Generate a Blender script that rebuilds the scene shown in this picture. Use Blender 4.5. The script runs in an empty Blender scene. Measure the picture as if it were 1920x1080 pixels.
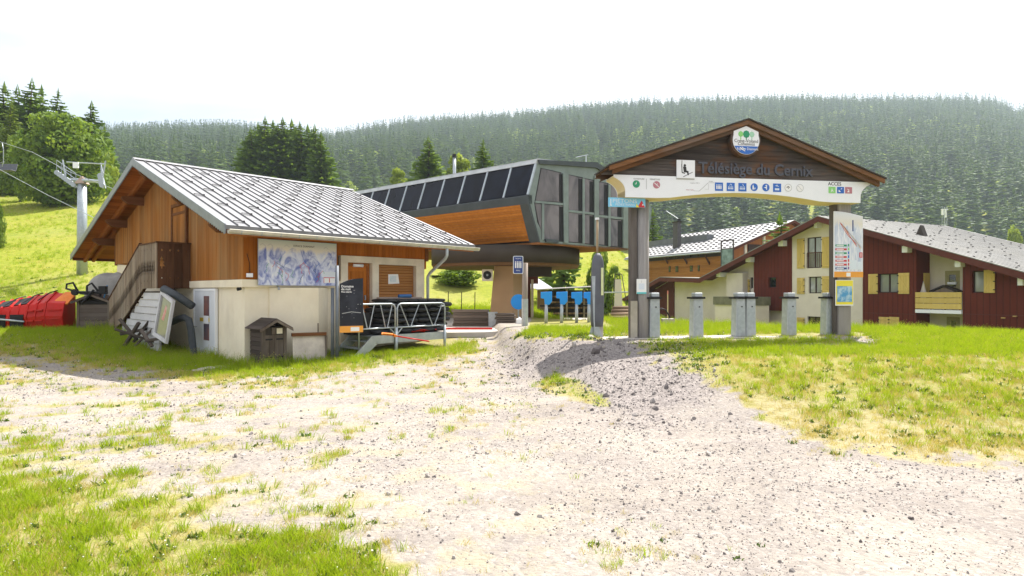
import bpy, bmesh, math, random
import numpy as np
from mathutils import Vector, Matrix
from mathutils.geometry import tessellate_polygon
random.seed(7); RNG = np.random.default_rng(11)
SC = bpy.context.scene; COL = SC.collection
# ---------------- camera, sky, sun, exposure ----------------
EYE, FP, CX, HY = 1.8, 1100.0, 960.0, 548.0          # eye height, focal length in px of a 1920 wide frame, centre, horizon
cam = bpy.data.cameras.new('camera'); camo = bpy.data.objects.new('camera', cam); COL.objects.link(camo)
camo.location = (0, 0, EYE); camo.rotation_euler = (math.radians(90), 0, 0)
cam.sensor_width = 36; cam.lens = FP/1920*36; cam.shift_y = (HY-540)/1920
cam.clip_start = 0.1; cam.clip_end = 9000
SC.camera = camo
SUN_EL, SAX, SAY = math.radians(58), 0.56, 0.83        # elevation, horizontal direction towards the sun
n_ = math.hypot(SAX, SAY); SAX, SAY = SAX/n_, SAY/n_
SKY_STRENGTH, SUN_STRENGTH, EXPOSURE = 0.13, 3.7, 1.68
world = bpy.data.worlds.new('World'); SC.world = world; world.use_nodes = True
wt = world.node_tree; wt.nodes.clear()
wo = wt.nodes.new('ShaderNodeOutputWorld'); wb = wt.nodes.new('ShaderNodeBackground')
sk = wt.nodes.new('ShaderNodeTexSky'); sk.sky_type = 'NISHITA'; sk.sun_disc = False
sk.sun_elevation = SUN_EL; sk.sun_rotation = math.atan2(SAX, SAY); sk.altitude = 1200
sk.air_density = 1.0; sk.dust_density = 1.6; sk.ozone_density = 1.0
tc = wt.nodes.new('ShaderNodeTexCoord'); mp = wt.nodes.new('ShaderNodeMapping'); mp.inputs['Scale'].default_value = (1.2, 1.2, 3.2)
nz = wt.nodes.new('ShaderNodeTexNoise'); nz.inputs['Scale'].default_value = 1.0; nz.inputs['Detail'].default_value = 6; nz.inputs['Roughness'].default_value = .55
nz.inputs['Distortion'].default_value = .6
rp = wt.nodes.new('ShaderNodeValToRGB'); rp.color_ramp.elements[0].position = .38; rp.color_ramp.elements[1].position = .66
mx = wt.nodes.new('ShaderNodeMix'); mx.data_type = 'RGBA'
# thin veil of high cloud with the brightness run of an overcast sky (zenith three times the horizon)
sxyz = wt.nodes.new('ShaderNodeSeparateXYZ'); grd = wt.nodes.new('ShaderNodeMath'); grd.operation = 'MULTIPLY_ADD'; grd.use_clamp = False; grd.inputs[1].default_value = 2/3; grd.inputs[2].default_value = 1/3
veil = wt.nodes.new('ShaderNodeMix'); veil.data_type = 'RGBA'; veil.blend_type = 'MULTIPLY'; veil.inputs[0].default_value = 1; veil.inputs[6].default_value = (6.5, 6.5, 6.6, 1)
thin = wt.nodes.new('ShaderNodeMix'); thin.data_type = 'RGBA'; thin.blend_type = 'MULTIPLY'; thin.inputs[0].default_value = 1; thin.inputs[7].default_value = (.40, .348, .325, 1)
mth = wt.nodes.new('ShaderNodeMath'); mth.operation = 'MULTIPLY_ADD'; mth.inputs[1].default_value = .62; mth.inputs[2].default_value = .30
L = wt.links
L.new(tc.outputs['Generated'], mp.inputs['Vector']); L.new(mp.outputs[0], nz.inputs['Vector']); L.new(nz.outputs[0], rp.inputs[0])
L.new(rp.outputs[0], mth.inputs[0]); L.new(mth.outputs[0], mx.inputs[0]); L.new(sk.outputs[0], thin.inputs[6]); L.new(thin.outputs[2], mx.inputs[6])
L.new(tc.outputs['Generated'], sxyz.inputs[0]); L.new(sxyz.outputs[2], grd.inputs[0]); L.new(grd.outputs[0], veil.inputs[7]); L.new(veil.outputs[2], mx.inputs[7])
L.new(mx.outputs[2], wb.inputs['Color']); wb.inputs['Strength'].default_value = SKY_STRENGTH
L.new(wb.outputs[0], wo.inputs['Surface'])
sun = bpy.data.lights.new('sun', 'SUN'); sun.energy = SUN_STRENGTH; sun.angle = math.radians(.53); sun.color = (1, .95, .87)
suno = bpy.data.objects.new('sun', sun); COL.objects.link(suno)
ce = math.cos(SUN_EL)
suno.rotation_euler = Vector((SAX*ce, SAY*ce, math.sin(SUN_EL))).to_track_quat('Z', 'Y').to_euler()
suno.location = (0, 0, 60)
SC.view_settings.view_transform = 'Standard'; SC.view_settings.look = 'None'
SC.view_settings.exposure = EXPOSURE; SC.view_settings.gamma = 1; SC.view_settings.use_curve_mapping = False
SC.cycles.max_bounces = 8; SC.cycles.diffuse_bounces = 4; SC.cycles.volume_bounces = 1
SC.cycles.use_denoising = True; SC.cycles.denoising_prefilter = 'ACCURATE'; SC.cycles.denoising_input_passes = 'RGB_ALBEDO_NORMAL'

# ---------------- small helpers ----------------
def sstep(a, b, x):
    t = np.clip((np.asarray(x, float)-a)/(b-a), 0, 1); return t*t*(3-2*t)
def _h(ix, iy, s):
    v = np.sin(ix*127.1+iy*311.7+s*74.7)*43758.5453; return v-np.floor(v)
def vnoise(x, y, s=0):
    x = np.asarray(x, float); y = np.asarray(y, float)
    ix, iy = np.floor(x), np.floor(y); fx, fy = x-ix, y-iy
    fx = fx*fx*(3-2*fx); fy = fy*fy*(3-2*fy)
    a, b, c, d = _h(ix, iy, s), _h(ix+1, iy, s), _h(ix, iy+1, s), _h(ix+1, iy+1, s)
    return (a*(1-fx)+b*fx)*(1-fy)+(c*(1-fx)+d*fx)*fy
def fbm(x, y, s=0, o=4):
    r = 0; a = .5
    for k in range(o): r = r+a*vnoise(x*2**k, y*2**k, s+k); a *= .5
    return r
def pt(u, v, Y): return Vector(((u-CX)/FP*Y, Y, EYE-(v-HY)/FP*Y))

class Frame:
    """A thing's own axes: origin, turn about z."""
    def __init__(s, x, y, ang, z=0): s.o = Vector((x, y, z)); s.a = ang; s.c, s.s = math.cos(ang), math.sin(ang)
    def w(s, x, y, z=0): return Vector((s.o.x+x*s.c-y*s.s, s.o.y+x*s.s+y*s.c, s.o.z+z))
    def l(s, p):
        dx, dy = p.x-s.o.x, p.y-s.o.y; return Vector((dx*s.c+dy*s.s, -dx*s.s+dy*s.c, p.z-s.o.z))
    def on(s, ax, off, u, v):
        """point of the plane local[ax]=off that the photo shows at u, v (local coordinates)"""
        d = Vector(((u-CX)/FP, 1, -(v-HY)/FP)); o = Vector((0, 0, EYE))
        n = Vector((s.c, s.s, 0)) if ax == 0 else Vector((-s.s, s.c, 0))
        t = (off-n.dot(o-s.o))/n.dot(d); return s.l(o+d*t)

class MB:
    """collects shapes into one mesh"""
    def __init__(s): s.v = []; s.f = []; s.m = []
    def poly(s, pts, m=0):
        b = len(s.v); s.v += [tuple(p) for p in pts]; s.f.append(tuple(range(b, b+len(pts)))); s.m.append(m); return s
    def box(s, c, d, m=0, rz=0, rx=0, ry=0):
        M_ = Matrix.Translation(c) @ Matrix.Rotation(rz, 4, 'Z') @ Matrix.Rotation(ry, 4, 'Y') @ Matrix.Rotation(rx, 4, 'X')
        b = len(s.v); x, y, z = d[0]/2, d[1]/2, d[2]/2
        for q in ((-x,-y,-z),(x,-y,-z),(x,y,-z),(-x,y,-z),(-x,-y,z),(x,-y,z),(x,y,z),(-x,y,z)): s.v.append(tuple(M_ @ Vector(q)))
        for f in ((0,3,2,1),(4,5,6,7),(0,1,5,4),(1,2,6,5),(2,3,7,6),(3,0,4,7)): s.f.append(tuple(b+i for i in f)); s.m.append(m)
        return s
    def bx(s, x0, x1, y0, y1, z0, z1, m=0): return s.box(((x0+x1)/2, (y0+y1)/2, (z0+z1)/2), (abs(x1-x0), abs(y1-y0), abs(z1-z0)), m)
    def hexa(s, a, b_, m=0):
        """solid between two 4-point loops"""
        b = len(s.v); s.v += [tuple(p) for p in a]+[tuple(p) for p in b_]; n = len(a)
        s.f.append(tuple(reversed(range(b, b+n)))); s.m.append(m); s.f.append(tuple(range(b+n, b+2*n))); s.m.append(m)
        for i in range(n):
            j = (i+1) % n; s.f.append((b+i, b+j, b+n+j, b+n+i)); s.m.append(m)
        return s
    def prism(s, loop, d, m=0):
        d = Vector(d); return s.hexa([Vector(p) for p in loop], [Vector(p)+d for p in loop], m)
    def tube(s, path, r, n=8, m=0, cap=True):
        path = [Vector(p) for p in path]; rr = r if isinstance(r, (list, tuple)) else [r]*len(path); b = len(s.v); up = None
        for i, p in enumerate(path):
            t = (path[min(i+1, len(path)-1)]-path[max(i-1, 0)]).normalized()
            if up is None: up = Vector((0, 0, 1)) if abs(t.z) < .9 else Vector((1, 0, 0))
            a = t.cross(up)
            a = a.normalized() if a.length > 1e-5 else t.orthogonal().normalized()
            c = a.cross(t); up = c
            for k in range(n):
                q = 2*math.pi*k/n; s.v.append(tuple(p+(a*math.cos(q)+c*math.sin(q))*rr[i]))
        for i in range(len(path)-1):
            for k in range(n):
                j = (k+1) % n; s.f.append((b+i*n+k, b+i*n+j, b+(i+1)*n+j, b+(i+1)*n+k)); s.m.append(m)
        if cap:
            s.f.append(tuple(reversed(range(b, b+n)))); s.m.append(m); e = b+(len(path)-1)*n; s.f.append(tuple(range(e, e+n))); s.m.append(m)
        return s
    def holed(s, outer, holes, o, ax, ay, th, m=0):
        """flat plate with holes: 2D loops in the plane o + x*ax + y*ay, thickness vector th"""
        o, ax, ay, th = Vector(o), Vector(ax), Vector(ay), Vector(th)
        loops = [outer]+list(holes); flat = [p for l in loops for p in l]
        tri = tessellate_polygon([[Vector((p[0], p[1], 0)) for p in l] for l in loops])
        b = len(s.v); n = len(flat)
        for k in (0, 1):
            for p in flat: s.v.append(tuple(o+ax*p[0]+ay*p[1]+th*k))
        for t in tri: s.f.append(tuple(b+i for i in t)); s.m.append(m); s.f.append(tuple(b+n+i for i in reversed(t))); s.m.append(m)
        k0 = 0
        for l in loops:
            for i in range(len(l)):
                j = (i+1) % len(l); s.f.append((b+k0+i, b+k0+j, b+n+k0+j, b+n+k0+i)); s.m.append(m)
            k0 += len(l)
        return s
    def mesh(s, name, mats, smooth=False, fix=True):
        me = bpy.data.meshes.new(name); me.from_pydata(s.v, [], s.f)
        for mt in (mats if isinstance(mats, (list, tuple)) else [mats]): me.materials.append(mt)
        if len(set(s.m)) > 1: me.polygons.foreach_set('material_index', s.m)
        if fix:
            bm = bmesh.new(); bm.from_mesh(me); bmesh.ops.recalc_face_normals(bm, faces=bm.faces); bm.to_mesh(me); bm.free()
        if smooth: me.polygons.foreach_set('use_smooth', [True]*len(me.polygons))
        me.update(); return me
    def build(s, name, mats, parent=None, smooth=False, kind=None, fix=True):
        return link(name, s.mesh(name, mats, smooth, fix), parent, kind)
def link(name, me, parent=None, kind=None):
    o = bpy.data.objects.new(name, me); COL.objects.link(o)
    if parent is not None: o.parent = parent
    if kind: o['kind'] = kind
    return o
def tag(o, label, cat, group=None):
    o['label'] = label; o['category'] = cat
    if group: o['group'] = group
    return o
def thing(name, label, cat, loc=(0, 0, 0), rz=0, group=None):
    o = bpy.data.objects.new(name, None); COL.objects.link(o); o.location = loc; o.rotation_euler = (0, 0, rz); o.empty_display_size = .2
    return tag(o, label, cat, group)
def solo(name, mb, mats, label, cat, loc=(0, 0, 0), rz=0, group=None, smooth=False):
    o = mb.build(name, mats, None, smooth); o.location = loc; o.rotation_euler = (0, 0, rz); return tag(o, label, cat, group)
def copy_tree(o, parent=None):
    c = o.copy(); COL.objects.link(c)
    if parent is not None: c.parent = parent
    for ch in list(o.children): copy_tree(ch, c)
    return c
def bevel(o, w=.01, seg=2):
    m = o.modifiers.new('bevel', 'BEVEL'); m.width = w; m.segments = seg; m.limit_method = 'ANGLE'; return o
def text_mesh(name, s, size, mat, ext=.004, bold=0.0, align='CENTER'):
    c = bpy.data.curves.new(name, 'FONT'); c.body = s; c.size = size; c.extrude = ext; c.offset = bold; c.align_x = align; c.align_y = 'CENTER'; c.resolution_u = 3
    o = bpy.data.objects.new(name, c); COL.objects.link(o); dg = bpy.context.evaluated_depsgraph_get()
    me = bpy.data.meshes.new_from_object(o.evaluated_get(dg)); bpy.data.objects.remove(o); bpy.data.curves.remove(c)
    me.materials.clear(); me.materials.append(mat); return me
def text(name, s, size, mat, parent, loc, ext=.004, bold=0., align='CENTER', rot=(math.pi/2, 0, 0), sx=1):
    o = link(name, text_mesh(name, s, size, mat, ext, bold, align), parent); o.location = loc; o.rotation_euler = rot; o.scale = (sx, 1, 1); return o

# ---------------- materials ----------------
def newmat(name):
    m = bpy.data.materials.new(name); m.use_nodes = True; t = m.node_tree
    return m, t, t.nodes['Principled BSDF']
def nd(t, typ, **kw):
    n = t.nodes.new(typ)
    for k, v in kw.items():
        if k in n.inputs: n.inputs[k].default_value = v
        else: setattr(n, k, v)
    return n
def mixc(t, fac, a, b, mode='MIX'):
    n = t.nodes.new('ShaderNodeMix'); n.data_type = 'RGBA'; n.blend_type = mode
    for i, x in ((0, fac), (6, a), (7, b)):
        if isinstance(x, (int, float)): n.inputs[i].default_value = x
        elif isinstance(x, tuple): n.inputs[i].default_value = (*x, 1) if len(x) == 3 else x
        else: t.links.new(x, n.inputs[i])
    return n.outputs[2]
def ramp(t, src, *stops):
    n = t.nodes.new('ShaderNodeValToRGB'); cr = n.color_ramp
    while len(cr.elements) < len(stops): cr.elements.new(.5)
    for e, (p, c) in zip(cr.elements, stops): e.position = p; e.color = (*c, 1) if isinstance(c, tuple) else (c, c, c, 1)
    t.links.new(src, n.inputs[0]); return n.outputs[0]
def tex(t, scale=5, stretch=(1, 1, 1), detail=4, rough=.6, coord='Object', dist=0):
    c = nd(t, 'ShaderNodeTexCoord'); m = nd(t, 'ShaderNodeMapping'); m.inputs['Scale'].default_value = stretch
    n = nd(t, 'ShaderNodeTexNoise'); n.inputs['Scale'].default_value = scale; n.inputs['Detail'].default_value = detail; n.inputs['Roughness'].default_value = rough; n.inputs['Distortion'].default_value = dist
    t.links.new(c.outputs[coord], m.inputs[0]); t.links.new(m.outputs[0], n.inputs['Vector']); return n.outputs[0]
def mat(name, col, rough=.7, metal=0, col2=None, scale=4, stretch=(1, 1, 1), bump=0., bscale=30, spec=.2, dirt=None, contrast=(.35, .68)):
    """surface colour varied by noise between col and col2; optional fine relief; dirt = (colour, amount)"""
    m, t, b = newmat(name); c2 = col2 or tuple(x*.78 for x in col)
    f = ramp(t, tex(t, scale, stretch), (contrast[0], 0.), (contrast[1], 1.)); c = mixc(t, f, col, c2)
    if dirt:
        d = ramp(t, tex(t, scale*.37, (1, 1, .5), 6, .7), (.5, 0.), (.72, dirt[1])); c = mixc(t, d, c, dirt[0])
    t.links.new(c, b.inputs['Base Color']); b.inputs['Roughness'].default_value = rough; b.inputs['Metallic'].default_value = metal
    b.inputs['Specular IOR Level'].default_value = spec
    if bump:
        bn = nd(t, 'ShaderNodeBump'); bn.inputs['Strength'].default_value = bump; bn.inputs['Distance'].default_value = .02
        t.links.new(tex(t, bscale, (1, 1, 1), 3), bn.inputs['Height']); t.links.new(bn.outputs[0], b.inputs['Normal'])
    return m
def wood(name, c1, c2, axis='z', rough=.75, isl=.35, scale=9, weather=None, bump=.25, wpos=(.42, .66)):
    """boards: grain along axis, each board its own tone"""
    m, t, b = newmat(name); st = {'x': (.07, 1, 1), 'y': (1, .07, 1), 'z': (1, 1, .07)}[axis]
    g = ramp(t, tex(t, scale, st, 6, .65, dist=.3), (.3, 0.), (.7, 1.)); c = mixc(t, g, c1, c2)
    if weather:
        w = ramp(t, tex(t, 1.1, tuple(.3 if k == .07 else 1 for k in st), 5, .65), (wpos[0], 0.), (wpos[1], 1.)); c = mixc(t, w, c, weather)
    gm = nd(t, 'ShaderNodeNewGeometry'); oi = nd(t, 'ShaderNodeObjectInfo')
    ad = nd(t, 'ShaderNodeMath', operation='ADD'); t.links.new(gm.outputs['Random Per Island'], ad.inputs[0]); t.links.new(oi.outputs['Random'], ad.inputs[1])
    fr = nd(t, 'ShaderNodeMath', operation='FRACT'); t.links.new(ad.outputs[0], fr.inputs[0])
    k = ramp(t, fr.outputs[0], (0., 1-isl), (1., 1+isl*.35)); c = mixc(t, 1., c, k, 'MULTIPLY')
    t.links.new(c, b.inputs['Base Color']); b.inputs['Roughness'].default_value = rough; b.inputs['Specular IOR Level'].default_value = .08
    bn = nd(t, 'ShaderNodeBump'); bn.inputs['Strength'].default_value = bump; bn.inputs['Distance'].default_value = .01
    t.links.new(g, bn.inputs['Height']); t.links.new(bn.outputs[0], b.inputs['Normal']); return m
def leafmat(name, dark, light, trans=.35, scale=.6, objvar=.5):
    m, t, b = newmat(name)
    f = ramp(t, tex(t, scale, (1, 1, 1), 3), (.3, 0.), (.7, 1.))
    oi = nd(t, 'ShaderNodeObjectInfo'); gm = nd(t, 'ShaderNodeNewGeometry')
    mm = nd(t, 'ShaderNodeMath', operation='MULTIPLY_ADD'); mm.inputs[1].default_value = objvar; t.links.new(oi.outputs['Random'], mm.inputs[0]); t.links.new(f, mm.inputs[2])
    m2 = nd(t, 'ShaderNodeMath', operation='MULTIPLY_ADD'); m2.inputs[1].default_value = .35; t.links.new(gm.outputs['Random Per Island'], m2.inputs[0]); t.links.new(mm.outputs[0], m2.inputs[2])
    m3 = nd(t, 'ShaderNodeMath', operation='MULTIPLY'); m3.inputs[1].default_value = 1/(1.35+objvar); t.links.new(m2.outputs[0], m3.inputs[0])
    c = mixc(t, m3.outputs[0], dark, light)
    t.links.new(c, b.inputs['Base Color']); b.inputs['Roughness'].default_value = .6; b.inputs['Specular IOR Level'].default_value = .12
    tr = nd(t, 'ShaderNodeBsdfTranslucent'); t.links.new(mixc(t, 1., c, (1.25, 1.2, .5), 'MULTIPLY'), tr.inputs[0])
    ms = nd(t, 'ShaderNodeMixShader'); ms.inputs[0].default_value = trans
    t.links.new(b.outputs[0], ms.inputs[1]); t.links.new(tr.outputs[0], ms.inputs[2]); t.links.new(ms.outputs[0], t.nodes['Material Output'].inputs[0]); return m

MT = {}
MT['clad'] = wood('warm_cladding', (.40, .165, .040), (.28, .105, .022), 'z', weather=(.34, .18, .07), isl=.28)
MT['clad_bright'] = wood('orange_cladding', (.48, .165, .028), (.34, .105, .015), 'z', isl=.25)
MT['soffit'] = wood('soffit_boards', (.44, .15, .036), (.30, .095, .02), 'x', isl=.3)
MT['beam'] = wood('dark_beam', (.20, .085, .035), (.12, .05, .022), 'x', isl=.1)
MT['rafter'] = wood('rafter_wood', (.40, .16, .05), (.28, .10, .03), 'y', isl=.1)
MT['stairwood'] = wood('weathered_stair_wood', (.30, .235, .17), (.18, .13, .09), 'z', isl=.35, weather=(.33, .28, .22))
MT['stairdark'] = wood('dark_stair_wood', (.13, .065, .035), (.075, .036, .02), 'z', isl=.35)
MT['plaster'] = mat('cream_plaster', (.84, .77, .61), .85, col2=(.78, .70, .54), scale=2, bump=.15, bscale=60, dirt=((.48, .43, .35), .35))
MT['plaster_white'] = mat('white_plaster', (.68, .62, .54), .85, col2=(.62, .56, .48), scale=1.2, bump=.1, bscale=50, dirt=((.5, .45, .4), .35))
MT['roofmetal'] = mat('grey_roof_metal', (.30, .30, .31), .5, .3, col2=(.24, .24, .255), scale=2.5, stretch=(1, .3, .3))
MT['roofedge'] = mat('edge_flashing', (.25, .27, .29), .45, .5, scale=3)
MT['snowguard'] = mat('snow_guard_metal', (.09, .085, .085), .6, .2); MT['smallstop'] = mat('small_snow_stop', (.22, .215, .205), .7)
MT['zinc'] = mat('zinc_gutter', (.55, .53, .46), .4, .5, scale=5)
MT['galv'] = mat('galvanised_steel', (.42, .46, .49), .42, .6, col2=(.33, .37, .40), scale=9)
MT['galvlight'] = mat('light_galvanised_steel', (.46, .49, .51), .45, .4, col2=(.36, .395, .42), scale=7, dirt=((.26, .27, .28), .6))
MT['postgrey'] = mat('slate_post_paint', (.17, .19, .22), .5, .2)
MT['whitepaint'] = mat('white_paint', (.82, .84, .88), .5, col2=(.79, .81, .85), scale=3)
MT['whitedoor'] = mat('pale_door_paint', (.72, .75, .80), .5, col2=(.66, .70, .76), scale=2, dirt=((.45, .46, .46), .35))
MT['black'] = mat('black_plastic', (.02, .02, .022), .5)
MT['dkgrey'] = mat('dark_grey_foam', (.06, .07, .08), .75, col2=(.085, .095, .105), scale=6, bump=.1)
MT['pad'] = mat('grey_pad_cover', (.10, .105, .125), .6, col2=(.13, .135, .155), scale=3, bump=.2, bscale=8)
MT['red'] = mat('red_paint', (.55, .02, .015), .35, col2=(.48, .02, .015), scale=4, dirt=((.25, .05, .03), .4))
MT['orange'] = mat('orange_paint', (.80, .22, .03), .4, scale=4)
MT['glass'] = None
def glass(name, col, rough=.03, spec=.6, var=.4):
    m, t, b = newmat(name); f = tex(t, .9, (1, 1, .6), 3, .5, dist=1.2)
    t.links.new(mixc(t, ramp(t, f, (.35, 0.), (.65, 1.)), col, tuple(x*var for x in col)), b.inputs['Base Color'])
    b.inputs['Roughness'].default_value = rough; b.inputs['Specular IOR Level'].default_value = spec; b.inputs['Coat Weight'].default_value = .5; b.inputs['Coat Roughness'].default_value = .02
    return m
MT['glass'] = glass('dark_glass', (.02, .022, .026))
MT['glass_reflection'] = glass('painted_reflection_glass', (.16, .138, .142), .05, .45, .30)  # mottled pale colour stands for sky reflections in the front panes
MT['glass_roof'] = glass('navy_glazing', (.010, .013, .024), .12, .12, .5); MT['glass_roof'].node_tree.nodes['Principled BSDF'].inputs['Coat Weight'].default_value = 0
MT['glass_pale'] = glass('curtained_glass', (.35, .37, .36), .05, .5, .6)
# ---------------- terrain ----------------
TOEX = [-1.3, -.8, -.3, .6, 1.6, 4, 7, 30]; TOEY = [26, 19, 14.4, 10.8, 8.4, 6.0, 5.2, 4.6]
FALX = [1, 3, 6, 9, 12, 14, 20, 60]; FALY = [26, 25, 23, 19, 17.5, 16, 13, 10]
Y0X = [-60, -30, -10, 0, 15, 22, 30, 60]; Y0Y = [33, 34, 42, 46, 53, 80, 220, 400]
SKU = [-700, 0, 210, 330, 440, 530, 620, 700, 760, 860, 960, 1080, 1180, 1300, 1500, 1650, 1850, 1920, 2200, 2900]
SKV = [200, 225, 258, 252, 254, 264, 270, 256, 246, 238, 231, 217, 209, 204, 200, 200, 204, 224, 300, 360]
def terrain(x, y):
    x = np.asarray(x, float); y = np.asarray(y, float)
    z = .5*sstep(-9, -13.5, x)*sstep(14, 20, y)
    z = np.maximum(z, .12*sstep(-6.3, -3.8, x)*sstep(13.5, 16, y)+.2*sstep(-8, -3, x)*sstep(16.5, 20.5, y))
    md = .62*sstep(0, 6, y-np.interp(x, TOEX, TOEY))
    pile = np.exp(-(((x-.9)/1.5)**2+((y-14)/1.8)**2))
    md = md+pile*(.10+.25*(fbm(x*1.7, y*1.7, 5)-.5))
    z = np.maximum(z, md)
    z = z+.08*np.exp(-(((x-11.5)/4.5)**2+((y-16.6)/3)**2))
    z = z-2.1*sstep(1, 5, x)*sstep(0, 9, y-np.interp(x, FALX, FALY))
    z = z+.05*(fbm(x*.55, y*.55, 3)-.5)+.014*(fbm(x*3.1, y*3.1, 4, 3)-.5)*sstep(60, 20, y)
    y0 = np.interp(x, Y0X, Y0Y); d = y-y0
    mead = .3*(np.sqrt(d*d+9)+d)/2; cap = np.interp(x, [-110, -80, -45, 10], [31, 25, 21.5, 19]); mead = np.where(y > 60, cap-3*np.log1p(np.exp(np.clip((cap-mead)/3, -30, 30))), mead)
    mead = np.where(y > 128, mead-.42*np.maximum(y-128, 0), mead)
    mead = np.where(y > 30, mead, 0)+.5*(fbm(x*.12, y*.12, 8)-.5)*sstep(36, 60, y)
    yy = np.maximum(y, 1); u = CX+FP*np.clip(x/yy, -1.5, 1.7)
    vs = np.interp(u, SKU, SKV); vb = np.interp(u, [500, 1200], [395, 480])
    zb = (HY-vb)/FP*300+EYE; zr = (HY-vs)/FP*1150
    t = (y-300)/850
    mt = np.where(t < 0, zb*sstep(150, 300, y), zb+(zr-zb)*np.minimum(t, 1)-np.maximum(t-1, 0)*120)
    mt = mt+14*(fbm(x*.006, y*.006, 21)-.5)*sstep(280, 420, y)*sstep(1250, 900, y)
    return np.maximum(z+np.maximum(mead, 0), np.where(y > 150, mt, -99))
def tz(x, y): return float(terrain(x, y))
def ground_hit(u, v, y0=2.):
    """ground point the photo shows at u, v"""
    ys = np.linspace(y0, 140, 3000); xs = (u-CX)/FP*ys; zs = EYE-(v-HY)/FP*ys
    i = int(np.argmax(zs <= terrain(xs, ys))); return Vector((xs[i], ys[i], float(terrain(xs[i], ys[i]))))
def sdf(u, v, P):
    P = np.array(P, float); best = np.full(u.shape, 1e9); ins = np.zeros(u.shape, bool)
    for i in range(len(P)):
        a, b = P[i], P[(i+1) % len(P)]; e = b-a
        t = np.clip(((u-a[0])*e[0]+(v-a[1])*e[1])/(e@e), 0, 1)
        best = np.minimum(best, np.hypot(u-a[0]-t*e[0], v-a[1]-t*e[1]))
        c = ((a[1] > v) != (b[1] > v)); xx = a[0]+(v-a[1])/((b[1]-a[1]) or 1e-9)*e[0]; ins ^= c & (u < xx)
    return np.where(ins, best, -best)
LAWNS = [  # outlines of the grown patches, traced on the ground plane seen from the camera's stand; (outline, edge softness)
 ([(-900, 820), (0, 835), (110, 865), (210, 885), (270, 930), (400, 965), (520, 990), (640, 1035), (780, 1090), (900, 1400), (900, 4000), (-3000, 4000)], 100),
 ([(-900, 570), (200, 590), (360, 640), (630, 640), (700, 625), (840, 618), (905, 652), (880, 668), (800, 678), (690, 692), (560, 712), (420, 716), (300, 706), (150, 682), (0, 668), (-900, 690)], 16),
 ([(1190, 652), (1290, 690), (1385, 728), (1400, 765), (1460, 800), (1560, 835), (1700, 848), (1840, 862), (1960, 880), (2900, 960), (2900, 560), (1640, 575), (1630, 640), (1450, 640), (1200, 641)], 26),
 ([(1040, 690), (1085, 715), (1140, 762), (1060, 742), (1000, 722)], 10),
 ([(960, 632), (1110, 636), (1200, 632), (1700, 630), (1700, 560), (1000, 570), (990, 618)], 5)]
DRYP = [([(-900, 660), (0, 650), (200, 672), (420, 706), (640, 690), (900, 655), (1020, 715), (1150, 790), (900, 740), (500, 745), (0, 720), (-900, 760)], 40),
 ([(1400, 740), (1600, 780), (1900, 800), (2300, 830), (2300, 930), (1800, 900), (1500, 860)], 50)]
DARKP = [(925, 690), (965, 655), (1060, 634), (1200, 636), (1330, 668), (1345, 700), (1320, 745), (1230, 800), (1150, 775), (1060, 705), (985, 716)]
def masks(x, y, z=None):
    x = np.asarray(x, float); y = np.asarray(y, float)
    if z is None: z = terrain(x, y)
    yy = np.maximum(y, .8); u = CX+FP*x/yy; v = HY+FP*(EYE-z)/yy
    n1 = fbm(x*1.3, y*1.3, 31)-.48; n2 = fbm(x*5, y*5, 37, 3)-.45
    g = np.zeros(x.shape)
    for P, s in LAWNS: g = np.maximum(g, sstep(-s, s, sdf(u, v, P)+s*(2.2*n1+2.6*n2)+.9*s*(fbm(x*14, y*14, 39, 2)-.4)))
    g = np.where((y > 21) & ((x < -8.5) | (x > 1.5)), 1, g); g = np.where(y > 31, 1, g)
    sp = .62*sstep(-.06, .22, .7*n1+n2)*sstep(1300, 500, u+(v-800)*.6)          # tufts scattered through the stony ground on the left
    sp = np.maximum(sp, .5*sstep(.02, .25, n1+.5*n2)*np.exp(-((u-950)/330)**2-((v-1050)/110)**2))
    g = np.maximum(g, sp*(y < 25))
    dry = np.zeros(x.shape)
    for P, s in DRYP: dry = np.maximum(dry, sstep(-s, s, sdf(u, v, P)+s*2*n1))
    dry = np.maximum(dry, .75*sstep(.8, .25, g)); dry = np.where(y > 31, .25*sstep(-.1, .2, fbm(x*.16, y*.16, 41)-.5), dry)
    dark = sstep(-40, 34, sdf(u, v, DARKP)+90*n2+50*n1)*(y < 24)
    return g, dry, dark
# one sheet, fine near the camera and coarse far off
def warp(n, a, b, s):
    t = np.linspace(-1, 1, n) if a < 0 else np.linspace(0, 1, n)
    w = np.sinh(t*s)/math.sinh(s); return (w*b if a < 0 else a+(b-a)*w)
gx = warp(421, -1, 2600, 7.3); gy = np.concatenate([np.linspace(-30, 1.6, 12), 1.6+warp(430, 0, 1, 6.3)[1:]*2300])
X, Y = np.meshgrid(gx, gy); Z = terrain(X, Y); g, dry, dark = masks(X, Y, Z)
nx, ny = len(gx), len(gy); idx = np.arange(nx*ny).reshape(ny, nx)
q = np.stack([idx[:-1, :-1], idx[:-1, 1:], idx[1:, 1:], idx[1:, :-1]], -1).reshape(-1, 4)
me = bpy.data.meshes.new('ground'); me.vertices.add(nx*ny); me.vertices.foreach_set('co', np.stack([X, Y, Z], -1).ravel())
me.loops.add(q.size); me.loops.foreach_set('vertex_index', q.ravel()); me.polygons.add(len(q))
me.polygons.foreach_set('loop_start', np.arange(0, q.size, 4)); me.polygons.foreach_set('use_smooth', [True]*len(q))
me.update(calc_edges=True)
far_ = sstep(22, 38, Y)
for nme, arr in (('lawn', g), ('dry', dry), ('pile', dark), ('meadow', far_)):
    at = me.attributes.new(nme, 'FLOAT', 'POINT'); at.data.foreach_set('value', arr.ravel().astype(np.float32))
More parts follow.
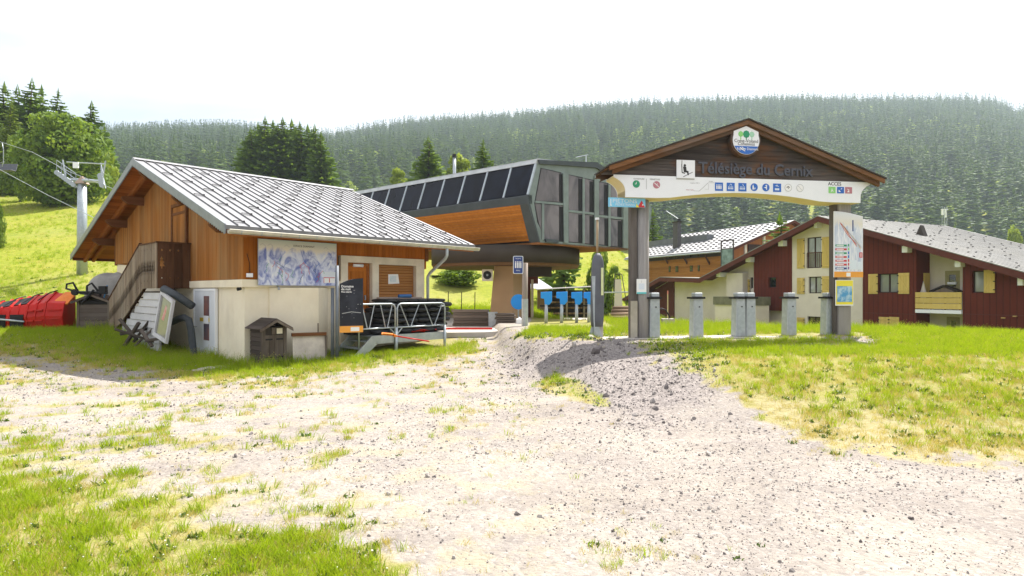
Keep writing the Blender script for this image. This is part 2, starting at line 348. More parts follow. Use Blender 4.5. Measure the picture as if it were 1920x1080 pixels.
def ground_mat():
    m, t, b = newmat('ground_of_gravel_and_turf')
    A = lambda n: nd(t, 'ShaderNodeAttribute', attribute_name=n).outputs['Fac']
    big = tex(t, .9, (1, 1, 1), 5, .6); fine = tex(t, 9, (1, 1, 1), 6, .75); grit = tex(t, 55, (1, 1, 1), 3, .7)
    c = nd(t, 'ShaderNodeTexCoord'); vo = nd(t, 'ShaderNodeTexVoronoi'); vo.inputs['Scale'].default_value = 26; t.links.new(c.outputs['Object'], vo.inputs['Vector'])
    gcol = mixc(t, ramp(t, big, (.38, 0.), (.62, 1.)), (.33, .295, .255), (.25, .222, .20))
    st = mixc(t, .75, gcol, ramp(t, vo.outputs['Color'], (0., (.11, .096, .094)), (.4, (.22, .20, .19)), (1., (.46, .42, .39))))
    gcol = mixc(t, ramp(t, fine, (.40, 0.), (.62, .85)), gcol, st)
    trk = tex(t, .55, (.35, 1.6, 1), 5, .6, dist=.8); gcol = mixc(t, ramp(t, trk, (.50, 0.), (.66, .5)), gcol, mixc(t, 1., gcol, (.72, .69, .68), 'MULTIPLY'))
    stw = ramp(t, tex(t, 1.7, (1, 1, 1), 6, .7), (.50, 0.), (.62, .55)); sx_ = nd(t, 'ShaderNodeSeparateXYZ'); t.links.new(c.outputs['Object'], sx_.inputs[0]); lft = ramp(t, sx_.outputs[0], (0., 1.), (1., 0.)); sm = nd(t, 'ShaderNodeMath', operation='MULTIPLY'); t.links.new(stw, sm.inputs[0]); t.links.new(lft, sm.inputs[1]); gcol = mixc(t, sm.outputs[0], gcol, (.33, .29, .19))
    gcol = mixc(t, ramp(t, grit, (.60, 0.), (.72, .75)), gcol, (.13, .115, .105))
    pile = mixc(t, ramp(t, vo.outputs['Color'], (.0, 0.), (.9, 1.)), (.12, .106, .102), (.30, .268, .255))
    pk = nd(t, 'ShaderNodeMath', operation='MULTIPLY'); pk.inputs[1].default_value = .92; t.links.new(A('pile'), pk.inputs[0])
    gcol = mixc(t, pk.outputs[0], gcol, pile)
    tuft = tex(t, 2.2, (1, 1, 1), 6, .7); far = tex(t, .11, (1, 1, 1), 6, .65)
    gr = mixc(t, ramp(t, tuft, (.3, 0.), (.7, 1.)), (.12, .165, .012), (.25, .27, .026))
    lawnsoil = mixc(t, ramp(t, fine, (.38, 0.), (.62, 1.)), mixc(t, ramp(t, tuft, (.35, 0.), (.65, 1.)), (.13, .155, .025), (.22, .22, .055)), (.28, .245, .12))
    gr = mixc(t, A('meadow'), lawnsoil, gr)
    gr = mixc(t, ramp(t, far, (.42, 0.), (.68, .55)), gr, (.30, .26, .06))
    gr = mixc(t, A('dry'), gr, mixc(t, ramp(t, fine, (.35, 0.), (.65, 1.)), (.28, .235, .10), (.34, .30, .19)))
    ad = nd(t, 'ShaderNodeMath', operation='MULTIPLY_ADD'); ad.inputs[1].default_value = .55; t.links.new(fine, ad.inputs[0]); t.links.new(A('lawn'), ad.inputs[2])
    k = ramp(t, ad.outputs[0], (.56, 0.), (.86, 1.))
    t.links.new(mixc(t, k, gcol, gr), b.inputs['Base Color']); b.inputs['Roughness'].default_value = .95; b.inputs['Specular IOR Level'].default_value = .1
    h = nd(t, 'ShaderNodeMath', operation='ADD'); t.links.new(fine, h.inputs[0])
    h2 = nd(t, 'ShaderNodeMath', operation='MULTIPLY'); h2.inputs[1].default_value = -.35; t.links.new(vo.outputs['Distance'], h2.inputs[0]); t.links.new(h2.outputs[0], h.inputs[1])
    bn = nd(t, 'ShaderNodeBump'); bn.inputs['Strength'].default_value = .7; bn.inputs['Distance'].default_value = .05
    t.links.new(h.outputs[0], bn.inputs['Height']); t.links.new(bn.outputs[0], b.inputs['Normal']); return m
me.materials.append(ground_mat()); link('ground', me, None, 'structure')

# ---------------- scattered growth and stones: one object each, instanced from small templates ----------------
def scatter(name, P, S, R, K, templates):
    """one object: template K[i] at each point P[i], size S[i], turn R[i]"""
    me = bpy.data.meshes.new(name); me.vertices.add(len(P)); me.vertices.foreach_set('co', np.asarray(P, np.float32).ravel())
    for nme, typ, arr, key in (('size', 'FLOAT', S, 'value'), ('turn', 'FLOAT_VECTOR', R, 'vector'), ('kind_of', 'INT', K, 'value')):
        at = me.attributes.new(nme, typ, 'POINT'); at.data.foreach_set(key, np.asarray(arr, np.int32 if typ == 'INT' else np.float32).ravel())
    o = link(name, me, None, 'stuff'); ng = bpy.data.node_groups.new(name, 'GeometryNodeTree')
    ng.interface.new_socket('Geometry', in_out='INPUT', socket_type='NodeSocketGeometry'); ng.interface.new_socket('Geometry', in_out='OUTPUT', socket_type='NodeSocketGeometry')
    gi = ng.nodes.new('NodeGroupInput'); go = ng.nodes.new('NodeGroupOutput'); jn = ng.nodes.new('GeometryNodeJoinGeometry'); lk = ng.links
    def attr(n, ty):
        a = ng.nodes.new('GeometryNodeInputNamedAttribute'); a.data_type = ty; a.inputs['Name'].default_value = n; return [s for s in a.outputs if s.enabled][0]
    sz, tu, kd = attr('size', 'FLOAT'), attr('turn', 'FLOAT_VECTOR'), attr('kind_of', 'INT')
    mp_ = ng.nodes.new('GeometryNodeMeshToPoints'); lk.new(gi.outputs[0], mp_.inputs['Mesh'])
    for k, tm in enumerate(templates):
        to = bpy.data.objects.new(name+'_template', tm)
        oi = ng.nodes.new('GeometryNodeObjectInfo'); oi.inputs['Object'].default_value = to; oi.inputs['As Instance'].default_value = True
        cp = ng.nodes.new('FunctionNodeCompare'); cp.data_type = 'INT'; cp.operation = 'EQUAL'
        ins = [s for s in cp.inputs if s.enabled]; lk.new(kd, ins[0]); ins[1].default_value = k
        ip = ng.nodes.new('GeometryNodeInstanceOnPoints'); lk.new(mp_.outputs[0], ip.inputs['Points']); lk.new(cp.outputs[0], ip.inputs['Selection'])
        lk.new(oi.outputs['Geometry'], ip.inputs['Instance']); lk.new(tu, ip.inputs['Rotation']); lk.new(sz, ip.inputs['Scale']); lk.new(ip.outputs[0], jn.inputs[0])
    lk.new(jn.outputs[0], go.inputs[0]); md = o.modifiers.new('scatter', 'NODES'); md.node_group = ng; return o

MT['grass'] = leafmat('grass_blades', (.12, .23, .012), (.43, .51, .035), .42, .7, .6)
MT['drygrass'] = leafmat('dry_grass_blades', (.34, .28, .08), (.55, .47, .20), .35, .7, .6)
MT['weed'] = leafmat('weed_leaves', (.05, .10, .02), (.14, .20, .05), .35, 2, .5)
MT['flower'] = leafmat('small_flowers', (.75, .75, .7), (.85, .85, .8), .2, 2, .2)
def clump(name, n, h, spread, w, mt, seed, lean=.5, heads=None, hs=3):
    r = random.Random(seed); mb = MB()
    for i in range(n):
        a = r.uniform(0, 6.283); d = spread*math.sqrt(r.random()); bx_, by_ = d*math.cos(a), d*math.sin(a)
        hh = h*r.uniform(.45, 1.1); la = r.uniform(0, 6.283); ll = hh*lean*r.uniform(.3, 1.3); f = r.uniform(0, 6.283); wx, wy = w*math.cos(f), w*math.sin(f)
        p0 = Vector((bx_, by_, -.02)); p1 = p0+Vector((ll*.35*math.cos(la), ll*.35*math.sin(la), hh*.6)); p2 = p0+Vector((ll*math.cos(la), ll*math.sin(la), hh))
        b = len(mb.v); W = Vector((wx, wy, 0)); mb.v += [tuple(p0-W), tuple(p0+W), tuple(p1-W*.8), tuple(p1+W*.8), tuple(p2)]
        mb.f += [(b, b+1, b+3, b+2), (b+2, b+3, b+4)]; mb.m += [0, 0]
        if heads and r.random() < heads: mb.box(p2, (w*hs, w*hs, w*hs*.8), 1)
    return mb.mesh(name, mt, True, False)
TG = [clump('turf_clump', 16, .13, .11, .004, [MT['grass']], 1), clump('turf_clump', 14, .20, .09, .005, [MT['grass']], 2),
      clump('dry_clump', 15, .12, .11, .0035, [MT['drygrass']], 3, .7), clump('weed_clump', 14, .09, .10, .018, [MT['weed'], MT['flower']], 4, 1.1, .12, .9),
      clump('tall_clump', 12, .34, .10, .005, [MT['grass'], MT['drygrass']], 5, .45, .3, 2.2)]
N = 230000
y = 2.6*(48/2.6)**RNG.random(N); x = (RNG.random(N)*2-1)*(1.02*y+2.5)
z = terrain(x, y); g, dry, dark = masks(x, y, z)
keep = RNG.random(N) < np.clip(g*1.15, 0, 1)**1.3*np.where(dark > .5, .35, 1)*np.where(y < 11, .20+.50*sstep(.38, .60, fbm(x*1.9, y*1.9, 77)), np.where(x > 1, .66+.34*sstep(.35, .58, fbm(x*.9, y*.9, 78)), 1))
# keep blades off built floors
cA, sA = math.cos(math.atan2(.730, .683)), math.sin(math.atan2(.730, .683))
lx, ly = (x+6.78)*cA+(y-14.82)*sA, -(x+6.78)*sA+(y-14.82)*cA
keep &= ~((lx > -.02) & (lx < 7) & (ly > -.0) & (ly < 12)) & ~((lx > 2.9) & (lx < 6.6) & (ly > -1.45) & (ly < 0))
gax, gay = (x-6.2)*.989+(y-15.4)*.148, -(x-6.2)*.148+(y-15.4)*.989
keep &= ~((np.abs(gay) < .45) & (gax > -4) & (gax < 3.5))
keep &= ~((x > -5.5) & (x < 3.6) & (y > 19.6) & (y < 27)) & ~((y > 19.2) & (y < 30) & (x > -6.5) & (x < -1.0))
keep &= RNG.random(N) < sstep(48, 26, y)
x, y, z, g, dry, dark = (a[keep] for a in (x, y, z, g, dry, dark)); n = len(x)
size = (.30+.024*y)*(.7+.6*RNG.random(n))*(.75+.45*g)
size = np.where((y < 9) & (x < 0), size*1.15, size)
k = np.where(RNG.random(n) < .45, 0, 1); k = np.where(RNG.random(n) < np.maximum(dry*.9, .36*(y < 11)+.22*(x > 2)), 2, k); k = np.where(RNG.random(n) < .05+.5*dark*(y > 10), 3, k)
lx, ly = (x+6.78)*cA+(y-14.82)*sA, -(x+6.78)*sA+(y-14.82)*cA
nearwall = ((lx < 0) & (lx > -1.6) & (ly > -.5) & (ly < 12)) | ((ly < 0) & (ly > -1.7) & (lx > -.5) & (lx < 7))
k = np.where(nearwall & (RNG.random(n) < .22) & ~((lx > 1.4) & (ly < -.6)), 4, k)
behind = (y > 17) & (y < 30) & (x > 3) & (RNG.random(n) < .25); k = np.where(behind, 4, k); size = np.where(behind, size*.75, size)
M_ = 90000; y2 = 24*(125/24)**RNG.random(M_); x2 = (RNG.random(M_)*2-1)*1.0*y2; z2 = terrain(x2, y2)
k2 = (RNG.random(M_) < sstep(22, 40, y2)*(.25+.75*sstep(.4, .6, fbm(x2*.35, y2*.35, 91)))) & ((x2 < -8.5-.0*y2) | (x2 > 1.5))
lx2, ly2 = (x2+6.78)*cA+(y2-14.82)*sA, -(x2+6.78)*sA+(y2-14.82)*cA; rx2, ry2 = (x2-21.07)*.4206-(y2-40.31)*.907, (x2-21.07)*.907+(y2-40.31)*.4206
k2 &= ~((lx2 > -.5) & (lx2 < 8) & (ly2 > -1) & (ly2 < 13)) & ~((ry2 > -.3) & (ry2 < 14) & (rx2 > -17) & (rx2 < 15))
x2, y2, z2 = x2[k2], y2[k2], z2[k2]; m2 = len(x2)
x, y, z = np.concatenate([x, x2]), np.concatenate([y, y2]), np.concatenate([z, z2]); size = np.concatenate([size, (.6+.016*y2)*(.6+.7*RNG.random(m2))]); k = np.concatenate([k, np.where(RNG.random(m2) < .2, 2, RNG.integers(0, 2, m2))]); n = len(x)
turn = np.stack([RNG.normal(0, .12, n), RNG.normal(0, .12, n), RNG.random(n)*6.283], -1)
scatter('grass', np.stack([x, y, z], -1), size, turn, k, TG)
# stones
MT['stone0'] = mat('pale_gravel_stone', (.42, .385, .355), .9, col2=(.30, .275, .255), scale=30); MT['stone'] = mat('gravel_stone', (.36, .33, .31), .9, col2=(.20, .18, .172), scale=30, contrast=(.3, .6)); MT['stone2'] = mat('dark_gravel_stone', (.20, .175, .17), .9, col2=(.10, .09, .09), scale=30)
def stone(seed, mt):
    bm = bmesh.new(); bmesh.ops.create_icosphere(bm, subdivisions=1, radius=1); r = random.Random(seed)
    for v in bm.verts: v.co *= r.uniform(.7, 1.15); v.co.z *= .6; v.co.x *= 1.25
    me = bpy.data.meshes.new('stone'); bm.to_mesh(me); bm.free(); me.materials.append(mt); return me
N = 170000; y = 2.7*(18/2.7)**RNG.random(N); x = (RNG.random(N)*2-1)*(.95*y+1.5); z = terrain(x, y); g, dry, dark = masks(x, y, z)
cl = fbm(x*.9, y*.9, 55)
keep = (RNG.random(N) < (1-g)*np.clip((cl-.34)*3, .05, .6)) | (RNG.random(N) < dark*.8); x, y, z, dark = (a[keep] for a in (x, y, z, dark)); n = len(x)
size = (.0018+.00052*y)*np.exp(RNG.normal(0, .55, n))*(1+.35*dark)*np.where(RNG.random(n) < .012*dark, 3.2, 1)
scatter('gravel', np.stack([x, y, z+.1*size], -1), size, RNG.random((n, 3))*6.283, np.where(RNG.random(n) < dark*.9, RNG.integers(1, 4, n), np.where(RNG.random(n) < .45, 0, np.where(RNG.random(n) < .6, 1, 2))), [stone(1, MT['stone0']), stone(2, MT['stone']), stone(3, MT['stone2']), stone(4, MT['stone2'])])

# ---------------- trees ----------------
MT['spruce'] = leafmat('spruce_needles', (.055, .115, .030), (.21, .30, .05), .4, .55, .35)
MT['spruce_far'] = leafmat('far_spruce_needles', (.007, .028, .022), (.125, .195, .06), .28, .35, .8)
MT['larch'] = leafmat('bright_needles', (.09, .15, .03), (.24, .30, .06), .35, .4, .4)
MT['leaf'] = leafmat('broad_leaves', (.06, .13, .022), (.25, .33, .06), .4, .6, .2)
MT['leaf_far'] = leafmat('far_broad_leaves', (.16, .24, .04), (.40, .48, .10), .35, .3, .6)
MT['leaf_lime'] = leafmat('lime_leaves', (.13, .20, .03), (.32, .38, .07), .4, .6, .2)
MT['bark'] = mat('bark', (.12, .085, .06), .9, col2=(.06, .045, .035), scale=6, stretch=(1, 1, .2), bump=.4)
def spruce(name, h, r, levels, nb, seed, mt, hi=True, bare=.08):
    rr = np.random.default_rng(seed); V = []; Fc = []
    def quad(a, b, c, d): i = len(V); V.extend((a, b, c, d)); Fc.append((i, i+1, i+2, i+3))
    for L_ in range(levels):
        t = (L_+.3*rr.random())/levels; zz = h*(bare+(1-bare)*t); ln = r*(1-t)**.66*(.55+.45*min(1, t*6+.5))+.02*h*(1-t)
        for k in range(max(4, int(nb*(1-.5*t)))):
            a = rr.random()*6.283; l = ln*(.65+.5*rr.random()); dr = -.28-.35*(1-t)*rr.random(); up = .12
            D = np.array([math.cos(a), math.sin(a), 0]); S = np.array([-D[1], D[0], 0])
            ns = 3 if hi else 1; w0 = l*(.20 if hi else .38)
            for j in range(ns):
                s0, s1 = j/ns, (j+1.25)/ns
                p0 = np.array([0, 0, zz])+D*l*s0+np.array([0, 0, l*(dr*s0+up*s0*s0*2)]); p1 = np.array([0, 0, zz])+D*l*min(s1, 1.02)+np.array([0, 0, l*(dr*s1+up*s1*s1*2)])
                w = w0*(1.15-.75*s0)*(.8+.4*rr.random()); hang = np.array([0, 0, -l*.16*(.6+.8*rr.random())]) if hi else np.array([0, 0, -l*.22])
                mid = (p0+p1)/2
                if hi:
                    quad(tuple(p0), tuple(mid+S*w+hang*.6), tuple(p1+S*w*.35+hang*.5), tuple(p1)); quad(tuple(p0), tuple(p1), tuple(p1-S*w*.35+hang*.5), tuple(mid-S*w+hang*.6))
                    if rr.random() < .7: quad(tuple(p0), tuple(mid+hang*1.5+S*w*.3), tuple(p1+hang*1.2), tuple(p1))
                else:
                    quad(tuple(p0), tuple(mid+S*w+hang), tuple(p1+hang*.5), tuple(mid-S*w+hang))
    for k in range(4):
        a = k*1.571; quad((0, 0, h*1.03), (.03*h*math.cos(a)*.6, .03*h*math.sin(a)*.6, h*.93), (0, 0, h*.9), (.03*h*math.cos(a+1)*.6, .03*h*math.sin(a+1)*.6, h*.93))
    me = bpy.data.meshes.new(name); me.from_pydata(V, [], Fc); me.materials.append(mt); me.update(); return me
def broad(name, w, h, lobes, n, leaf, seed, mt, z0=.15):
    """crown of leaf sprays spread over uneven lobes"""
    rr = np.random.default_rng(seed); V = []; Fc = []
    cs = []
    for i in range(lobes):
        a = rr.random()*6.283; t = rr.random(); rad = w/2*math.sin(math.pi*(.15+.75*t))*.62*math.sqrt(rr.random())
        cs.append((rad*math.cos(a), rad*math.sin(a), h*(z0+(.9-z0)*t), w*(.14+.12*rr.random())*(1.1-.4*t)))
    for i in range(n):
        c = cs[rr.integers(lobes)]; d = rr.normal(size=3); d /= np.linalg.norm(d); d[2] = d[2]*.9+.12
        p = np.array(c[:3])+d*c[3]*(.55+.5*rr.random()**.5)*np.array([1, 1, .85])
        e1 = rr.normal(size=3); e1 /= np.linalg.norm(e1); nrm = d+.7*rr.normal(size=3); e1 = np.cross(nrm, e1); e1 /= (np.linalg.norm(e1)+1e-6); e2 = np.cross(nrm/np.linalg.norm(nrm), e1)
        s = leaf*(.5+.8*rr.random()); j = len(V)
        V.extend([tuple(p-e1*s*.5), tuple(p+e2*s*.32+e1*s*.05), tuple(p+e1*s*.55), tuple(p-e2*s*.32)]); Fc.append((j, j+1, j+2, j+3))
    me = bpy.data.meshes.new(name); me.from_pydata(V, [], Fc); me.materials.append(mt); me.update(); return me
def trunk_mesh(h, r, limbs, seed, reach=.3):
    rr = random.Random(seed); mb = MB(); mb.tube([(0, 0, -.3), (0, 0, h*.3), (.02*h, 0, h*.65), (0, .01*h, h*.95)], [r*1.25, r*.85, r*.5, r*.08], 8)
    for k in range(limbs):
        z = h*rr.uniform(.25, .75); a = rr.uniform(0, 6.283); l = h*reach*rr.uniform(.6, 1.1)
        mb.tube([(0, 0, z), (l*.5*math.cos(a), l*.5*math.sin(a), z+l*.25), (l*math.cos(a), l*math.sin(a), z+l*.4)], [r*.4, r*.22, r*.05], 5)
    return mb.mesh('trunk', MT['bark'], True)
HS = [spruce('crown', 17, 3.6, 36, 17, s, MT['spruce'], True, .03) for s in (1, 2, 3)]; HT = trunk_mesh(17, .26, 0, 1)
SL = spruce('crown', 17, 3.6, 34, 14, 9, MT['larch'], True, .03); BB = {}
def tree(name, label, cat, x, y, crown, trunk, s=1, sz=1, group=None, z=None):
    t = thing(name, label, cat, (x, y, tz(x, y) if z is None else z), random.uniform(0, 6.28), group)
    link('crown', crown, t); link('trunk', trunk, t); t.scale = (s, s, s*sz); return t
def at_px(u, Y): return (u-CX)/FP*Y
def spr(u, vtop, Y, label, i=0, wide=1, group=None, crown=None):
    x = at_px(u, Y); z = tz(x, Y); h = EYE+(HY-vtop)/FP*Y-z; s = h/17.4
    t = tree('spruce_tree', label, 'spruce', x, Y, crown or HS[i % 3], HT, s, 1, group); t.scale = (s*wide, s*wide, s); return t
# ---- the wooded slope on the left ----
for i, (u, v, Y_, w, lab) in enumerate([
  (8, 152, 92, 1.35, 'spruce at the edge of the frame, standing leftmost above the meadow'), (33, 158, 99, 1.4, 'spruce second along the row above the meadow, behind the broad tree'),
  (60, 145, 94, 1.35, 'tallest spruce of the row on the left slope, dark and pointed'), (78, 158, 104, 1.2, 'spruce partly behind the tallest one on the left slope'),
  (109, 164, 97, 1.1, 'narrow spruce standing alone against the sky right of the tallest one'), (172, 188, 90, 1.45, 'dark spruce behind the right side of the round broad-leaved tree'),
  (196, 232, 96, .95, 'lower spruce half hidden behind the round broad-leaved tree')]):
    spr(u, v, Y_, lab, i, w, 'spruces on the left slope')
spr(22, 185, 84, 'light yellow-green conifer in front of the dark spruces on the left slope', 0, 1.05, 'spruces on the left slope', SL)
spr(-24, 170, 86, 'light green conifer cut by the left edge of the frame', 0, 1.1, 'spruces on the left slope', SL)
spr(-20, 160, 100, 'dark conifer behind the light one at the left edge of the frame', 1, 1.1, 'spruces on the left slope')
BB['big'] = broad('crown', 12.5, 11.5, 46, 15000, .55, 3, MT['leaf'], .06); BB['bigt'] = trunk_mesh(9, .45, 7, 4)
x = at_px(118, 74); tree('broadleaf_tree', 'large round broad-leaved tree on the meadow behind the lift pylon', 'tree', x, 74, BB['big'], BB['bigt'], 1, 1)
BB['mid'] = broad('crown', 6, 6, 22, 4200, .42, 5, MT['leaf'], .05); BB['midt'] = trunk_mesh(5, .16, 5, 6)
BB['lime'] = broad('crown', 6, 6, 20, 3800, .42, 6, MT['leaf_lime'], .05)
BB['bush'] = broad('crown', 4.6, 3.2, 20, 4200, .30, 8, MT['leaf'], .0); BB['busht'] = trunk_mesh(2, .08, 6, 9, .6)
def brd(u, vtop, Y_, kind, name, label, cat='tree', wpx=None, group=None):
    x = at_px(u, Y_); z = tz(x, Y_); base = {'mid': (6, 6), 'lime': (6, 6), 'bush': (4.6, 3.2)}[kind]
    h = EYE+(HY-vtop)/FP*Y_-z; s = h/base[1]*.98
    t = tree(name, label, cat, x, Y_, BB[kind], BB['busht' if kind == 'bush' else 'midt'], s, 1, group)
    if wpx: w = wpx/FP*Y_/base[0]; t.scale = (w, w, s)
    return t
brd(40, 255, 78, 'mid', 'broadleaf_tree', 'smaller broad-leaved tree against the left flank of the round one', wpx=80)
brd(205, 285, 84, 'lime', 'broadleaf_tree', 'yellow-green tree peeping out right of the round broad-leaved tree', wpx=50)
brd(-6, 385, 50, 'bush', 'shrub', 'small dark shrub in the meadow at the left edge of the frame', 'shrub', wpx=34)
# ---- the dark clump behind the chalet roof ----
ORD = ['leftmost', 'second', 'third', 'fourth', 'fifth', 'sixth', 'seventh', 'eighth', 'ninth', 'tenth', 'eleventh', 'twelfth']
CL = {u: (ORD[k]+(' dark spruce' if k == 0 else ' dark spruce from the left')+' in the dense clump behind the chalet roof' if k < 12 else 'rightmost and lowest dark spruce in the dense clump behind the chalet roof') for k, u in enumerate(sorted([470, 484, 497, 512, 530, 547, 562, 577, 590, 602, 463, 520, 555]))}
for i, (u, v, w) in enumerate([(470, 238, 1.0), (484, 228, 1.0), (497, 217, .95), (512, 224, 1.0), (530, 219, 1.0), (547, 222, .95), (562, 226, 1.0), (577, 232, .95), (590, 232, 1.0), (602, 246, .95), (463, 258, 1.0), (520, 232, 1.2), (555, 238, 1.2)]):
    spr(u, v, 122+(i*5) % 9, CL[u], i, w*1.6, 'dark spruces in the clump behind the chalet roof')
# ---- between the chalet roof and the station ----
spr(803, 254, 100, 'broad dark spruce rising behind the station roof, left of the flue', 0, 1.75)
spr(906, 258, 96, 'narrow spruce with bright tips behind the station roof', 1, 1.35)
brd(748, 316, 112, 'lime', 'broadleaf_tree', 'small lime-green tree left of the broad dark spruce', wpx=46)
brd(862, 290, 104, 'lime', 'broadleaf_tree', 'bright yellow-green tree behind the flue on the station roof', wpx=78)
brd(862, 498, 50, 'bush', 'shrub', 'dark dense shrub on the meadow seen under the station', 'shrub', wpx=110)
brd(826, 516, 52, 'bush', 'shrub', 'lighter shrub left of the dark one under the station', 'shrub', wpx=60)
brd(1130, 470, 50, 'bush', 'broadleaf_tree', 'dark leafy tree under the right end of the station', 'tree', wpx=88)
x = at_px(1056, 49); t = tree('spruce_tree', 'spruce with a bare lower trunk seen under the station beside the column', 'spruce', x, 49, spruce('crown', 9, 2.6, 20, 9, 31, MT['spruce'], True, .16), trunk_mesh(9, .2, 0, 5), 1)
spr(1224, 388, 92, 'slim spruce between the left gate post and the timber chalet roof', 2, 1.0)
spr(1462, 398, 54, 'young bright spruce in front of the timber chalet gable', 1, 1.7)
spr(1790, 418, 190, 'spruce behind the red chalet roof, foremost of the slope', 2, 1.0)
brd(1905, 424, 150, 'lime', 'broadleaf_tree', 'yellow-green tree behind the right end of the red chalet roof', wpx=46)
# ---- the forest on the mountain: the nearest as single trees, the rest as one mass ----
FS = [spruce('forest_spruce', 25, 5.0, 13, 10, 40+i, MT['spruce_far'], False, .03) for i in range(4)]
FD = broad('forest_broadleaf', 11, 14, 14, 420, 2.0, 60, MT['leaf_far'], .05)
N = 19000
yy = np.sqrt(RNG.random(N)*(1190**2-300**2)+300**2); kk = RNG.random(N)*2.1-1.05; xx = kk*yy
cl = fbm(xx*.012, yy*.012, 71); zz = terrain(xx, yy)
kind = np.where(RNG.random(N) < .05+.45*sstep(.51, .64, cl), 4, RNG.integers(0, 4, N))
size = np.exp(np.clip(RNG.normal(0, .28, N), -.55, .32))*np.where(kind == 4, .8, 1.0)
ok = (zz > 5) & (yy > 300)
xx, yy, zz, kind, size = (a[ok] for a in (xx, yy, zz, kind, size))
uu = CX+FP*xx/yy; vis = (uu > 640) & (uu < 1920) & (yy < 520)
order = np.argsort(np.where(vis, yy, 1e9)); single = order[:270]; rest = np.ones(len(xx), bool); rest[single] = False
fo = scatter('forest', np.stack([xx, yy, zz-.3], -1)[rest], size[rest], np.stack([0*xx, 0*xx, RNG.random(len(xx))*6.283], -1)[rest], kind[rest], FS+[FD])
for i in single:
    d = kind[i] == 4
    o = thing('forest_broadleaf' if d else 'forest_spruce', '', ''); link('crown', FD if d else FS[kind[i]], o); o.location = (xx[i], yy[i], zz[i]-.3); s = size[i]; o.scale = (s, s, s); o.rotation_euler.z = random.uniform(0, 6.28)
    if d: tag(o, 'light green broad-leaved tree low on the forested mountainside', 'tree', 'broad-leaved trees at the foot of the mountain forest')
    else: tag(o, 'spruce low on the forested mountainside behind the buildings', 'spruce', 'spruces at the foot of the mountain forest')
# ---- air ----
hz = MB(); hz.bx(-2900, 2900, -60, 2500, -6, 480)
hm = bpy.data.materials.new('air'); hm.use_nodes = True; ht = hm.node_tree; ht.nodes.clear(); ho = ht.nodes.new('ShaderNodeOutputMaterial'); hv = ht.nodes.new('ShaderNodeVolumePrincipled')
hv.inputs['Color'].default_value = (.72, .85, 1, 1); hv.inputs['Density'].default_value = .00018; hv.inputs['Anisotropy'].default_value = .2
ht.links.new(hv.outputs[0], ho.inputs['Volume']); hzo = hz.build('haze', hm, None, False, 'stuff')
# ================= the lift chalet on the left =================
CH = Frame(-6.78, 14.82, math.atan2(.730, .683))       # x along the long wall, y along the gable wall (to the back left)
LW, GW = 5.8, 12.0                                      # long wall, gable wall
RY, RZ, EZ, EY0, EY1, OX0, OX1 = 6.25, 6.0, 3.36, -1.1, 15.3, -.85, 6.98
def roofz(y): return RZ-(RZ-EZ)*((RY-y)/(RY-EY0) if y < RY else (y-RY)/(EY1-RY))
ch = thing('lift_chalet', 'timber clad chalet with a grey metal roof and outside stair', 'chalet', CH.o, CH.a)
# plastered body
SUX = CH.on(1, -.02, 637, 500).x
mb = MB(); mb.prism([(.04, .33, -.6), (.04, .33, 2.2), (.04, GW, 2.9), (.04, GW, -.6)], (LW-.08, 0, 0)); mb.bx(.04, SUX, .04, .33, -.6, 2.12); mb.bx(SUX, LW-.04, .04, .33, -.6, .4); mb.build('plaster_wall', MT['plaster'], ch)
mb = MB(); mb.prism([(.06, .34, 2.1), (.06, .34, roofz(.34)-.34), (.06, RY, RZ-.34), (.06, GW-.06, roofz(GW)-.34), (.06, GW-.06, 2.1)], (LW-.12, 0, 0)); mb.bx(.06, SUX, .06, .34, 2.12, roofz(0)-.3); mb.build('upper_wall', MT['clad'], ch)
# gable boards
mb = MB(); y = 0.0; r = random.Random(3)
while y < GW-.01:
    w = min(.142, GW-y); zb = 2.13 if y < 5.6 else 2.89
    for a, b in ([(y, y+w-.007)] if not (y < RY < y+w) else [(y, RY-.003), (RY+.003, y+w-.007)]):
        x0 = -.02-.006*r.random(); mb.hexa([(x0, a, zb), (x0, b, zb), (x0, b, roofz(b)-.30), (x0, a, roofz(a)-.30)], [(.05, a, zb), (.05, b, zb), (.05, b, roofz(b)-.30), (.05, a, roofz(a)-.30)])
    y += w
mb.build('gable_cladding', MT['clad'], ch, kind='stuff')
# long wall boards: down to the band left of the door surround, only above it beyond
SU0, SU1 = CH.on(1, -.02, 637, 500).x, CH.on(1, -.02, 793, 500).x
SUT = CH.on(1, -.02, 640, 479).z
mb = MB(); x = 0.0
while x < LW-.01:
    w = min(.125, LW-x); zb = 2.13 if x+w < SU0+.05 else SUT
    y0 = -.02-.006*r.random(); mb.bx(x, x+w-.006, y0, .05, zb, roofz(0)-.22)
    x += w
mb.build('wall_cladding', MT['clad_bright'], ch, kind='stuff')
mb = MB(); mb.bx(LW-.03, LW+.10, -.05, .08, SUT-.05, roofz(0)-.2); mb.build('corner_board', MT['beam'], ch); MB().bx(-.03, .05, GW-.04, GW+.06, 2.85, roofz(GW)-.3).build('corner_board', MT['beam'], ch); MB().bx(LW-.04, LW+.02, -.02, .33, SUT-.3, roofz(0)-.2).build('corner_board', MT['clad_bright'], ch)
mb = MB(); mb.bx(-.06, 0.04, -.06, 3.72, 1.93, 2.125); mb.bx(.042, SU0, -.06, .038, 1.93, 2.125); mb.build('plaster_band', MT['plaster'], ch)
# bay of the lower wall
mb = MB(); mb.prism([(.66, .1, -.6), (.66, 0, -.6), (1.75, -.55, -.6), (2.35, .03, -.6), (2.35, .1, -.6)], (0, 0, 2.52)); mb.build('lower_bay', MT['plaster'], ch)
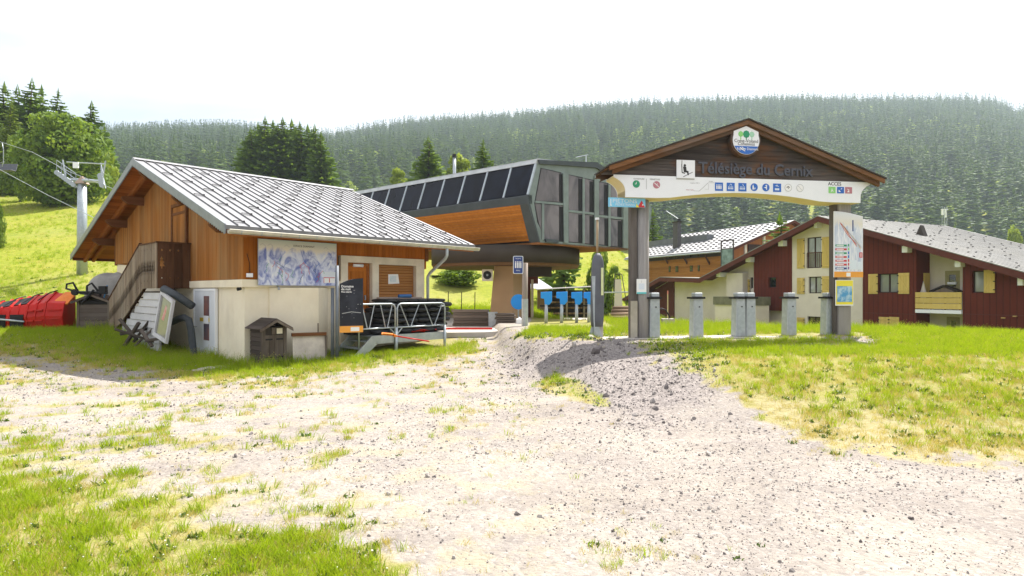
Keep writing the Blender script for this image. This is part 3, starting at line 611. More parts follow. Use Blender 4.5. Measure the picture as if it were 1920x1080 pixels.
# door surround with recessed door and ticket window
DX0, DX1 = CH.on(1, -.05, 651, 550).x, CH.on(1, -.05, 697, 550).x
WX0, WX1 = CH.on(1, -.05, 709, 530).x, CH.on(1, -.05, 779, 530).x
WZ0, WZ1 = CH.on(1, -.05, 740, 557).z, CH.on(1, -.05, 740, 497).z; DZ1 = CH.on(1, -.05, 660, 492).z; DECK = .62
mb = MB()
for x0, x1, z0, z1 in ((SU0, DX0, .2, DZ1), (SU0, SU1, DZ1, SUT), (DX1, WX0, .2, DZ1), (WX0, WX1, .2, WZ0), (WX1, SU1, .2, DZ1), (WX0, WX1, WZ1, DZ1)): mb.bx(x0, x1, -.09, .035, z0, z1)
for xq in (DX0-.03, DX1+.0, WX0-.03, WX1): mb.bx(xq, xq+.03, .035, .33, .2, DZ1)
mb.bx(WX0, WX1, .035, .33, WZ1, WZ1+.03); mb.bx(WX0, WX1, .035, .33, WZ0-.03, WZ0); mb.bx(DX0, DX1, .035, .33, DZ1, DZ1+.03)
sur = mb.build('door_surround', mat('warm_white_surround', (.76, .69, .56), .85, scale=2, bump=.1), ch)
mb = MB()
for a, b in ((DX0, .26), ): pass
mb.prism([(DX0, -.085, DECK-.3), (DX0+.002, .26, DECK-.3), (DX0+.002, .26, DZ1), (DX0, -.085, DZ1)], (-.004, 0, 0)); mb.build('jamb', MT['plaster'], ch)
# the entrance door: frame, leaf with raised panels, light
mb = MB(); dw = DX1-DX0
mb.bx(DX0+.01, DX0+.09, .05, .15, DECK, DZ1); mb.bx(DX1-.09, DX1-.01, .05, .15, DECK, DZ1); mb.bx(DX0+.09, DX1-.09, .05, .15, DZ1-.09, DZ1)
dr = MB().bx(DX0+.09, DX1-.09, .09, .13, DECK, DZ1-.09).build('entrance_door', MT['clad_bright'], ch)
mb.build('door_frame', MT['rafter'], dr)
for z0, z1 in ((DECK+.15, DECK+.85), (DECK+1.0, DZ1-.25)): MB().bx(DX0+.2, DX1-.2, .07, .095, z0, z1).build('door_panel', MT['clad_bright'], dr)
MB().box((DX1-.17, .05, DECK+1.02), (.03, .06, .14)).build('handle', MT['galv'], dr)
lp = MB().tube([(DX0+.25, .03, DZ1-.08), (DX1-.25, .03, DZ1-.08)], .045, 8).build('door_lamp', MT['whitepaint'], ch, True)
# ticket window: roller shutter slats and sill
rs = MB().bx(WX0, WX1, .07, .1, WZ0, WZ1).build('roller_shutter', MT['clad_bright'], ch)
ns = 12; hh = (WZ1-WZ0)/ns
MT['slat'] = wood('shutter_slat_wood', (.46, .23, .085), (.36, .165, .055), 'x', isl=.12)
sl = MB().hexa([(WX0+.005, .07, .004), (WX1-.005, .07, .004), (WX1-.005, .07, hh-.004), (WX0+.005, .07, hh-.004)], [(WX0+.005, .045, .012), (WX1-.005, .045, .012), (WX1-.005, .045, hh-.012), (WX0+.005, .045, hh-.012)]).mesh('slat', MT['slat'])
for i in range(ns): link('slat', sl, rs).location = (0, 0, WZ0+i*hh)
bevel(MB().bx(WX0-.08, WX1+.12, -.24, .06, WZ0-.085, WZ0-.003).build('window_sill', mat('stone_sill', (.42, .34, .29), .8, scale=8, bump=.2), ch), .01)
# service door on the gable
p0, p1 = CH.on(0, -.0, 366, 600), CH.on(0, 0, 407, 600); dt = 1.93
sd = MB().bx(-.035, .01, p1.y+.05, p0.y-.05, -.1, dt-.09).build('service_door', MT['whitedoor'], ch)
MB().bx(-.05, .02, p1.y, p1.y+.05, -.2, dt-.03).bx(-.05, .02, p0.y-.05, p0.y, -.2, dt-.03).bx(-.05, .02, p1.y+.05, p0.y-.05, dt-.09, dt-.03).build('door_frame', MT['whitepaint'], sd)
gy0, gy1 = CH.on(0, -.04, 392, 600).y, CH.on(0, -.04, 382, 600).y; gz = lambda v: CH.on(0, -.04, 387, v).z
MB().bx(-.042, -.03, gy0, gy1, gz(638), gz(555)).build('pane', mat('door_glass', (.28, .12, .10), .1, col2=(.10, .09, .12), scale=1.5, spec=.7), sd)
MB().bx(-.05, -.03, gy0-.02, gy1+.28, gz(603), gz(596)).build('door_sign', mat('yellow_label', (.62, .45, .05), .5, scale=20), sd)
MB().bx(-.055, -.03, gy0+.02, gy1-.02, gz(607), gz(592)).build('notice', MT['whitepaint'], sd)
mbh = MB().tube([(-.03, gy1+.55, gz(614)), (-.1, gy1+.55, gz(614)), (-.1, gy1+.42, gz(614))], .015, 6); mbh.build('handle', MT['galv'], sd)
# small loft door up in the gable
a, b = CH.on(0, -.03, 325, 420), CH.on(0, -.03, 353, 420); z1 = CH.on(0, -.03, 339, 381).z; z0 = 2.2
ld = MB().bx(-.05, -.03, b.y, a.y, z0, z1).build('loft_door', MT['beam'], ch); n = 7
for i in range(n):
    yy0 = b.y+.08+(a.y-b.y-.16)*i/n; MB().bx(-.075, -.051, yy0+.004, yy0+(a.y-b.y-.16)/n-.004, z0, z1-.1).build('door_board', MT['clad'], ld)
MB().bx(-.10, -.05, b.y-.01, b.y+.075, z0, z1).bx(-.10, -.05, a.y-.075, a.y+.01, z0, z1).bx(-.10, -.05, b.y+.075, a.y-.075, z1-.09, z1).build('door_frame', MT['beam'], ld)
MB().bx(-.09, -.076, b.y+.08, a.y-.08, z1-.35, z1-.27).build('cross_rail', MT['beam'], ld)
# roof: soffit boards, rafters, purlins, standing-seam sheets
ysr = (RY-EY0)/math.cos(math.atan2(RZ-EZ, RY-EY0))
for side in (0, 1):
    ey = EY0 if side == 0 else EY1; nb = 26 if side == 0 else 32
    for i in range(nb):
        a, b = RY+(ey-RY)*i/nb, RY+(ey-RY)*(i+1)/nb; g_ = .006 if b > a else -.006
        lo = [(OX0+.03, a, roofz(a)-.10), (OX1-.03, a, roofz(a)-.10), (OX1-.03, b-g_, roofz(b-g_)-.10), (OX0+.03, b-g_, roofz(b-g_)-.10)]
        if side == 1 or i < 1 or i > nb-5 or True:
            MB().hexa([Vector(q)-Vector((0, 0, .022)) for q in lo], lo).build('soffit_board', MT['soffit'], ch)
mb = MB()
for side in (0, 1):
    ey = EY0 if side == 0 else EY1
    mb.hexa([(OX0, RY, RZ-.075), (OX1, RY, RZ-.075), (OX1, ey, EZ-.075), (OX0, ey, EZ-.075)], [(OX0, RY, RZ-.03), (OX1, RY, RZ-.03), (OX1, ey, EZ-.03), (OX0, ey, EZ-.03)])
mb.build('roof_deck', MT['roofedge'], ch)
for xr in (OX0+.42, ):
    for side in (0, 1):
        ey = (EY0+.1) if side == 0 else (EY1-.05)
        MB().hexa([(xr, RY, RZ-.30), (xr+.10, RY, RZ-.30), (xr+.10, ey, roofz(ey)-.30), (xr, ey, roofz(ey)-.30)], [(xr, RY, RZ-.124), (xr+.10, RY, RZ-.124), (xr+.10, ey, roofz(ey)-.124), (xr, ey, roofz(ey)-.124)]).build('rafter', MT['rafter'], ch)
for side in (1,):
    MB().hexa([(-.13, GW-.2, roofz(GW-.2)-.28), (-.03, GW-.2, roofz(GW-.2)-.28), (-.03, EY1-.05, roofz(EY1-.05)-.28), (-.13, EY1-.05, roofz(EY1-.05)-.28)], [(-.13, GW-.2, roofz(GW-.2)-.124), (-.03, GW-.2, roofz(GW-.2)-.124), (-.03, EY1-.05, roofz(EY1-.05)-.124), (-.13, EY1-.05, roofz(EY1-.05)-.124)]).build('rafter', MT['rafter'], ch)
for yp in (RY, 8.3, 10.4, 12.35, 3.1, .35):
    z = roofz(yp)-.31; pr = [( .1, 0, 0), (-.62, 0, 0), (-.68, 0, -.03), (-.70, 0, -.09), (-.66, 0, -.14), (-.58, 0, -.20), (-.5, 0, -.27), (.1, 0, -.27)]
    MB().prism([(p[0], yp-.08, z+p[2]) for p in pr], (0, .16, 0)).build('purlin', MT['beam'], ch)
NP = 29; pw = (OX1-OX0)/NP
def pan(sd):
    ey = EY0 if sd == 0 else EY1; m = MB(); zr, ze = RZ, EZ
    m.hexa([(.0, RY, zr-.03), (pw, RY, zr-.03), (pw, ey, ze-.03), (0, ey, ze-.03)], [(.012, RY, zr-.012), (pw-.012, RY, zr-.012), (pw-.012, ey, ze-.012), (.012, ey, ze-.012)])
    return m.mesh('roof_sheet', MT['roofmetal'])
def seam(sd):
    ey = EY0 if sd == 0 else EY1; m = MB(); m.hexa([(-.013, RY, RZ-.03), (.013, RY, RZ-.03), (.013, ey, EZ-.03), (-.013, ey, EZ-.03)], [(-.009, RY, RZ+.024), (.009, RY, RZ+.024), (.009, ey, EZ+.024), (-.009, ey, EZ+.024)]); return m.mesh('seam', MT['edge_seam'])
MT['edge_seam'] = mat('seam_metal', (.20, .20, .205), .6, .3)
for sd_ in (0, 1):
    pm, sm = pan(sd_), seam(sd_)
    for i in range(NP):
        p = link('roof_sheet', pm, ch); p.location = (OX0+i*pw, 0, 0)
        if i: link('seam', sm, p).location = (0, 0, 0)
MB().hexa([(OX0-.01, RY-.14, roofz(RY-.14)+.03), (OX0-.01, RY, RZ+.055), (OX0-.01, RY+.14, roofz(RY+.14)+.03), (OX0-.01, RY, RZ-.0)], [(OX1+.01, RY-.14, roofz(RY-.14)+.03), (OX1+.01, RY, RZ+.055), (OX1+.01, RY+.14, roofz(RY+.14)+.03), (OX1+.01, RY, RZ-.0)]).build('ridge_cap', MT['roofmetal'], ch)
# snow guards: bent strips in staggered rows on the visible slope
m = MB(); m.bx(-.0, pw*.95, -.008, .008, .035, .052); m.bx(0, .02, -.015, .015, 0, .035); m.bx(pw*.95-.02, pw*.95+.01, -.02, .02, 0.02, .06); m.bx(.02, pw*.8, -.05, -.038, .012, .024)
sgm = m.mesh('snow_guard', MT['snowguard'])
for row in range(8):
    y = EY0+.28+row*.86; 
    for i in range(1+(row*2) % 3, NP-1, 3):
        s = link('snow_guard', sgm, ch); s.location = (OX0+i*pw, y, roofz(y)-.005); s.rotation_euler.x = math.atan2(RZ-EZ, RY-EY0)
# verge boards, eaves flashing, gutter, downpipe
for side in (0, 1):
    ey = EY0 if side == 0 else EY1
    o = MB().hexa([(OX0-.03, RY, RZ-.21), (OX0, RY, RZ-.21), (OX0, ey, EZ-.21), (OX0-.03, ey, EZ-.21)], [(OX0-.03, RY, RZ+.015), (OX0, RY, RZ+.015), (OX0, ey, EZ+.015), (OX0-.03, ey, EZ+.015)]).build('verge_flashing', MT['roofedge'], ch)
    m = MB(); nt = 60
    for i in range(nt):
        a, b = RY+(ey-RY)*i/nt, RY+(ey-RY)*(i+.75)/nt; c_ = (a+b)/2
        m.hexa([(OX0-.02, a, roofz(a)-.214), (OX0-.02, b, roofz(b)-.214), (OX0-.02, c_, roofz(c_)-.25)], [(OX0-.005, a, roofz(a)-.214), (OX0-.005, b, roofz(b)-.214), (OX0-.005, c_, roofz(c_)-.25)])
    m.build('verge_fringe', MT['roofedge'], ch, kind='stuff')
MB().bx(OX0, OX1, EY0-.012, EY0-.0, EZ-.11, EZ-.012).build('eaves_flashing', MT['edge_seam'], ch)
MB().bx(OX0+.05, OX1-.05, EY1-.05, EY1, EZ-.22, EZ-.08).build('eaves_board', MT['beam'], ch)
MB().bx(OX0+.05, OX1-.05, EY0+.015, EY0+.05, EZ-.24, EZ-.125).build('eaves_board', MT['rafter'], ch)
m = MB(); n = 8; prof = [(EY0-.08-.075*math.cos(math.pi*k/n), EZ-.13-.085*math.sin(math.pi*k/n)) for k in range(n+1)]
for k in range(n): m.poly([(OX0+.02, *prof[k]), (OX1+.08, *prof[k]), (OX1+.08, *prof[k+1]), (OX0+.02, *prof[k+1])])
for xx_ in (OX0+.02, OX1+.08): m.poly([(xx_, *p) for p in prof])
m.tube([(OX0+.02, EY0-.157, EZ-.125), (OX1+.08, EY0-.157, EZ-.125)], .012, 6)
gu = m.build('gutter', MT['zinc'], ch, smooth=False); so = gu.modifiers.new('thick', 'SOLIDIFY'); so.thickness = .004
bk = MB()
for k in range(n): bk.poly([(-.014, prof[k][0], prof[k][1]-.004), (.014, prof[k][0], prof[k][1]-.004), (.014, prof[k+1][0], prof[k+1][1]-.004), (-.014, prof[k+1][0], prof[k+1][1]-.004)])
bkm = bk.mesh('gutter_bracket', MT['galv'])
for i in range(17): link('gutter_bracket', bkm, gu).location = (OX0+.3+i*.47, -.002, -.002)
xs = CH.on(1, EY0-.08, 838, 470).x
MB().tube([(xs, EY0-.08, EZ-.2), (xs, EY0-.08, EZ-.42), (xs-.02, EY0-.02, EZ-.52), (LW+.03, -.2, 2.42), (LW+.0, -.13, 2.3), (LW+.0, -.13, .3)], .05, 10).build('downpipe', MT['galvlight'], ch, True)
# fittings
b0 = CH.on(1, -.08, 468, 516)
bevel(MB().box((b0.x, -.08, b0.z), (.14, .09, .10)).build('meter_box', MT['whitepaint'], ch), .01)
MB().tube([(b0.x+.02, -.05, b0.z+.05), (b0.x+.02, -.04, b0.z+.3), (b0.x-.05, -.04, b0.z+.55)], .008, 5).build('cable', MT['black'], ch)
l0 = CH.on(0, -.1, 447, 541); MB().tube([(-.03, l0.y, l0.z), (-.13, l0.y, l0.z-.02)], [.035, .045], 8).build('spot_lamp', MT['black'], ch)
l0 = CH.on(1, -.2, 524, 539); MB().tube([(l0.x, -.06, l0.z+.05), (l0.x, -.16, l0.z), (l0.x, -.17, l0.z-.06)], [.02, .02, .035], 8).build('spot_lamp', MT['galv'], ch)
l0 = CH.on(1, -.3, 618, 449); m = MB(); m.box((l0.x, -.3, l0.z), (.14, .12, .06)); m.box((l0.x+.28, -.3, l0.z), (.14, .12, .06)); m.build('flood_lamp', MT['galv'], ch)
# white boarded wall under the stair (boards set with the stair below)
y0, y1 = CH.on(0, -.12, 304, 580).y, CH.on(0, -.12, 226, 600).y


# ---- the ski map board on the long wall ----
def trace(pts, w, o, ax, ay, nrm, m, mb):
    """thin line of width w along 2D points on a board"""
    for (x0, y0), (x1, y1) in zip(pts, pts[1:]):
        dx, dy = x1-x0, y1-y0; l = math.hypot(dx, dy) or 1; px, py = -dy/l*w/2, dx/l*w/2
        mb.poly([o+ax*a+ay*b+nrm for a, b in ((x0+px, y0+py), (x1+px, y1+py), (x1-px, y1-py), (x0-px, y0-py))], m)
def flat(name, col, rough=.5):
    m, t, b = newmat(name); b.inputs['Base Color'].default_value = (*col, 1); b.inputs['Roughness'].default_value = rough; return m
INK = {k: flat(k+'_ink', c) for k, c in dict(navy=(.02, .05, .22), blue=(.02, .13, .50), sky=(.20, .55, .80), green=(.02, .28, .13), lime=(.25, .60, .18), red=(.55, .03, .04), pink=(.45, .18, .22), black=(.02, .02, .02), white=(.82, .82, .82), grey=(.45, .46, .47), orange=(.78, .33, .04), yellow=(.80, .68, .05), pale=(.66, .72, .80), violet=(.20, .06, .25)).items()}
def pistemap(name, sky=(.52, .62, .60), hi=(.66, .70, .84), lo=(.13, .18, .50), sc=3., h0=.62, soft=.06):
    """printed panorama: pale sky over blue and white snow relief"""
    m, t, b = newmat(name); c = nd(t, 'ShaderNodeTexCoord'); sp = nd(t, 'ShaderNodeSeparateXYZ'); t.links.new(c.outputs['Generated'], sp.inputs[0])
    n1 = nd(t, 'ShaderNodeTexNoise'); n1.inputs['Scale'].default_value = sc; n1.inputs['Detail'].default_value = 7; n1.inputs['Roughness'].default_value = .62; n1.inputs['Distortion'].default_value = 1.6
    mp_ = nd(t, 'ShaderNodeMapping'); mp_.inputs['Scale'].default_value = (2.2, 1, .8); mp_.inputs['Rotation'].default_value = (0, .5, 0); t.links.new(c.outputs['Generated'], mp_.inputs[0]); t.links.new(mp_.outputs[0], n1.inputs['Vector'])
    rel = ramp(t, n1.outputs[0], (.36, lo), (.47, tuple((a+b_)/2 for a, b_ in zip(lo, hi))), (.55, hi), (.72, (.80, .82, .86)))
    ad = nd(t, 'ShaderNodeMath', operation='MULTIPLY_ADD'); ad.inputs[1].default_value = .35; t.links.new(n1.outputs[0], ad.inputs[0]); t.links.new(sp.outputs[2], ad.inputs[2])
    k = ramp(t, ad.outputs[0], (h0+.17-soft, 0.), (h0+.17+soft, 1.)); skc = ramp(t, sp.outputs[2], (h0, (.72, .68, .60)), (1., sky))
    t.links.new(mixc(t, k, rel, skc), b.inputs['Base Color']); b.inputs['Roughness'].default_value = .35; return m
a, b = CH.on(1, -.16, 484, 490), CH.on(1, -.16, 631, 490); bz0, bz1 = CH.on(1, -.16, 484, 535).z, CH.on(1, -.16, 484, 447).z
W_, H_ = b.x-a.x, bz1-bz0
bo = thing('piste_map_board', 'large blue and white ski map board on the chalet wall under the gutter', 'map board', CH.w(a.x, -.16, bz0), CH.a)
MB().bx(0, W_, 0, .03, 0, H_).build('backing', MT['galvlight'], bo)
MB().bx(.008, W_-.008, -.004, .0, .008, H_-.008).build('printed_map', pistemap('piste_panorama', sc=3.6, h0=.80, hi=(.58, .63, .80), lo=(.12, .16, .46)), bo)
mb = MB(); X_, Z_, Y_ = Vector((1, 0, 0)), Vector((0, 0, 1)), Vector((0, -.007, 0)); O_ = Vector((0, 0, 0)); r = random.Random(5)
for i in range(26):
    x, z = W_*r.uniform(.06, .85), H_*r.uniform(.2, .62); pts = [(x, z)]
    for k in range(r.randint(2, 4)): x += r.uniform(-.09, .09); z -= r.uniform(.03, .10); pts.append((x, max(z, .04)))
    trace(pts, .010, O_, X_, Z_, Y_, r.choice([0, 0, 1, 1, 2, 3]), mb)
mb.build('piste_lines', [INK['red'], INK['blue'], INK['black'], INK['green']], bo, kind='stuff', fix=False)
MB().bx(W_*.80, W_*.985, -.006, -.004, H_*.20, H_*.33).build('legend', INK['pale'], bo); MB().bx(W_*.82, W_*.975, -.006, -.004, H_*.07, H_*.19).build('legend', INK['white'], bo)
mb = MB(); mb.bx(W_*.82, W_*.975, -.008, -.006, H_*.185, H_*.20); mb.bx(W_*.82, W_*.826, -.008, -.006, H_*.07, H_*.185); mb.bx(W_*.895, W_*.905, -.008, -.006, H_*.08, H_*.18); mb.build('legend_frame', INK['red'], bo)
text('map_title', 'ESPACE DIAMANT', .075, INK['black'], bo, (W_*.56, -.006, H_*.885), .001)
mb = MB()
for sx in (.05, .14, .34, .85): trace([(W_*(sx-.03), H_*.86), (W_*sx, H_*.9), (W_*(sx+.035), H_*.85)], .012, O_, X_, Z_, Y_, 0, mb)
mb.build('summit_marks', INK['grey'], bo, fix=False)
# ---- paper notice on the roller shutter ----
p = CH.on(1, .03, 738, 523); nt = thing('paper_notice', 'white paper notice taped on the closed roller shutter', 'notice', CH.w(p.x, .042, p.z), CH.a)
w = .19; MB().prism([(-w, 0, -.16), (w+.03, -.004, -.14), (w-.02, -.006, .15), (-w, 0, .14)], (0, -.003, 0)).build('sheet', INK['white'], nt)
MB().bx(-.13, .10, -.0095, -.0075, -.09, .10).build('printed_picture', mat('faded_print', (.55, .68, .72), .6, col2=(.75, .75, .78), scale=14), nt)

# ================= outside stair =================
ST = thing('outside_stair', 'weathered wooden stair with fir-tree cut-outs in its railing boards', 'staircase', CH.w(-.5, 6, .2), CH.a)
def SP(p): return Vector(p)-Vector((-.5, 6, .2))
sx = -.92
TL, TR = CH.on(0, sx, 262, 458), CH.on(0, sx, 293, 455); BL = CH.on(0, sx, 268, 541); FL0, FL1, FB = CH.on(0, sx, 204, 562), CH.on(0, sx, 204, 624), CH.on(0, sx, 226, 606)
ztop, zbot = TR.z, BL.z
def fir(cx, cz, s):
    P = [(0, .5), (.16, .22), (.08, .22), (.22, -.04), (.10, -.04), (.26, -.32), (.05, -.32), (.05, -.5), (-.05, -.5), (-.05, -.32), (-.26, -.32), (-.10, -.04), (-.22, -.04), (-.08, .22), (-.16, .22)]
    return [(cx+x*s*.85, cz+z*s) for x, z in P]
def dot(cx, cz, r_): return [(cx+r_*math.cos(k*1.0472), cz+r_*math.sin(k*1.0472)) for k in range(6)]
# boards of the outer side, from the landing corner down the flight
edge_t = lambda y: ztop if y <= TL.y else TL.z+(FL0.z-TL.z)*(y-TL.y)/(FL0.y-TL.y)
edge_b = lambda y: zbot if y <= BL.y else (BL.z+(FB.z-BL.z)*(y-BL.y)/(FB.y-BL.y) if y < FB.y else FB.z+(FL1.z-FB.z)*(y-FB.y)/max(.01, FL1.y-FB.y))
y = TR.y; pwid = .148; i = 0
while y < FL0.y-.03:
    y2 = min(y+pwid, FL0.y); c_ = (y+y2)/2; zt, zb = edge_t(c_), edge_b(c_); g2 = .004
    outer = [(y+g2, edge_b(y+g2)), (y2-g2, edge_b(y2-g2)), (y2-g2, edge_t(y2-g2)), (y+g2, edge_t(y+g2))]
    zm = zt-(zt-zb)*.52; hs = [fir(c_, zm, .42)] if i > 0 else []
    hs += [dot(c_, zt-.16, .020), dot(c_, zb+.22, .020)] if i % 2 else []
    MB().holed(outer, hs, SP((sx+random.uniform(-.006, .006), 0, 0)), (0, 1, 0), (0, 0, 1), (.028, 0, 0)).build('railing_board', MT['stairwood'], ST); y = y2; i += 1
MT['siding'] = mat('dull_white_siding', (.56, .56, .57), .7, col2=(.48, .48, .49), scale=2, dirt=((.30, .29, .28), .6))
yw0 = CH.on(0, sx+.12, 302, 580).y
for i in range(9):
    za, zb2 = .12+i*.21, .12+i*.21+.195
    yl = next((q for q in np.arange(FL0.y, BL.y-.2, -.02) if edge_b(q) > zb2+.02), None)
    if yl is None or yl < yw0+.1 or zb2 > BL.z: continue
    MB().hexa([SP((sx+.06, yw0, za)), SP((sx+.13, yw0, za)), SP((sx+.13, yl, za)), SP((sx+.06, yl, za))], [SP((sx+.085, yw0, zb2)), SP((sx+.13, yw0, zb2)), SP((sx+.13, yl, zb2)), SP((sx+.085, yl, zb2))]).build('siding_board', MT['siding'], ST)
# boards of the short return to the wall
x = sx+.03; i = 0
while x < -.04:
    x2 = min(x+.215, -.03); c_ = (x+x2)/2; hs = [fir(c_, (ztop+zbot)/2+.1, .36)] if i in (0,) else []
    hs += [dot(c_, ztop-.2, .03), dot(c_, zbot+.3, .02)]
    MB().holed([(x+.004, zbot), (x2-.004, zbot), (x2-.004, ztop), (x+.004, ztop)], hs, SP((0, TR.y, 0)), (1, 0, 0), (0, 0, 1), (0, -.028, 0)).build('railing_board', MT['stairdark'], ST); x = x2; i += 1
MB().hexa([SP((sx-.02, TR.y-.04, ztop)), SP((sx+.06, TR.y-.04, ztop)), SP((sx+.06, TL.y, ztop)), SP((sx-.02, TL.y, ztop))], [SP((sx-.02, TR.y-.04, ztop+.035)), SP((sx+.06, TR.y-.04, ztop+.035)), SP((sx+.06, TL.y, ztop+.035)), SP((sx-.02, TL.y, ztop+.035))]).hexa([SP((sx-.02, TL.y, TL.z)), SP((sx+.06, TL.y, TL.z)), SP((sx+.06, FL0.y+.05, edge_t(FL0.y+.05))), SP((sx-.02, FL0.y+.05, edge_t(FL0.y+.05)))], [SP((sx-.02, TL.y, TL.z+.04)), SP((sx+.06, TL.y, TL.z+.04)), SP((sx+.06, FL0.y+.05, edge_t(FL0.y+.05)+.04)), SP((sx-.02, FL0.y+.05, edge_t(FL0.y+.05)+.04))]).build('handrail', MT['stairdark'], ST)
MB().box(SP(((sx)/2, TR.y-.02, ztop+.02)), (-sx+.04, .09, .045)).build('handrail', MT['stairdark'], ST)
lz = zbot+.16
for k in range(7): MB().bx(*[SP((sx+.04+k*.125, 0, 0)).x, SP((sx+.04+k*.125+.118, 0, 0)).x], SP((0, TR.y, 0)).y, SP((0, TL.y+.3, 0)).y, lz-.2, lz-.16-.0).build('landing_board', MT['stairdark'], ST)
nst = 9
for k in range(nst):
    t = (k+.5)/nst; yk = TL.y+.3+(FL0.y-TL.y-.3)*t; zk = lz-(lz-.5)*t
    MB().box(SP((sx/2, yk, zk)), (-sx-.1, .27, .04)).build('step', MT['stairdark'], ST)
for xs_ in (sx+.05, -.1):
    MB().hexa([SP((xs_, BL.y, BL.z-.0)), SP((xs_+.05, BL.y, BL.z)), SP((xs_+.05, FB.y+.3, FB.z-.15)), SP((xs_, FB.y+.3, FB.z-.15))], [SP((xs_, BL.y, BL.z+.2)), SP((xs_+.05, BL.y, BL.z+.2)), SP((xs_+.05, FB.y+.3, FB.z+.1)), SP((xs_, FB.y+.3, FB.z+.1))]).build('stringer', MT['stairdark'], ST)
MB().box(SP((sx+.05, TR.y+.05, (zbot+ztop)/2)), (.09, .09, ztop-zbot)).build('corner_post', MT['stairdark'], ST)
# ================= chairlift station =================
S0 = Vector((.9, 25, 0)); W2 = Vector((-.773, .634, 0)).normalized(); F2 = Vector((.795, .607, 0)).normalized(); SN = Vector((-F2.y, F2.x, 0))*-1
SN = Vector((W2.y, -W2.x, 0)); SN = -SN if SN.y > 0 else SN                  # outward of the long side
FN = Vector((F2.y, -F2.x, 0))                                               # outward of the glazed front (towards the camera)
stn = thing('chairlift_station', 'grey chairlift station with sloping dark glazing and orange wooden underside', 'lift station', S0)
MT['stngrey'] = mat('station_green_grey', (.22, .265, .255), .5, .05, scale=2); MT['stndark'] = mat('station_dark_grey', (.075, .088, .095), .5, .1, scale=2)
MT['stnroof'] = mat('station_roof_metal', (.46, .48, .49), .4, .4, scale=2); MT['stnwood'] = wood('station_orange_wood', (.55, .215, .045), (.43, .15, .026), 'x', isl=.22)
MT['drum'] = mat('drum_brown', (.055, .045, .036), .65, col2=(.045, .037, .03), scale=1.5)
MT['tan'] = mat('tan_render', (.46, .30, .17), .85, col2=(.42, .27, .15), scale=1.2, bump=.1)
SL_ = 14.0
def sd_(t, o, z): return W2*t+F2*o+Vector((0, 0, z))                        # t along the side, o along the front, z
ZT, ZB_, ZM, ZG = 7.44, 3.95, 5.89, 5.55
OT, OM, OB = .25, -.25, .36
def lerp(a, b, t): return a+(b-a)*t
# closed inner body so that nothing shows through
MB().prism([sd_(.12, OB+.2, ZB_+.02), sd_(.12, OM+.25, ZM), sd_(.12, OT+.22, ZT-.08), sd_(.12, 1.6, 7.47), sd_(.12, 3.6, 7.6), sd_(.12, 6.2, 7.0), sd_(.12, 6.4, 5.9), sd_(.12, 6.0, ZB_+.02)], W2*(SL_-.2)).build('inner_body', MT['stndark'], stn)
# sloping glazing along the side
n = 10; pl = SL_/n
m_g = MB(); e = .09
def sidequad(t0, t1, f0, f1, off):
    """piece of the sloping upper side: f 0 at the bottom, 1 at the top"""
    o0, z0 = lerp(OM, OT, f0), lerp(ZM, ZT, f0); o1, z1 = lerp(OM, OT, f1), lerp(ZM, ZT, f1); D = F2*-off
    return [sd_(t0, o0, z0)+D, sd_(t1, o0, z0)+D, sd_(t1, o1, z1)+D, sd_(t0, o1, z1)+D]
for i in range(n):
    MB().hexa(sidequad(i*pl+e/2+.12*(i == 0), (i+1)*pl-e/2, .05, .92, -.10), sidequad(i*pl+e/2+.12*(i == 0), (i+1)*pl-e/2, .05, .92, .0)).build('side_pane', MT['glass_roof'], stn)
    MB().hexa(sidequad(i*pl-e/2+.06*(i == 0), i*pl+e/2+.06*(i == 0), .04, .93, -.1), sidequad(i*pl-e/2+.06*(i == 0), i*pl+e/2+.06*(i == 0), .04, .93, .035)).build('mullion', MT['galv'], stn)
MB().hexa(sidequad(0, SL_, .925, 1.03, -.1), sidequad(0, SL_, .925, 1.03, .05)).build('eaves_trim', MT['stnroof'], stn)
MB().prism([sd_(0, OM, ZM+.04), sd_(0, OM-.05, ZM), sd_(0, OM-.02, ZG), sd_(0, OM+.2, ZG), sd_(0, OM+.2, ZM+.04)], W2*SL_).build('belt_panel', MT['stndark'], stn)
# wooden lower side: boards
nb = 14
for i in range(nb):
    f0, f1 = i/nb, (i+1)/nb-.008; P = lambda t, f, o: sd_(t, lerp(OM+.0, OB+.02, f)-o, lerp(ZG-.005, ZB_+.08, f))
    MB().hexa([P(.55-.10*(1-f0), f0, -.06), P(SL_, f0, -.06), P(SL_, f1, -.06), P(.55-.10*(1-f1), f1, -.06)], [P(.55-.10*(1-f0), f0, .012), P(SL_, f0, .012), P(SL_, f1, .012), P(.55-.10*(1-f1), f1, .012)]).build('underside_board', MT['stnwood'], stn)
P = lambda t, f, o: sd_(t, lerp(OM+.0, OB+.02, f)-o, lerp(ZG-.005, ZB_, f))
MB().hexa([P(.0, 0, -.06), P(.44, 0, -.06), P(.54, 1, -.06), P(.0, 1, -.06)], [P(.0, 0, .03), P(.44, 0, .03), P(.54, 1, .03), P(.0, 1, .03)]).build('corner_cover', MT['stndark'], stn)
# underside deck
MB().prism([sd_(0, OB-.02, 0), sd_(0, 6.2, 0), sd_(SL_, 6.2, 0), sd_(SL_, OB-.02, 0)], (0, 0, .09)).build('underside_deck', wood('underside_wood', (.28, .12, .045), (.2, .085, .03), 'x'), stn).location.z = ZB_-.09
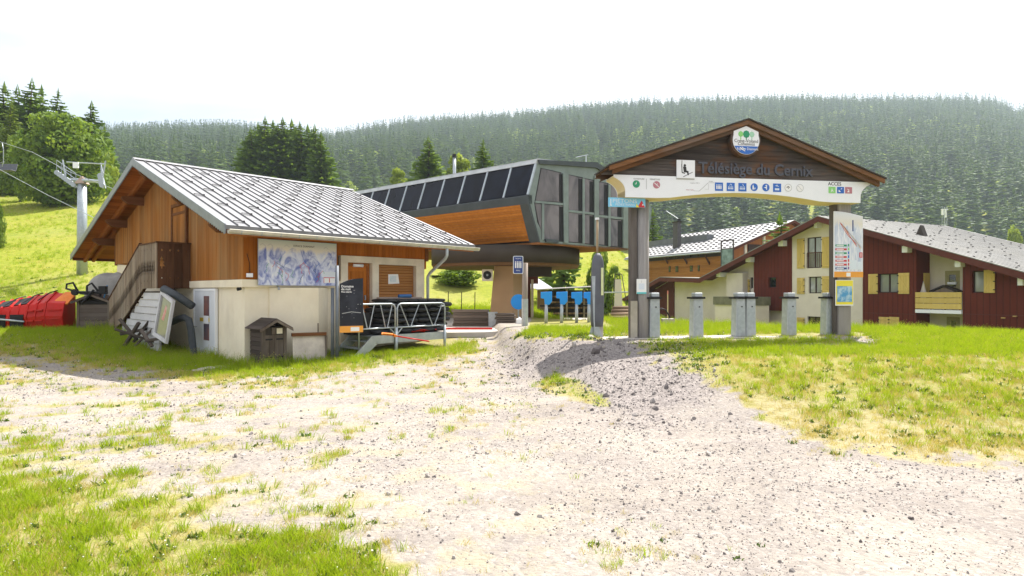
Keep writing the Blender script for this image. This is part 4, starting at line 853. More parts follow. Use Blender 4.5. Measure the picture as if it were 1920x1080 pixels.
# roof
rp_ = [(OT-.03, ZT+.03), (1.6, 7.53), (3.5, 7.68), (4.0, 7.52), (6.3, 7.1)]
for (o0, z0), (o1, z1) in zip(rp_, rp_[1:]):
    MB().hexa([sd_(-.06, o0, z0), sd_(SL_, o0, z0), sd_(SL_, o1, z1), sd_(-.06, o1, z1)], [sd_(-.06, o0, z0+.06), sd_(SL_, o0, z0+.06), sd_(SL_, o1, z1+.06), sd_(-.06, o1, z1+.06)]).build('roof_sheet', MT['stnroof'], stn)
# glazed front, built on points of its own plane (a along it, z up)
def fr_on(u, v, off=0.):
    d = Vector(((u-CX)/FP, 1, -(v-HY)/FP)); o = Vector((0, 0, EYE))-(S0+FN*off); t = -FN.dot(o)/FN.dot(d); p = o+d*t; return p.dot(F2), p.z
def fplate(name, uv, o0, o1, m):
    q = [fr_on(*p) for p in uv]; return MB().hexa([F2*a+Vector((0, 0, z))+FN*o0 for a, z in q], [F2*a+Vector((0, 0, z))+FN*o1 for a, z in q]).build(name, m, stn)
fplate('front_frame', [(1009, 303), (991, 370), (1013, 455), (1187, 470), (1215, 466), (1222, 390), (1190, 330), (1131, 322), (1115, 312), (1060, 308)], -.10, .0, MT['stngrey'])
fplate('roof_fascia', [(1008, 300), (1010, 308), (1060, 311), (1116, 315), (1132, 326), (1136, 318), (1117, 305), (1060, 303)], .0, .10, MT['stndark'])
panes = [[(1015, 316), (1051, 325), (1055, 379), (1004, 376)], [(1003, 381), (1015, 383), (1016, 436), (1009, 415)], [(1020, 383), (1055, 386), (1055, 452), (1020, 449)],
 [(1065, 328), (1091, 334), (1091, 396), (1066, 393)], [(1095, 335), (1112, 339), (1112, 399), (1095, 397)], [(1066, 398), (1091, 401), (1091, 455), (1066, 453)], [(1095, 402), (1112, 404), (1112, 458), (1095, 456)],
 [(1122, 341), (1139, 345), (1139, 404), (1122, 402)], [(1143, 346), (1164, 352), (1164, 407), (1143, 405)], [(1122, 407), (1140, 409), (1140, 460), (1122, 458)], [(1144, 411), (1165, 413), (1165, 463), (1144, 461)], [(1178, 358), (1196, 364), (1196, 402), (1178, 402)], [(1178, 412), (1196, 414), (1196, 442), (1178, 440)]]
for p in panes:
    cu, cv = sum(q[0] for q in p)/4, sum(q[1] for q in p)/4; fplate('pane_gasket', [(cu+(a-cu)*1.0+math.copysign(1.6, a-cu), b+math.copysign(1.6, b-cv)) for a, b in p], .0005, .004, MT['black'])
    fplate('front_pane', p, .004, .012, MT['glass_reflection'] if p[0][0] < 1176 else MT['whitepaint'])
    us = [q[0] for q in p]; 
    if max(us)-min(us) > 15 and p[0][0] < 1176: fplate('dark_pane_edge', [(max(us)-7, p[1][1]+1), (max(us), p[1][1]+2), (max(us), p[2][1]), (max(us)-7, p[2][1]-1)], .013, .02, MT['black'])  # black strip along the right edge of the wide panes
for p in ([(1054, 325), (1064, 327), (1064, 456), (1056, 455)], [(1113, 330), (1121, 333), (1121, 462), (1113, 461)], [(1167, 350), (1176, 352), (1176, 466), (1167, 465)]): fplate('front_column', p, .012, .07, MT['stngrey'])
for a, b in (((1003, 378.5), (1055, 383)), ((1065, 395.5), (1113, 401)), ((1121, 405), (1167, 410))): fplate('front_rail', [(a[0], a[1]-2), (b[0], b[1]-2), (b[0], b[1]+2), (a[0], a[1]+2)], .012, .05, MT['stngrey'])
for a, b in (((1017, 382), (1017, 450)), ((1093, 335), (1093, 457)), ((1141.5, 346), (1141.5, 462))): fplate('front_mullion', [(a[0]-2, a[1]), (a[0]+2, a[1]), (b[0]+2, b[1]), (b[0]-2, b[1])], .012, .055, MT['stngrey'])
fplate('side_bracket', [(1021, 448), (1044, 450), (1044, 456), (1021, 454)], .03, .12, MT['stndark'])
# drum below and its rim
dc = pt(948, 500, 28.9)-S0; m = MB(); nseg = 48; R = 3.62
def ell(r_, z): return [(dc.x+r_*math.cos(2*math.pi*k/nseg), dc.y+r_*math.sin(2*math.pi*k/nseg), z) for k in range(nseg)]
m.hexa(ell(R, 3.1), ell(R, 3.86)); m.build('drum_cover', MT['drum'], stn, True).data.polygons.foreach_set('use_smooth', [False]*2+[True]*nseg)
m = MB(); m.hexa(ell(R-.08, 2.98), ell(R-.02, 3.1)); m.build('drum_rim', mat('rim_brown', (.16, .085, .04), .7, scale=3), stn)
# column
c0 = pt(947, 600, 27.0)-S0; gz_ = tz(.0, 26)
def colp(u, v, Y): p = pt(u, v, Y)-S0; return (p.x, p.y)
bl, brr = colp(917, 605, 26.6), colp(962, 605, 26.6); tl, tr_ = colp(927, 505, 26.6), colp(962, 505, 26.6); dd = (.55, 1.0)
m = MB(); m.hexa([(*bl, gz_-.3), (*brr, gz_-.3), (brr[0]+dd[0], brr[1]+dd[1], gz_-.3), (bl[0]+dd[0], bl[1]+dd[1], gz_-.3)], [(*tl, 3.05), (*tr_, 3.05), (tr_[0]+dd[0], tr_[1]+dd[1], 3.05), (tl[0]+dd[0], tl[1]+dd[1], 3.05)]); m.build('column', MT['tan'], stn)
p0 = pt(1000, 512, 27.6)-S0; MB().box((p0.x-.1, p0.y, 2.78), (1.9, .5, .5)).build('cross_beam', MT['drum'], stn)
MT['redbrown'] = mat('red_brown_paint', (.115, .035, .026), .7, col2=(.10, .03, .023), scale=1.5)
p0 = pt(985, 555, 28.0)-S0; MB().box((p0.x, p0.y, 1.6), (.5, .5, 2.3)).build('control_cabinet', MT['redbrown'], stn); MB().box((p0.x+.32, p0.y-.25, 2.45), (.55, .35, .5)).build('cabinet_hood', MT['redbrown'], stn)
p0 = pt(998, 570, 27.6)-S0; MB().box((p0.x, p0.y, 1.3), (.12, .12, 2.2)).build('side_post', mat('pale_post', (.50, .42, .30), .8), stn)
p0 = pt(914, 516, 26.2)-S0; fb = bevel(MB().box((p0.x, p0.y, p0.z), (.48, .3, .52)).build('fan_box', MT['plaster_white'], stn), .02)
MB().tube([(p0.x, p0.y-.155, p0.z), (p0.x, p0.y-.18, p0.z)], [.19, .17], 20).build('fan_grille', MT['black'], fb); MB().tube([(p0.x, p0.y-.18, p0.z), (p0.x, p0.y-.20, p0.z)], [.05, .04], 10).build('fan_hub', MT['galvlight'], fb)
# flue and roof aerials
p0 = pt(852, 330, 30.0)-S0; MB().tube([(p0.x, p0.y, p0.z-.8), (p0.x, p0.y, p0.z+.95)], .085, 10).build('flue', MT['galvlight'], stn, True); MB().tube([(p0.x, p0.y, p0.z+.95), (p0.x, p0.y, p0.z+1.12)], [.13, .1], 10).build('flue_cap', MT['black'], stn)
p0 = pt(1099, 302, 28)-S0; m = MB(); m.tube([(p0.x, p0.y, 7.55), (p0.x, p0.y, p0.z+.3)], .03, 6); m.tube([(p0.x-.5, p0.y, p0.z+.18), (p0.x+.1, p0.y, p0.z+.3)], .015, 5); m.build('wind_gauge', MT['galvlight'], stn)

# platform under the station, and the paved apron in front of it
MT['concrete'] = mat('pale_concrete', (.46, .43, .39), .9, col2=(.38, .35, .32), scale=2, bump=.2, dirt=((.25, .23, .2), .4))
pf = MB(); A_ = [pt(836, 634, 0), ]; P4 = [(-2.6, 19.3), (-.9, 19.6), (3.2, 24.0), (4.5, 30.5), (-5.2, 30.5), (-6.4, 22.5)]
pf.prism([(x, y, .30) for x, y in P4], (0, 0, .17)); pf.build('platform', MT['concrete'], None, kind='structure')
MB().prism([(-2.9, 20.9, .472), (-.7, 20.9, .472), (-.7, 21.0, .472), (-2.9, 21.0, .472)], (0, 0, .06)).build('platform_kerb', MT['red'], None, kind='structure')
# lift paddles on the boarding line
pd = thing('boarding_marker', 'blue boarding paddle on a grey post, leftmost of the row under the station', 'marker', (0, 0, 0), 0, 'blue boarding paddles beside the platform')
MB().tube([(0, 0, -.1), (0, 0, .72)], .065, 10).build('post', MT['galvlight'], pd, True); MT['pblue'] = mat('blue_plastic', (.03, .30, .80), .45, col2=(.03, .26, .72), scale=3)
bevel(MB().prism([(-.20, -.06, 1.18), (.22, -.06, 1.2), (.22, -.06, .82), (.12, -.06, .70), (-.05, -.06, .70), (-.07, -.06, .93), (-.2, -.06, .95)], (0, .12, 0)).build('paddle', MT['pblue'], pd), .015)
MB().box((-.14, 0, .66), (.18, .1, .06)).build('bracket', MT['black'], pd)
for i, (u, lab) in enumerate(((1024, 0), (1053, 'blue boarding paddle on a grey post, second from the station column'), (1081, 'blue boarding paddle on a grey post, third from the station column'), (1104, 'blue boarding paddle half hidden behind the grey padded pole'))):
    Y_ = 22.2+.25*i; o = pd if i == 0 else copy_tree(pd); x = at_px(u, Y_); o.location = (x, Y_, max(tz(x, Y_), .44)); o['label'] = lab or pd['label']; o.rotation_euler.z = -.15
# blue round plate by the column
p = pt(972, 566, 24.5); ro = thing('round_blue_plate', 'round bright blue plate on a pole beside the station column', 'plate', (p.x, p.y, .45))
MB().tube([(0, 0, p.z-.45-.0), (0, .03, p.z-.45)], .32, 20).build('disc', MT['pblue'], ro); MB().tube([(0, .06, -.05), (0, .06, p.z-.3)], .03, 8).build('pole', MT['galv'], ro)
# blue sign with post
Y_ = 20.6; p = pt(984, 617, Y_); sp_ = thing('boarding_sign', 'blue sign with four white skier figures on a grey wooden post', 'sign', (p.x, p.y, tz(p.x, p.y)))
bz = sp_.location.z; H_ = EYE+(548-493)/FP*Y_-bz
MT['greywood'] = wood('grey_post_wood', (.34, .29, .25), (.24, .20, .175), 'z', isl=.1, bump=.5)
MB().tube([(0, 0, -.1), (0, 0, H_*.5), (.01, 0, H_)], [.105, .10, .10], 12).build('post', MT['greywood'], sp_, True); MB().tube([(0, 0, -.1), (0, 0, .95)], .112, 12, cap=False).build('sleeve', MT['galvlight'], sp_, True)
c_ = pt(971.5, 497, Y_)-Vector((p.x, p.y, bz)); w, h = .165, .30
def rrect(cx, cz, w_, h_, r_, n_=4):
    P = []
    for (sx_, sz_, a0) in ((1, 1, 0), (-1, 1, 90), (-1, -1, 180), (1, -1, 270)):
        for k in range(n_+1): a = math.radians(a0+90*k/n_); P.append((cx+sx_*(w_-r_)+r_*math.cos(a), cz+sz_*(h_-r_)+r_*math.sin(a)))
    return P
sg = MB().prism([(x, -.13, z) for x, z in rrect(c_.x, c_.z, w+.012, h+.012, .05)], (0, .02, 0)).build('plate', MT['whitepaint'], sp_)
MB().prism([(x, -.134, z) for x, z in rrect(c_.x, c_.z, w-.008, h-.008, .04)], (0, .003, 0)).build('blue_face', INK['navy'], sg)
mb = MB()
for k in range(4):
    x = c_.x+(k-1.5)*.062; mb.bx(x-.018, x+.018, -.139, -.1345, c_.z-.11, c_.z+.08); mb.prism([(x+.02*math.cos(q*.785), -.139, c_.z+.105+.02*math.sin(q*.785)) for q in range(8)], (0, .004, 0))
mb.build('skier_figures', INK['white'], sg)
text('lettering', 'TÉLÉSIÈGE', .045, INK['white'], sg, (c_.x, -.138, c_.z+.22), .001); text('lettering', 'PISTES', .05, INK['white'], sg, (c_.x, -.138, c_.z-.2), .001)

# ================= padded pole =================
Y_ = 15.1; p = pt(1120, 636, Y_); gz_ = tz(p.x, p.y); pp = thing('padded_pole', 'grey foam padded pole with a thin bare stick rising out of it', 'pole', (p.x, p.y, gz_))
zz_ = lambda v: EYE+(HY-v)/FP*Y_-gz_
m = MB(); sec = [(470, .02), (478, .11), (490, .155), (520, .175), (560, .18), (612, .17), (613, .02)]
for i, (v, w) in enumerate(sec): pass
def bulge(m_, sec_, x0, y0, d, n_=14, mi=0):
    b = len(m_.v)
    for v, w, ox in sec_:
        for k in range(n_):
            a = 2*math.pi*k/n_; ca, sa = math.cos(a), math.sin(a); m_.v.append((x0+ox+math.copysign(abs(ca)**.7, ca)*w, y0+math.copysign(abs(sa)**.7, sa)*d*min(1, w*7), v))
    for i in range(len(sec_)-1):
        for k in range(n_): j = (k+1) % n_; m_.f.append((b+i*n_+k, b+i*n_+j, b+(i+1)*n_+j, b+(i+1)*n_+k)); m_.m.append(mi)
    m_.f.append(tuple(range(b, b+n_))); m_.m.append(mi); e_ = b+(len(sec_)-1)*n_; m_.f.append(tuple(range(e_, e_+n_))); m_.m.append(mi)
bulge(m, [(zz_(612), .15, -.01), (zz_(600), .17, -.01), (zz_(555), .175, -.0), (zz_(510), .165, .01), (zz_(490), .145, .01), (zz_(480), .105, .01), (zz_(475), .05, .01)], 0, 0, .16)
m.build('foam_pad', MT['pad'], pp, True)
MB().tube([(.0, .02, zz_(480)), (.0, .02, zz_(412))], .03, 8).build('stick', mat('bare_stick', (.40, .30, .20), .8), pp, True); MB().tube([(.0, .02, zz_(412)), (.0, .02, zz_(408))], .05, 8).build('stick_cap', MT['whitepaint'], pp)
MB().box((.10, -.172, zz_(528)), (.06, .012, zz_(503)-zz_(554))).build('reflective_strip', mat('pale_yellow_strip', (.72, .76, .42), .4), pp)
MB().hexa([(-.16, -.15, zz_(518)), (-.06, -.15, zz_(518)), (-.06, -.10, zz_(518)), (-.16, -.10, zz_(518))], [(-.1, -.15, -.02), (.05, -.15, -.02), (.05, -.10, -.02), (-.1, -.10, -.02)]).build('steel_plate', MT['galv'], pp)
MB().hexa([(-.12, -.06, .35), (.02, -.06, .35), (.02, .06, .35), (-.12, .06, .35)], [(-.24, -.08, -.05), (.13, -.08, -.05), (.13, .08, -.05), (-.24, .08, -.05)]).build('base_foot', MT['galvlight'], pp); MB().box((.1, .05, .14), (.1, .1, .4)).build('base_block', MT['concrete'], pp)
# ================= entrance arch of the lift =================
GA = Frame(6.2, 15.4, math.atan2(.148, .989), .6)
ga = thing('entrance_arch', 'gabled timber entrance arch with a white sign beam over the lift gates', 'arch', GA.o, GA.a)
def gp(u, v, y=-.42): p = GA.on(1, y, u, v); return p
MT['gwood'] = wood('weathered_arch_planks', (.165, .14, .13), (.05, .043, .042), 'x', isl=.6, weather=(.24, .105, .042), bump=.5, wpos=(.54, .72))
MT['gorange'] = wood('weathered_arch_trim', (.26, .12, .05), (.10, .055, .032), 'x', isl=.45, weather=(.15, .115, .095), bump=.5)
MT['post'] = wood('grey_weathered_post', (.42, .405, .40), (.24, .23, .23), 'z', isl=.1, weather=(.29, .262, .25), bump=.6); MT['postdark'] = wood('dark_post_wood', (.16, .14, .13), (.09, .078, .07), 'z', isl=.1)
ap = gp(1403, 223, -.68); zr = ap.z; HSP = 4.0; zl = 4.14                     # ridge height over the base, half span, eaves height
AX = ap.x; tl_, tr__ = gp(1117, 327, .5), gp(1661, 334, -.7); HS_ = {-1: AX-tl_.x, 1: tr__.x-AX}; ZL_ = {-1: tl_.z, 1: tr__.z}
# sign beam: white front and back boards, cream soffit
zt = gp(1390, 335).z; zm, zs = gp(1390, 362).z, gp(1180, 370).z
xl, xr = gp(1172, 369).x, gp(1612, 375).x; xtl, xtr = gp(1150, 328).x, gp(1630, 340).x
front = [(xtl, zt), (xtl+.01, zt-.03)]
for k in range(9): t = k/8; front.append((xtl+(xl-xtl)*(math.sin(t*math.pi/2)), zt-.06-(zt-.06-zs-.16)*(1-math.cos(t*math.pi/2))*.0-(zt-.06-zs-.16)*t**1.3))
front.append((xl, zs))
NA = 22
arch = [(xl+(xr-xl)*k/NA, zs+(zm-zs)*(math.sin(math.pi*min(1, max(0, (k/NA-.17)/.66))))**.9) for k in range(1, NA)]
front += arch+[(xr, zs)]
for k in range(9): t = 1-k/8; front.append((xtr+(xr-xtr)*(math.sin(t*math.pi/2)), zt-.06-(zt-.06-zs-.16)*t**1.3))
front += [(xtr-.01, zt-.03), (xtr, zt)]
YBK = .16
fb = MB().holed(front, [], (0, -.42, 0), (1, 0, 0), (0, 0, 1), (0, -.03, 0)).build('sign_board', MT['whitepaint'], ga)
MB().holed(front, [], (0, YBK, 0), (1, 0, 0), (0, 0, 1), (0, .03, 0)).build('sign_board', MT['whitepaint'], ga)
MT['ply'] = mat('cream_plywood', (.66, .55, .32), .7, col2=(.60, .48, .26), scale=3)
m = MB(); P = front
for (x0, z0), (x1, z1) in zip(P[1:-1], P[2:]):
    m.hexa([(x0, -.419, z0), (x1, -.419, z1), (x1, YBK-.001, z1), (x0, YBK-.001, z0)], [(x0, -.419, z0+.012), (x1, -.419, z1+.012), (x1, YBK-.001, z1+.012), (x0, YBK-.001, z0+.012)])
m.build('beam_soffit', MT['ply'], ga)
# gable planks
nbp = 9; z0 = zt+.002; hp = (zr-.12-z0)/nbp; r = random.Random(4)
for side, yy_ in ((0, -.40), (1, .14)):
    for i in range(nbp):
        a, b = z0+i*hp, z0+(i+1)*hp-.006
        wx = lambda z: HSP*(zr-.10-z)/(zr-zl)
        d = -.028 if side == 0 else .028; yo = yy_+r.uniform(-.006, .006)
        w0, w1 = min(wx(a), xtr-AX+.15), max(.02, min(wx(b), xtr-AX+.15))
        MB().hexa([(AX-w0, yo, a), (AX+w0, yo, a), (AX+w1, yo, b), (AX-w1, yo, b)], [(AX-w0, yo+d, a), (AX+w0, yo+d, a), (AX+w1, yo+d, b), (AX-w1, yo+d, b)]).build('gable_plank', MT['gwood'], ga)
# roof: decking boards running up the slope seen from below, barge boards, dark cover
for s in (-1, 1):
    HSP, zl = HS_[s], ZL_[s]
    for y0, y1 in ((-.68, -.63), (.45, .50)):
        e = lambda x: (AX+s*x)
        MB().hexa([(e(0), y0, zr-.13), (e(0), y1, zr-.13), (e(HSP), y1, zl-.13), (e(HSP), y0, zl-.13)], [(e(0), y0, zr-.02), (e(0), y1, zr-.02), (e(HSP), y1, zl-.02), (e(HSP), y0, zl-.02)]).build('barge_board', MT['gorange'], ga)
        yq0, yq1 = (y0+.07, y0+.15) if y0 < 0 else (y0-.10, y0-.02)
        MB().hexa([(e(0), yq0, zr-.22), (e(0), yq1, zr-.22), (e(HSP-.1), yq1, zl-.20), (e(HSP-.1), yq0, zl-.20)], [(e(0), yq0, zr-.08), (e(0), yq1, zr-.08), (e(HSP-.1), yq1, zl-.05), (e(HSP-.1), yq0, zl-.05)]).build('inner_rafter', MT['gorange'], ga)
    nb_ = 10
    for i in range(nb_):
        ya, yb = -.63+1.08*i/nb_, -.63+1.08*(i+1)/nb_-.006
        MB().hexa([(e(0), ya, zr-.05), (e(0), yb, zr-.05), (e(HSP), yb, zl-.05), (e(HSP), ya, zl-.05)], [(e(0), ya, zr-.025), (e(0), yb, zr-.025), (e(HSP), yb, zl-.025), (e(HSP), ya, zl-.025)]).build('roof_board', MT['gorange'], ga)
    MB().hexa([(e(0), -.71, zr-.015), (e(0), .53, zr-.015), (e(HSP+.03), .53, zl-.025), (e(HSP+.03), -.71, zl-.025)], [(e(0), -.71, zr+.02), (e(0), .53, zr+.02), (e(HSP+.03), .53, zl+.01), (e(HSP+.03), -.71, zl+.01)]).build('roof_cover', MT['drum'], ga)
# posts
pl_, pr_ = gp(1205, 600, 0).x, gp(1575, 600, 0).x
MB().tube([(pl_, 0, -.3), (pl_+.01, .01, 1.5), (pl_, 0, zs+.3)], [.165, .155, .15], 14).build('round_post', MT['post'], ga, True)
MB().bx(pl_-.34, pl_-.18, -.06, .12, -.2, zs+.2).build('square_post', MT['postdark'], ga); MB().bx(pl_-.345, pl_-.175, -.10, -.062, -.2, .98).build('post_guard', mat('pale_board', (.46, .42, .34), .8), ga)
MB().bx(pr_-.16, pr_+.20, -.16, .16, -.3, zs+.3).build('square_post', MT['post'], ga); MB().bx(pr_-.25, pr_-.163, -.1, .1, -.3, zs+.3).build('square_post', MT['postdark'], ga)
# title lettering and emblem
tx = gp(1310, 318, -.46); tx2 = gp(1524, 322, -.46)
MT['letter'] = mat('slate_letters', (.10, .105, .13), .6)
lt = text('title_lettering', 'Télésiège du Cernix', .40, MT['letter'], ga, (0, 0, 0), .018, .006, 'LEFT')
bb = [v.co.x for v in lt.data.vertices]; wtx = max(bb)-min(bb); lt.location = (tx.x, -.455, (tx.z+tx2.z)/2+.02); lt.scale = ((tx2.x-tx.x)/wtx, 1.0, 1)
# skier panel
def plate(name, u0, v0, u1, v1, y, th, m, par): a, b = gp(u0, v0, y), gp(u1, v1, y); return MB().bx(a.x, b.x, y-th, y, b.z, a.z).build(name, m, par), a, b
sk_, a, b = plate('skier_panel', 1268, 300, 1302, 335, -.455, .03, MT['whitepaint'], ga)
MB().bx(a.x, b.x, -.46, -.456, b.z-.03, b.z).build('panel_edge', INK['grey'], sk_)
cx, cz, s_ = (a.x+b.x)/2, (a.z+b.z)/2, (b.x-a.x)/2
mb = MB(); Pg = lambda pts: mb.prism([(cx+x*s_, -.4885, cz+z*s_) for x, z in pts], (0, .003, 0))
Pg([(-.12+.14*math.cos(q*.7), .38+.14*math.sin(q*.7)) for q in range(9)]); Pg([(-.32, .25), (.02, .25), (.08, -.15), (.28, -.2), (.32, -.62), (.2, -.62), (.12, -.36), (-.22, -.34)])
Pg([(-.5, .5), (-.42, .5), (-.38, -.3), (-.1, -.42), (-.14, -.5), (-.46, -.4)]); Pg([(-.3, -.78), (.72, -.28), (.74, -.33), (-.28, -.84)]); Pg([(-.46, .9), (-.40, .9), (-.42, .5), (-.48, .5)])
mb.build('skier_figure', INK['black'], sk_)
# emblem: round shield with trees and a blue foot
ec = gp(1399, 263, -.62); R_ = (gp(1424, 263, -.62).x-gp(1374.5, 263, -.62).x)/2
def shield(f, y, th, m, name, par, lo=-9, hi=9):
    P = [(-.93, .62), (0, 1.0), (.93, .62)]+[(math.cos(a), math.sin(a)) for a in [math.radians(20-k*10) for k in range(23)]]
    P = [(ec.x+x*R_*f, ec.z+z*R_*f) for x, z in P]
    if lo > -9 or hi < 9:
        Q = []
        for i in range(len(P)):
            p, q_ = P[i], P[(i+1) % len(P)]; h = ec.z+(hi)*R_
            if p[1] <= h: Q.append(p)
            if (p[1]-h)*(q_[1]-h) < 0: t = (h-p[1])/(q_[1]-p[1]); Q.append((p[0]+(q_[0]-p[0])*t, h))
        P = Q
    return MB().prism([(x, y, z) for x, z in P], (0, th, 0)).build(name, m, par)
em = shield(1.14, -.60, .16, MT['gwood'], 'emblem', ga); shield(1.0, -.625, .02, MT['whitepaint'], 'emblem_face', em); shield(.985, -.63, .004, INK['blue'], 'emblem_foot', em, hi=-.42)
mb = MB()
for k, (x, s) in enumerate(((-.42, .26), (0, .34), (.42, .26))): mb.prism([(ec.x+R_*(x+s*.75*math.cos(q*.785)), -.631, ec.z+R_*(.42+s*.8*math.sin(q*.785))) for q in range(8)], (0, .004, 0), k); mb.bx(ec.x+R_*(x-.03), ec.x+R_*(x+.03), -.631, -.627, ec.z+R_*.02, ec.z+R_*.3, k)
mb.build('emblem_trees', [INK['lime'], INK['green'], flat('mint_ink', (.35, .62, .45))], em)
text('emblem_lettering', 'Crest-Voland', .12, INK['black'], em, (ec.x, -.63, ec.z-R_*.06), .001); text('emblem_lettering', 'Cohennoz', .11, INK['black'], em, (ec.x, -.63, ec.z-R_*.27), .001); text('emblem_lettering', 'Espace Diamant', .09, INK['white'], em, (ec.x+.03, -.634, ec.z-R_*.62), .001)
mb = MB(); trace([(-.5, -.5), (-.3, -.66), (-.1, -.78)], .05, Vector((ec.x, -.634, ec.z)), Vector((R_, 0, 0)), Vector((0, 0, R_)), Vector(), 0, mb); trace([(-.35, -.48), (-.2, -.6), (-.12, -.6)], .05, Vector((ec.x, -.634, ec.z)), Vector((R_, 0, 0)), Vector((0, 0, R_)), Vector(), 0, mb); mb.build('emblem_swoosh', INK['white'], em, fix=False)
# pictograms on the sign board
YB = -.4525
def disc(u, v, rpx, m, name='pictogram', y=YB, par=None, n=20, th=.004):
    c = gp(u, v, y); rr = rpx/FP*(15.2); return MB().prism([(c.x+rr*math.cos(2*math.pi*k/n), y, c.z+rr*math.sin(2*math.pi*k/n)) for k in range(n)], (0, -th, 0)).build(name, m, par or fb)
def figure(u, v, polys, m, s, par, y=YB-.0045):
    c = gp(u, v, y); mb = MB()
    for P in polys: mb.prism([(c.x+x*s, y, c.z+z*s) for x, z in P], (0, -.002, 0))
    return mb.build('figure', m, par, fix=True)
rect = lambda x0, z0, x1, z1: [(x0, z0), (x1, z0), (x1, z1), (x0, z1)]
def line(x0, z0, x1, z1, w=.12): l = math.hypot(x1-x0, z1-z0); px, pz = -(z1-z0)/l*w/2, (x1-x0)/l*w/2; return [(x0+px, z0+pz), (x1+px, z1+pz), (x1-px, z1-pz), (x0-px, z0-pz)]
S1 = .1
d = disc(1193, 345, 6.7, INK['green']); figure(1193, 345, [line(0, 0, 0, .55), line(0, 0, -.35, 0)], INK['white'], S1, d)
d = disc(1231, 346.5, 6.7, INK['pink']); figure(1231, 346.5, [line(-.6, .5, .6, -.5, .16), line(0, 0, .3, .3)], INK['white'], S1, d)
text('opening_label', 'OUVERTURE', .05, INK['grey'], fb, (gp(1198, 335.5, YB).x, YB, gp(1198, 335.5, YB).z), .002, .002); text('opening_label', 'FERMETURE', .05, INK['grey'], fb, (gp(1228, 336.5, YB).x, YB, gp(1228, 336.5, YB).z), .002, .002)
figure(1212, 345, [line(0, 1., 0, -1., .1)], INK['grey'], .13, fb, YB)
figure(1320, 350, [line(-2.2, -.9, -1.0, -.9, .07), line(-1.0, -.9, .9, .8, .1), line(.9, .8, 2.2, .85, .07), line(.95, -.55, .95, .6, .05), line(.2, -.5, .95, -.5, .05)], INK['grey'], .125, fb, YB)
text('profile_label', 'Longueur 1300 m', .036, INK['grey'], fb, (gp(1303, 343, YB).x, YB, gp(1303, 343, YB).z), .002); text('profile_label', 'Arrivée', .036, INK['grey'], fb, (gp(1333, 340, YB).x, YB, gp(1333, 340, YB).z), .002); text('profile_label', 'Départ 1250 m', .034, INK['pink'], fb, (gp(1294, 356, YB).x, YB, gp(1294, 356, YB).z), .002)
people = lambda n_, h=.5: [rect(-.75+1.5*k/n_+.05, -.6, -.75+1.5*(k+1)/n_-.08, h-.25) for k in range(n_)]+[rect(-.75+1.5*k/n_+.1, h-.18, -.75+1.5*(k+1)/n_-.13, h+.1) for k in range(n_)]
for i, (u, v) in enumerate(((1348, 350), (1370, 350.5), (1392, 351), (1457, 352))):
    pn, a, b = plate('pictogram', u-7.5, v-8, u+7.5, v+8, YB, .004, INK['blue'], fb)
    figure(u, v, (people(4) if i == 0 else people(4, .1)+[line(-.3*(1 if i == 1 else -1), .35, 0, .8, .12), line(0, .8, .35, .4, .12)] if i < 3 else [rect(-.6, -.65, .6, -.15), line(-.5, .5, .5, .35, .12), rect(-.15, .5, .1, .75)]), INK['white'] if i == 0 else INK['pale'], S1, pn)
d = disc(1414, 351, 7.2, INK['blue']); figure(1414, 351, [rect(-.45, -.6, -.1, .3), rect(-.4, .38, -.15, .6), rect(-.05, -.3, .45, -.15), rect(.1, -.6, .22, -.15)], INK['white'], S1, d)
d = disc(1436, 351.5, 7.2, INK['blue']); figure(1436, 351.5, [[(-.6, 0), (.1, .15), (.1, -.25)], rect(.1, -.6, .3, .7), line(-.1, .6, .1, .3, .14)], INK['white'], S1, d)
for u, v, pl2 in ((1478, 352, [line(-.45, 0, 0, .35, .16), line(0, .35, .45, 0, .16), line(-.1, .3, .1, -.3, .12)]), (1500, 352.5, [line(-.55, .55, .55, -.55, .1)])):
    d = disc(u, v, 7.2, INK['grey']); disc(u, v, 6.3, INK['white'], 'inner_disc', YB-.0045, d, th=.002); figure(u, v, pl2, INK['black'] if u < 1490 else INK['grey'], S1, d, YB-.007)
for i, (u, c) in enumerate(((1560, 'lime'), (1576, 'blue'), (1591, 'pink'))):
    pn, a, b = plate('access_mark', u-6.5, 350+i*.3, u+6.5, 362.5+i*.3, YB, .004, INK[c], fb)
    figure(u, 356+i*.3, [[line(-.3, -.6, 0, .1, .2), line(0, .1, .4, -.5, .2), rect(-.1, .2, .1, .4)], [[(-.6, -.6), (.1, -.5), (-.6, .1)], line(.1, .2, .5, .5, .15)], [[(-.5, -.6), (.3, -.6), (.1, .1)], line(-.4, .3, .2, .1, .15)]][i], INK['white'], S1*.9, pn)
q = gp(1565, 345.0, YB); text('access_lettering', 'ACCES', .125, INK['black'], fb, (q.x, YB, q.z), .002, .001)

# ---- things hung on the arch posts ----
def board(name, label, cat, u0, v0, u1, v1, y, pts_top=None):
    a, b = gp(u0, v0, y), gp(u1, v1, y); o = GA.w((a.x+b.x)/2, y, b.z); t = thing(name, label, cat, o, GA.a); return t, (b.x-a.x)/2, a.z-b.z
t, w, h = board('piste_map_sign', 'tall piste map panel with rounded top and orange foot on the right post', 'panel', 1564, 396, 1618, 520, -.24)
P = [(-w, 0), (w, 0), (w, h*.93)]+[(w-2*w*k/8, h*.93+h*.07*math.sin(math.pi*.5*min(1, k/8*1.0))) for k in range(1, 9)]
MB().prism([(x, .0, z) for x, z in P], (0, .03, 0)).build('panel', MT['whitepaint'], t)
MB().prism([(x*.97, -.004, max(z-.01, h*.09)) for x, z in P], (0, .004, 0)).build('printed_map', pistemap('small_panorama', (.70, .74, .82), (.70, .72, .78), (.45, .52, .66), 3.0, .80), t)
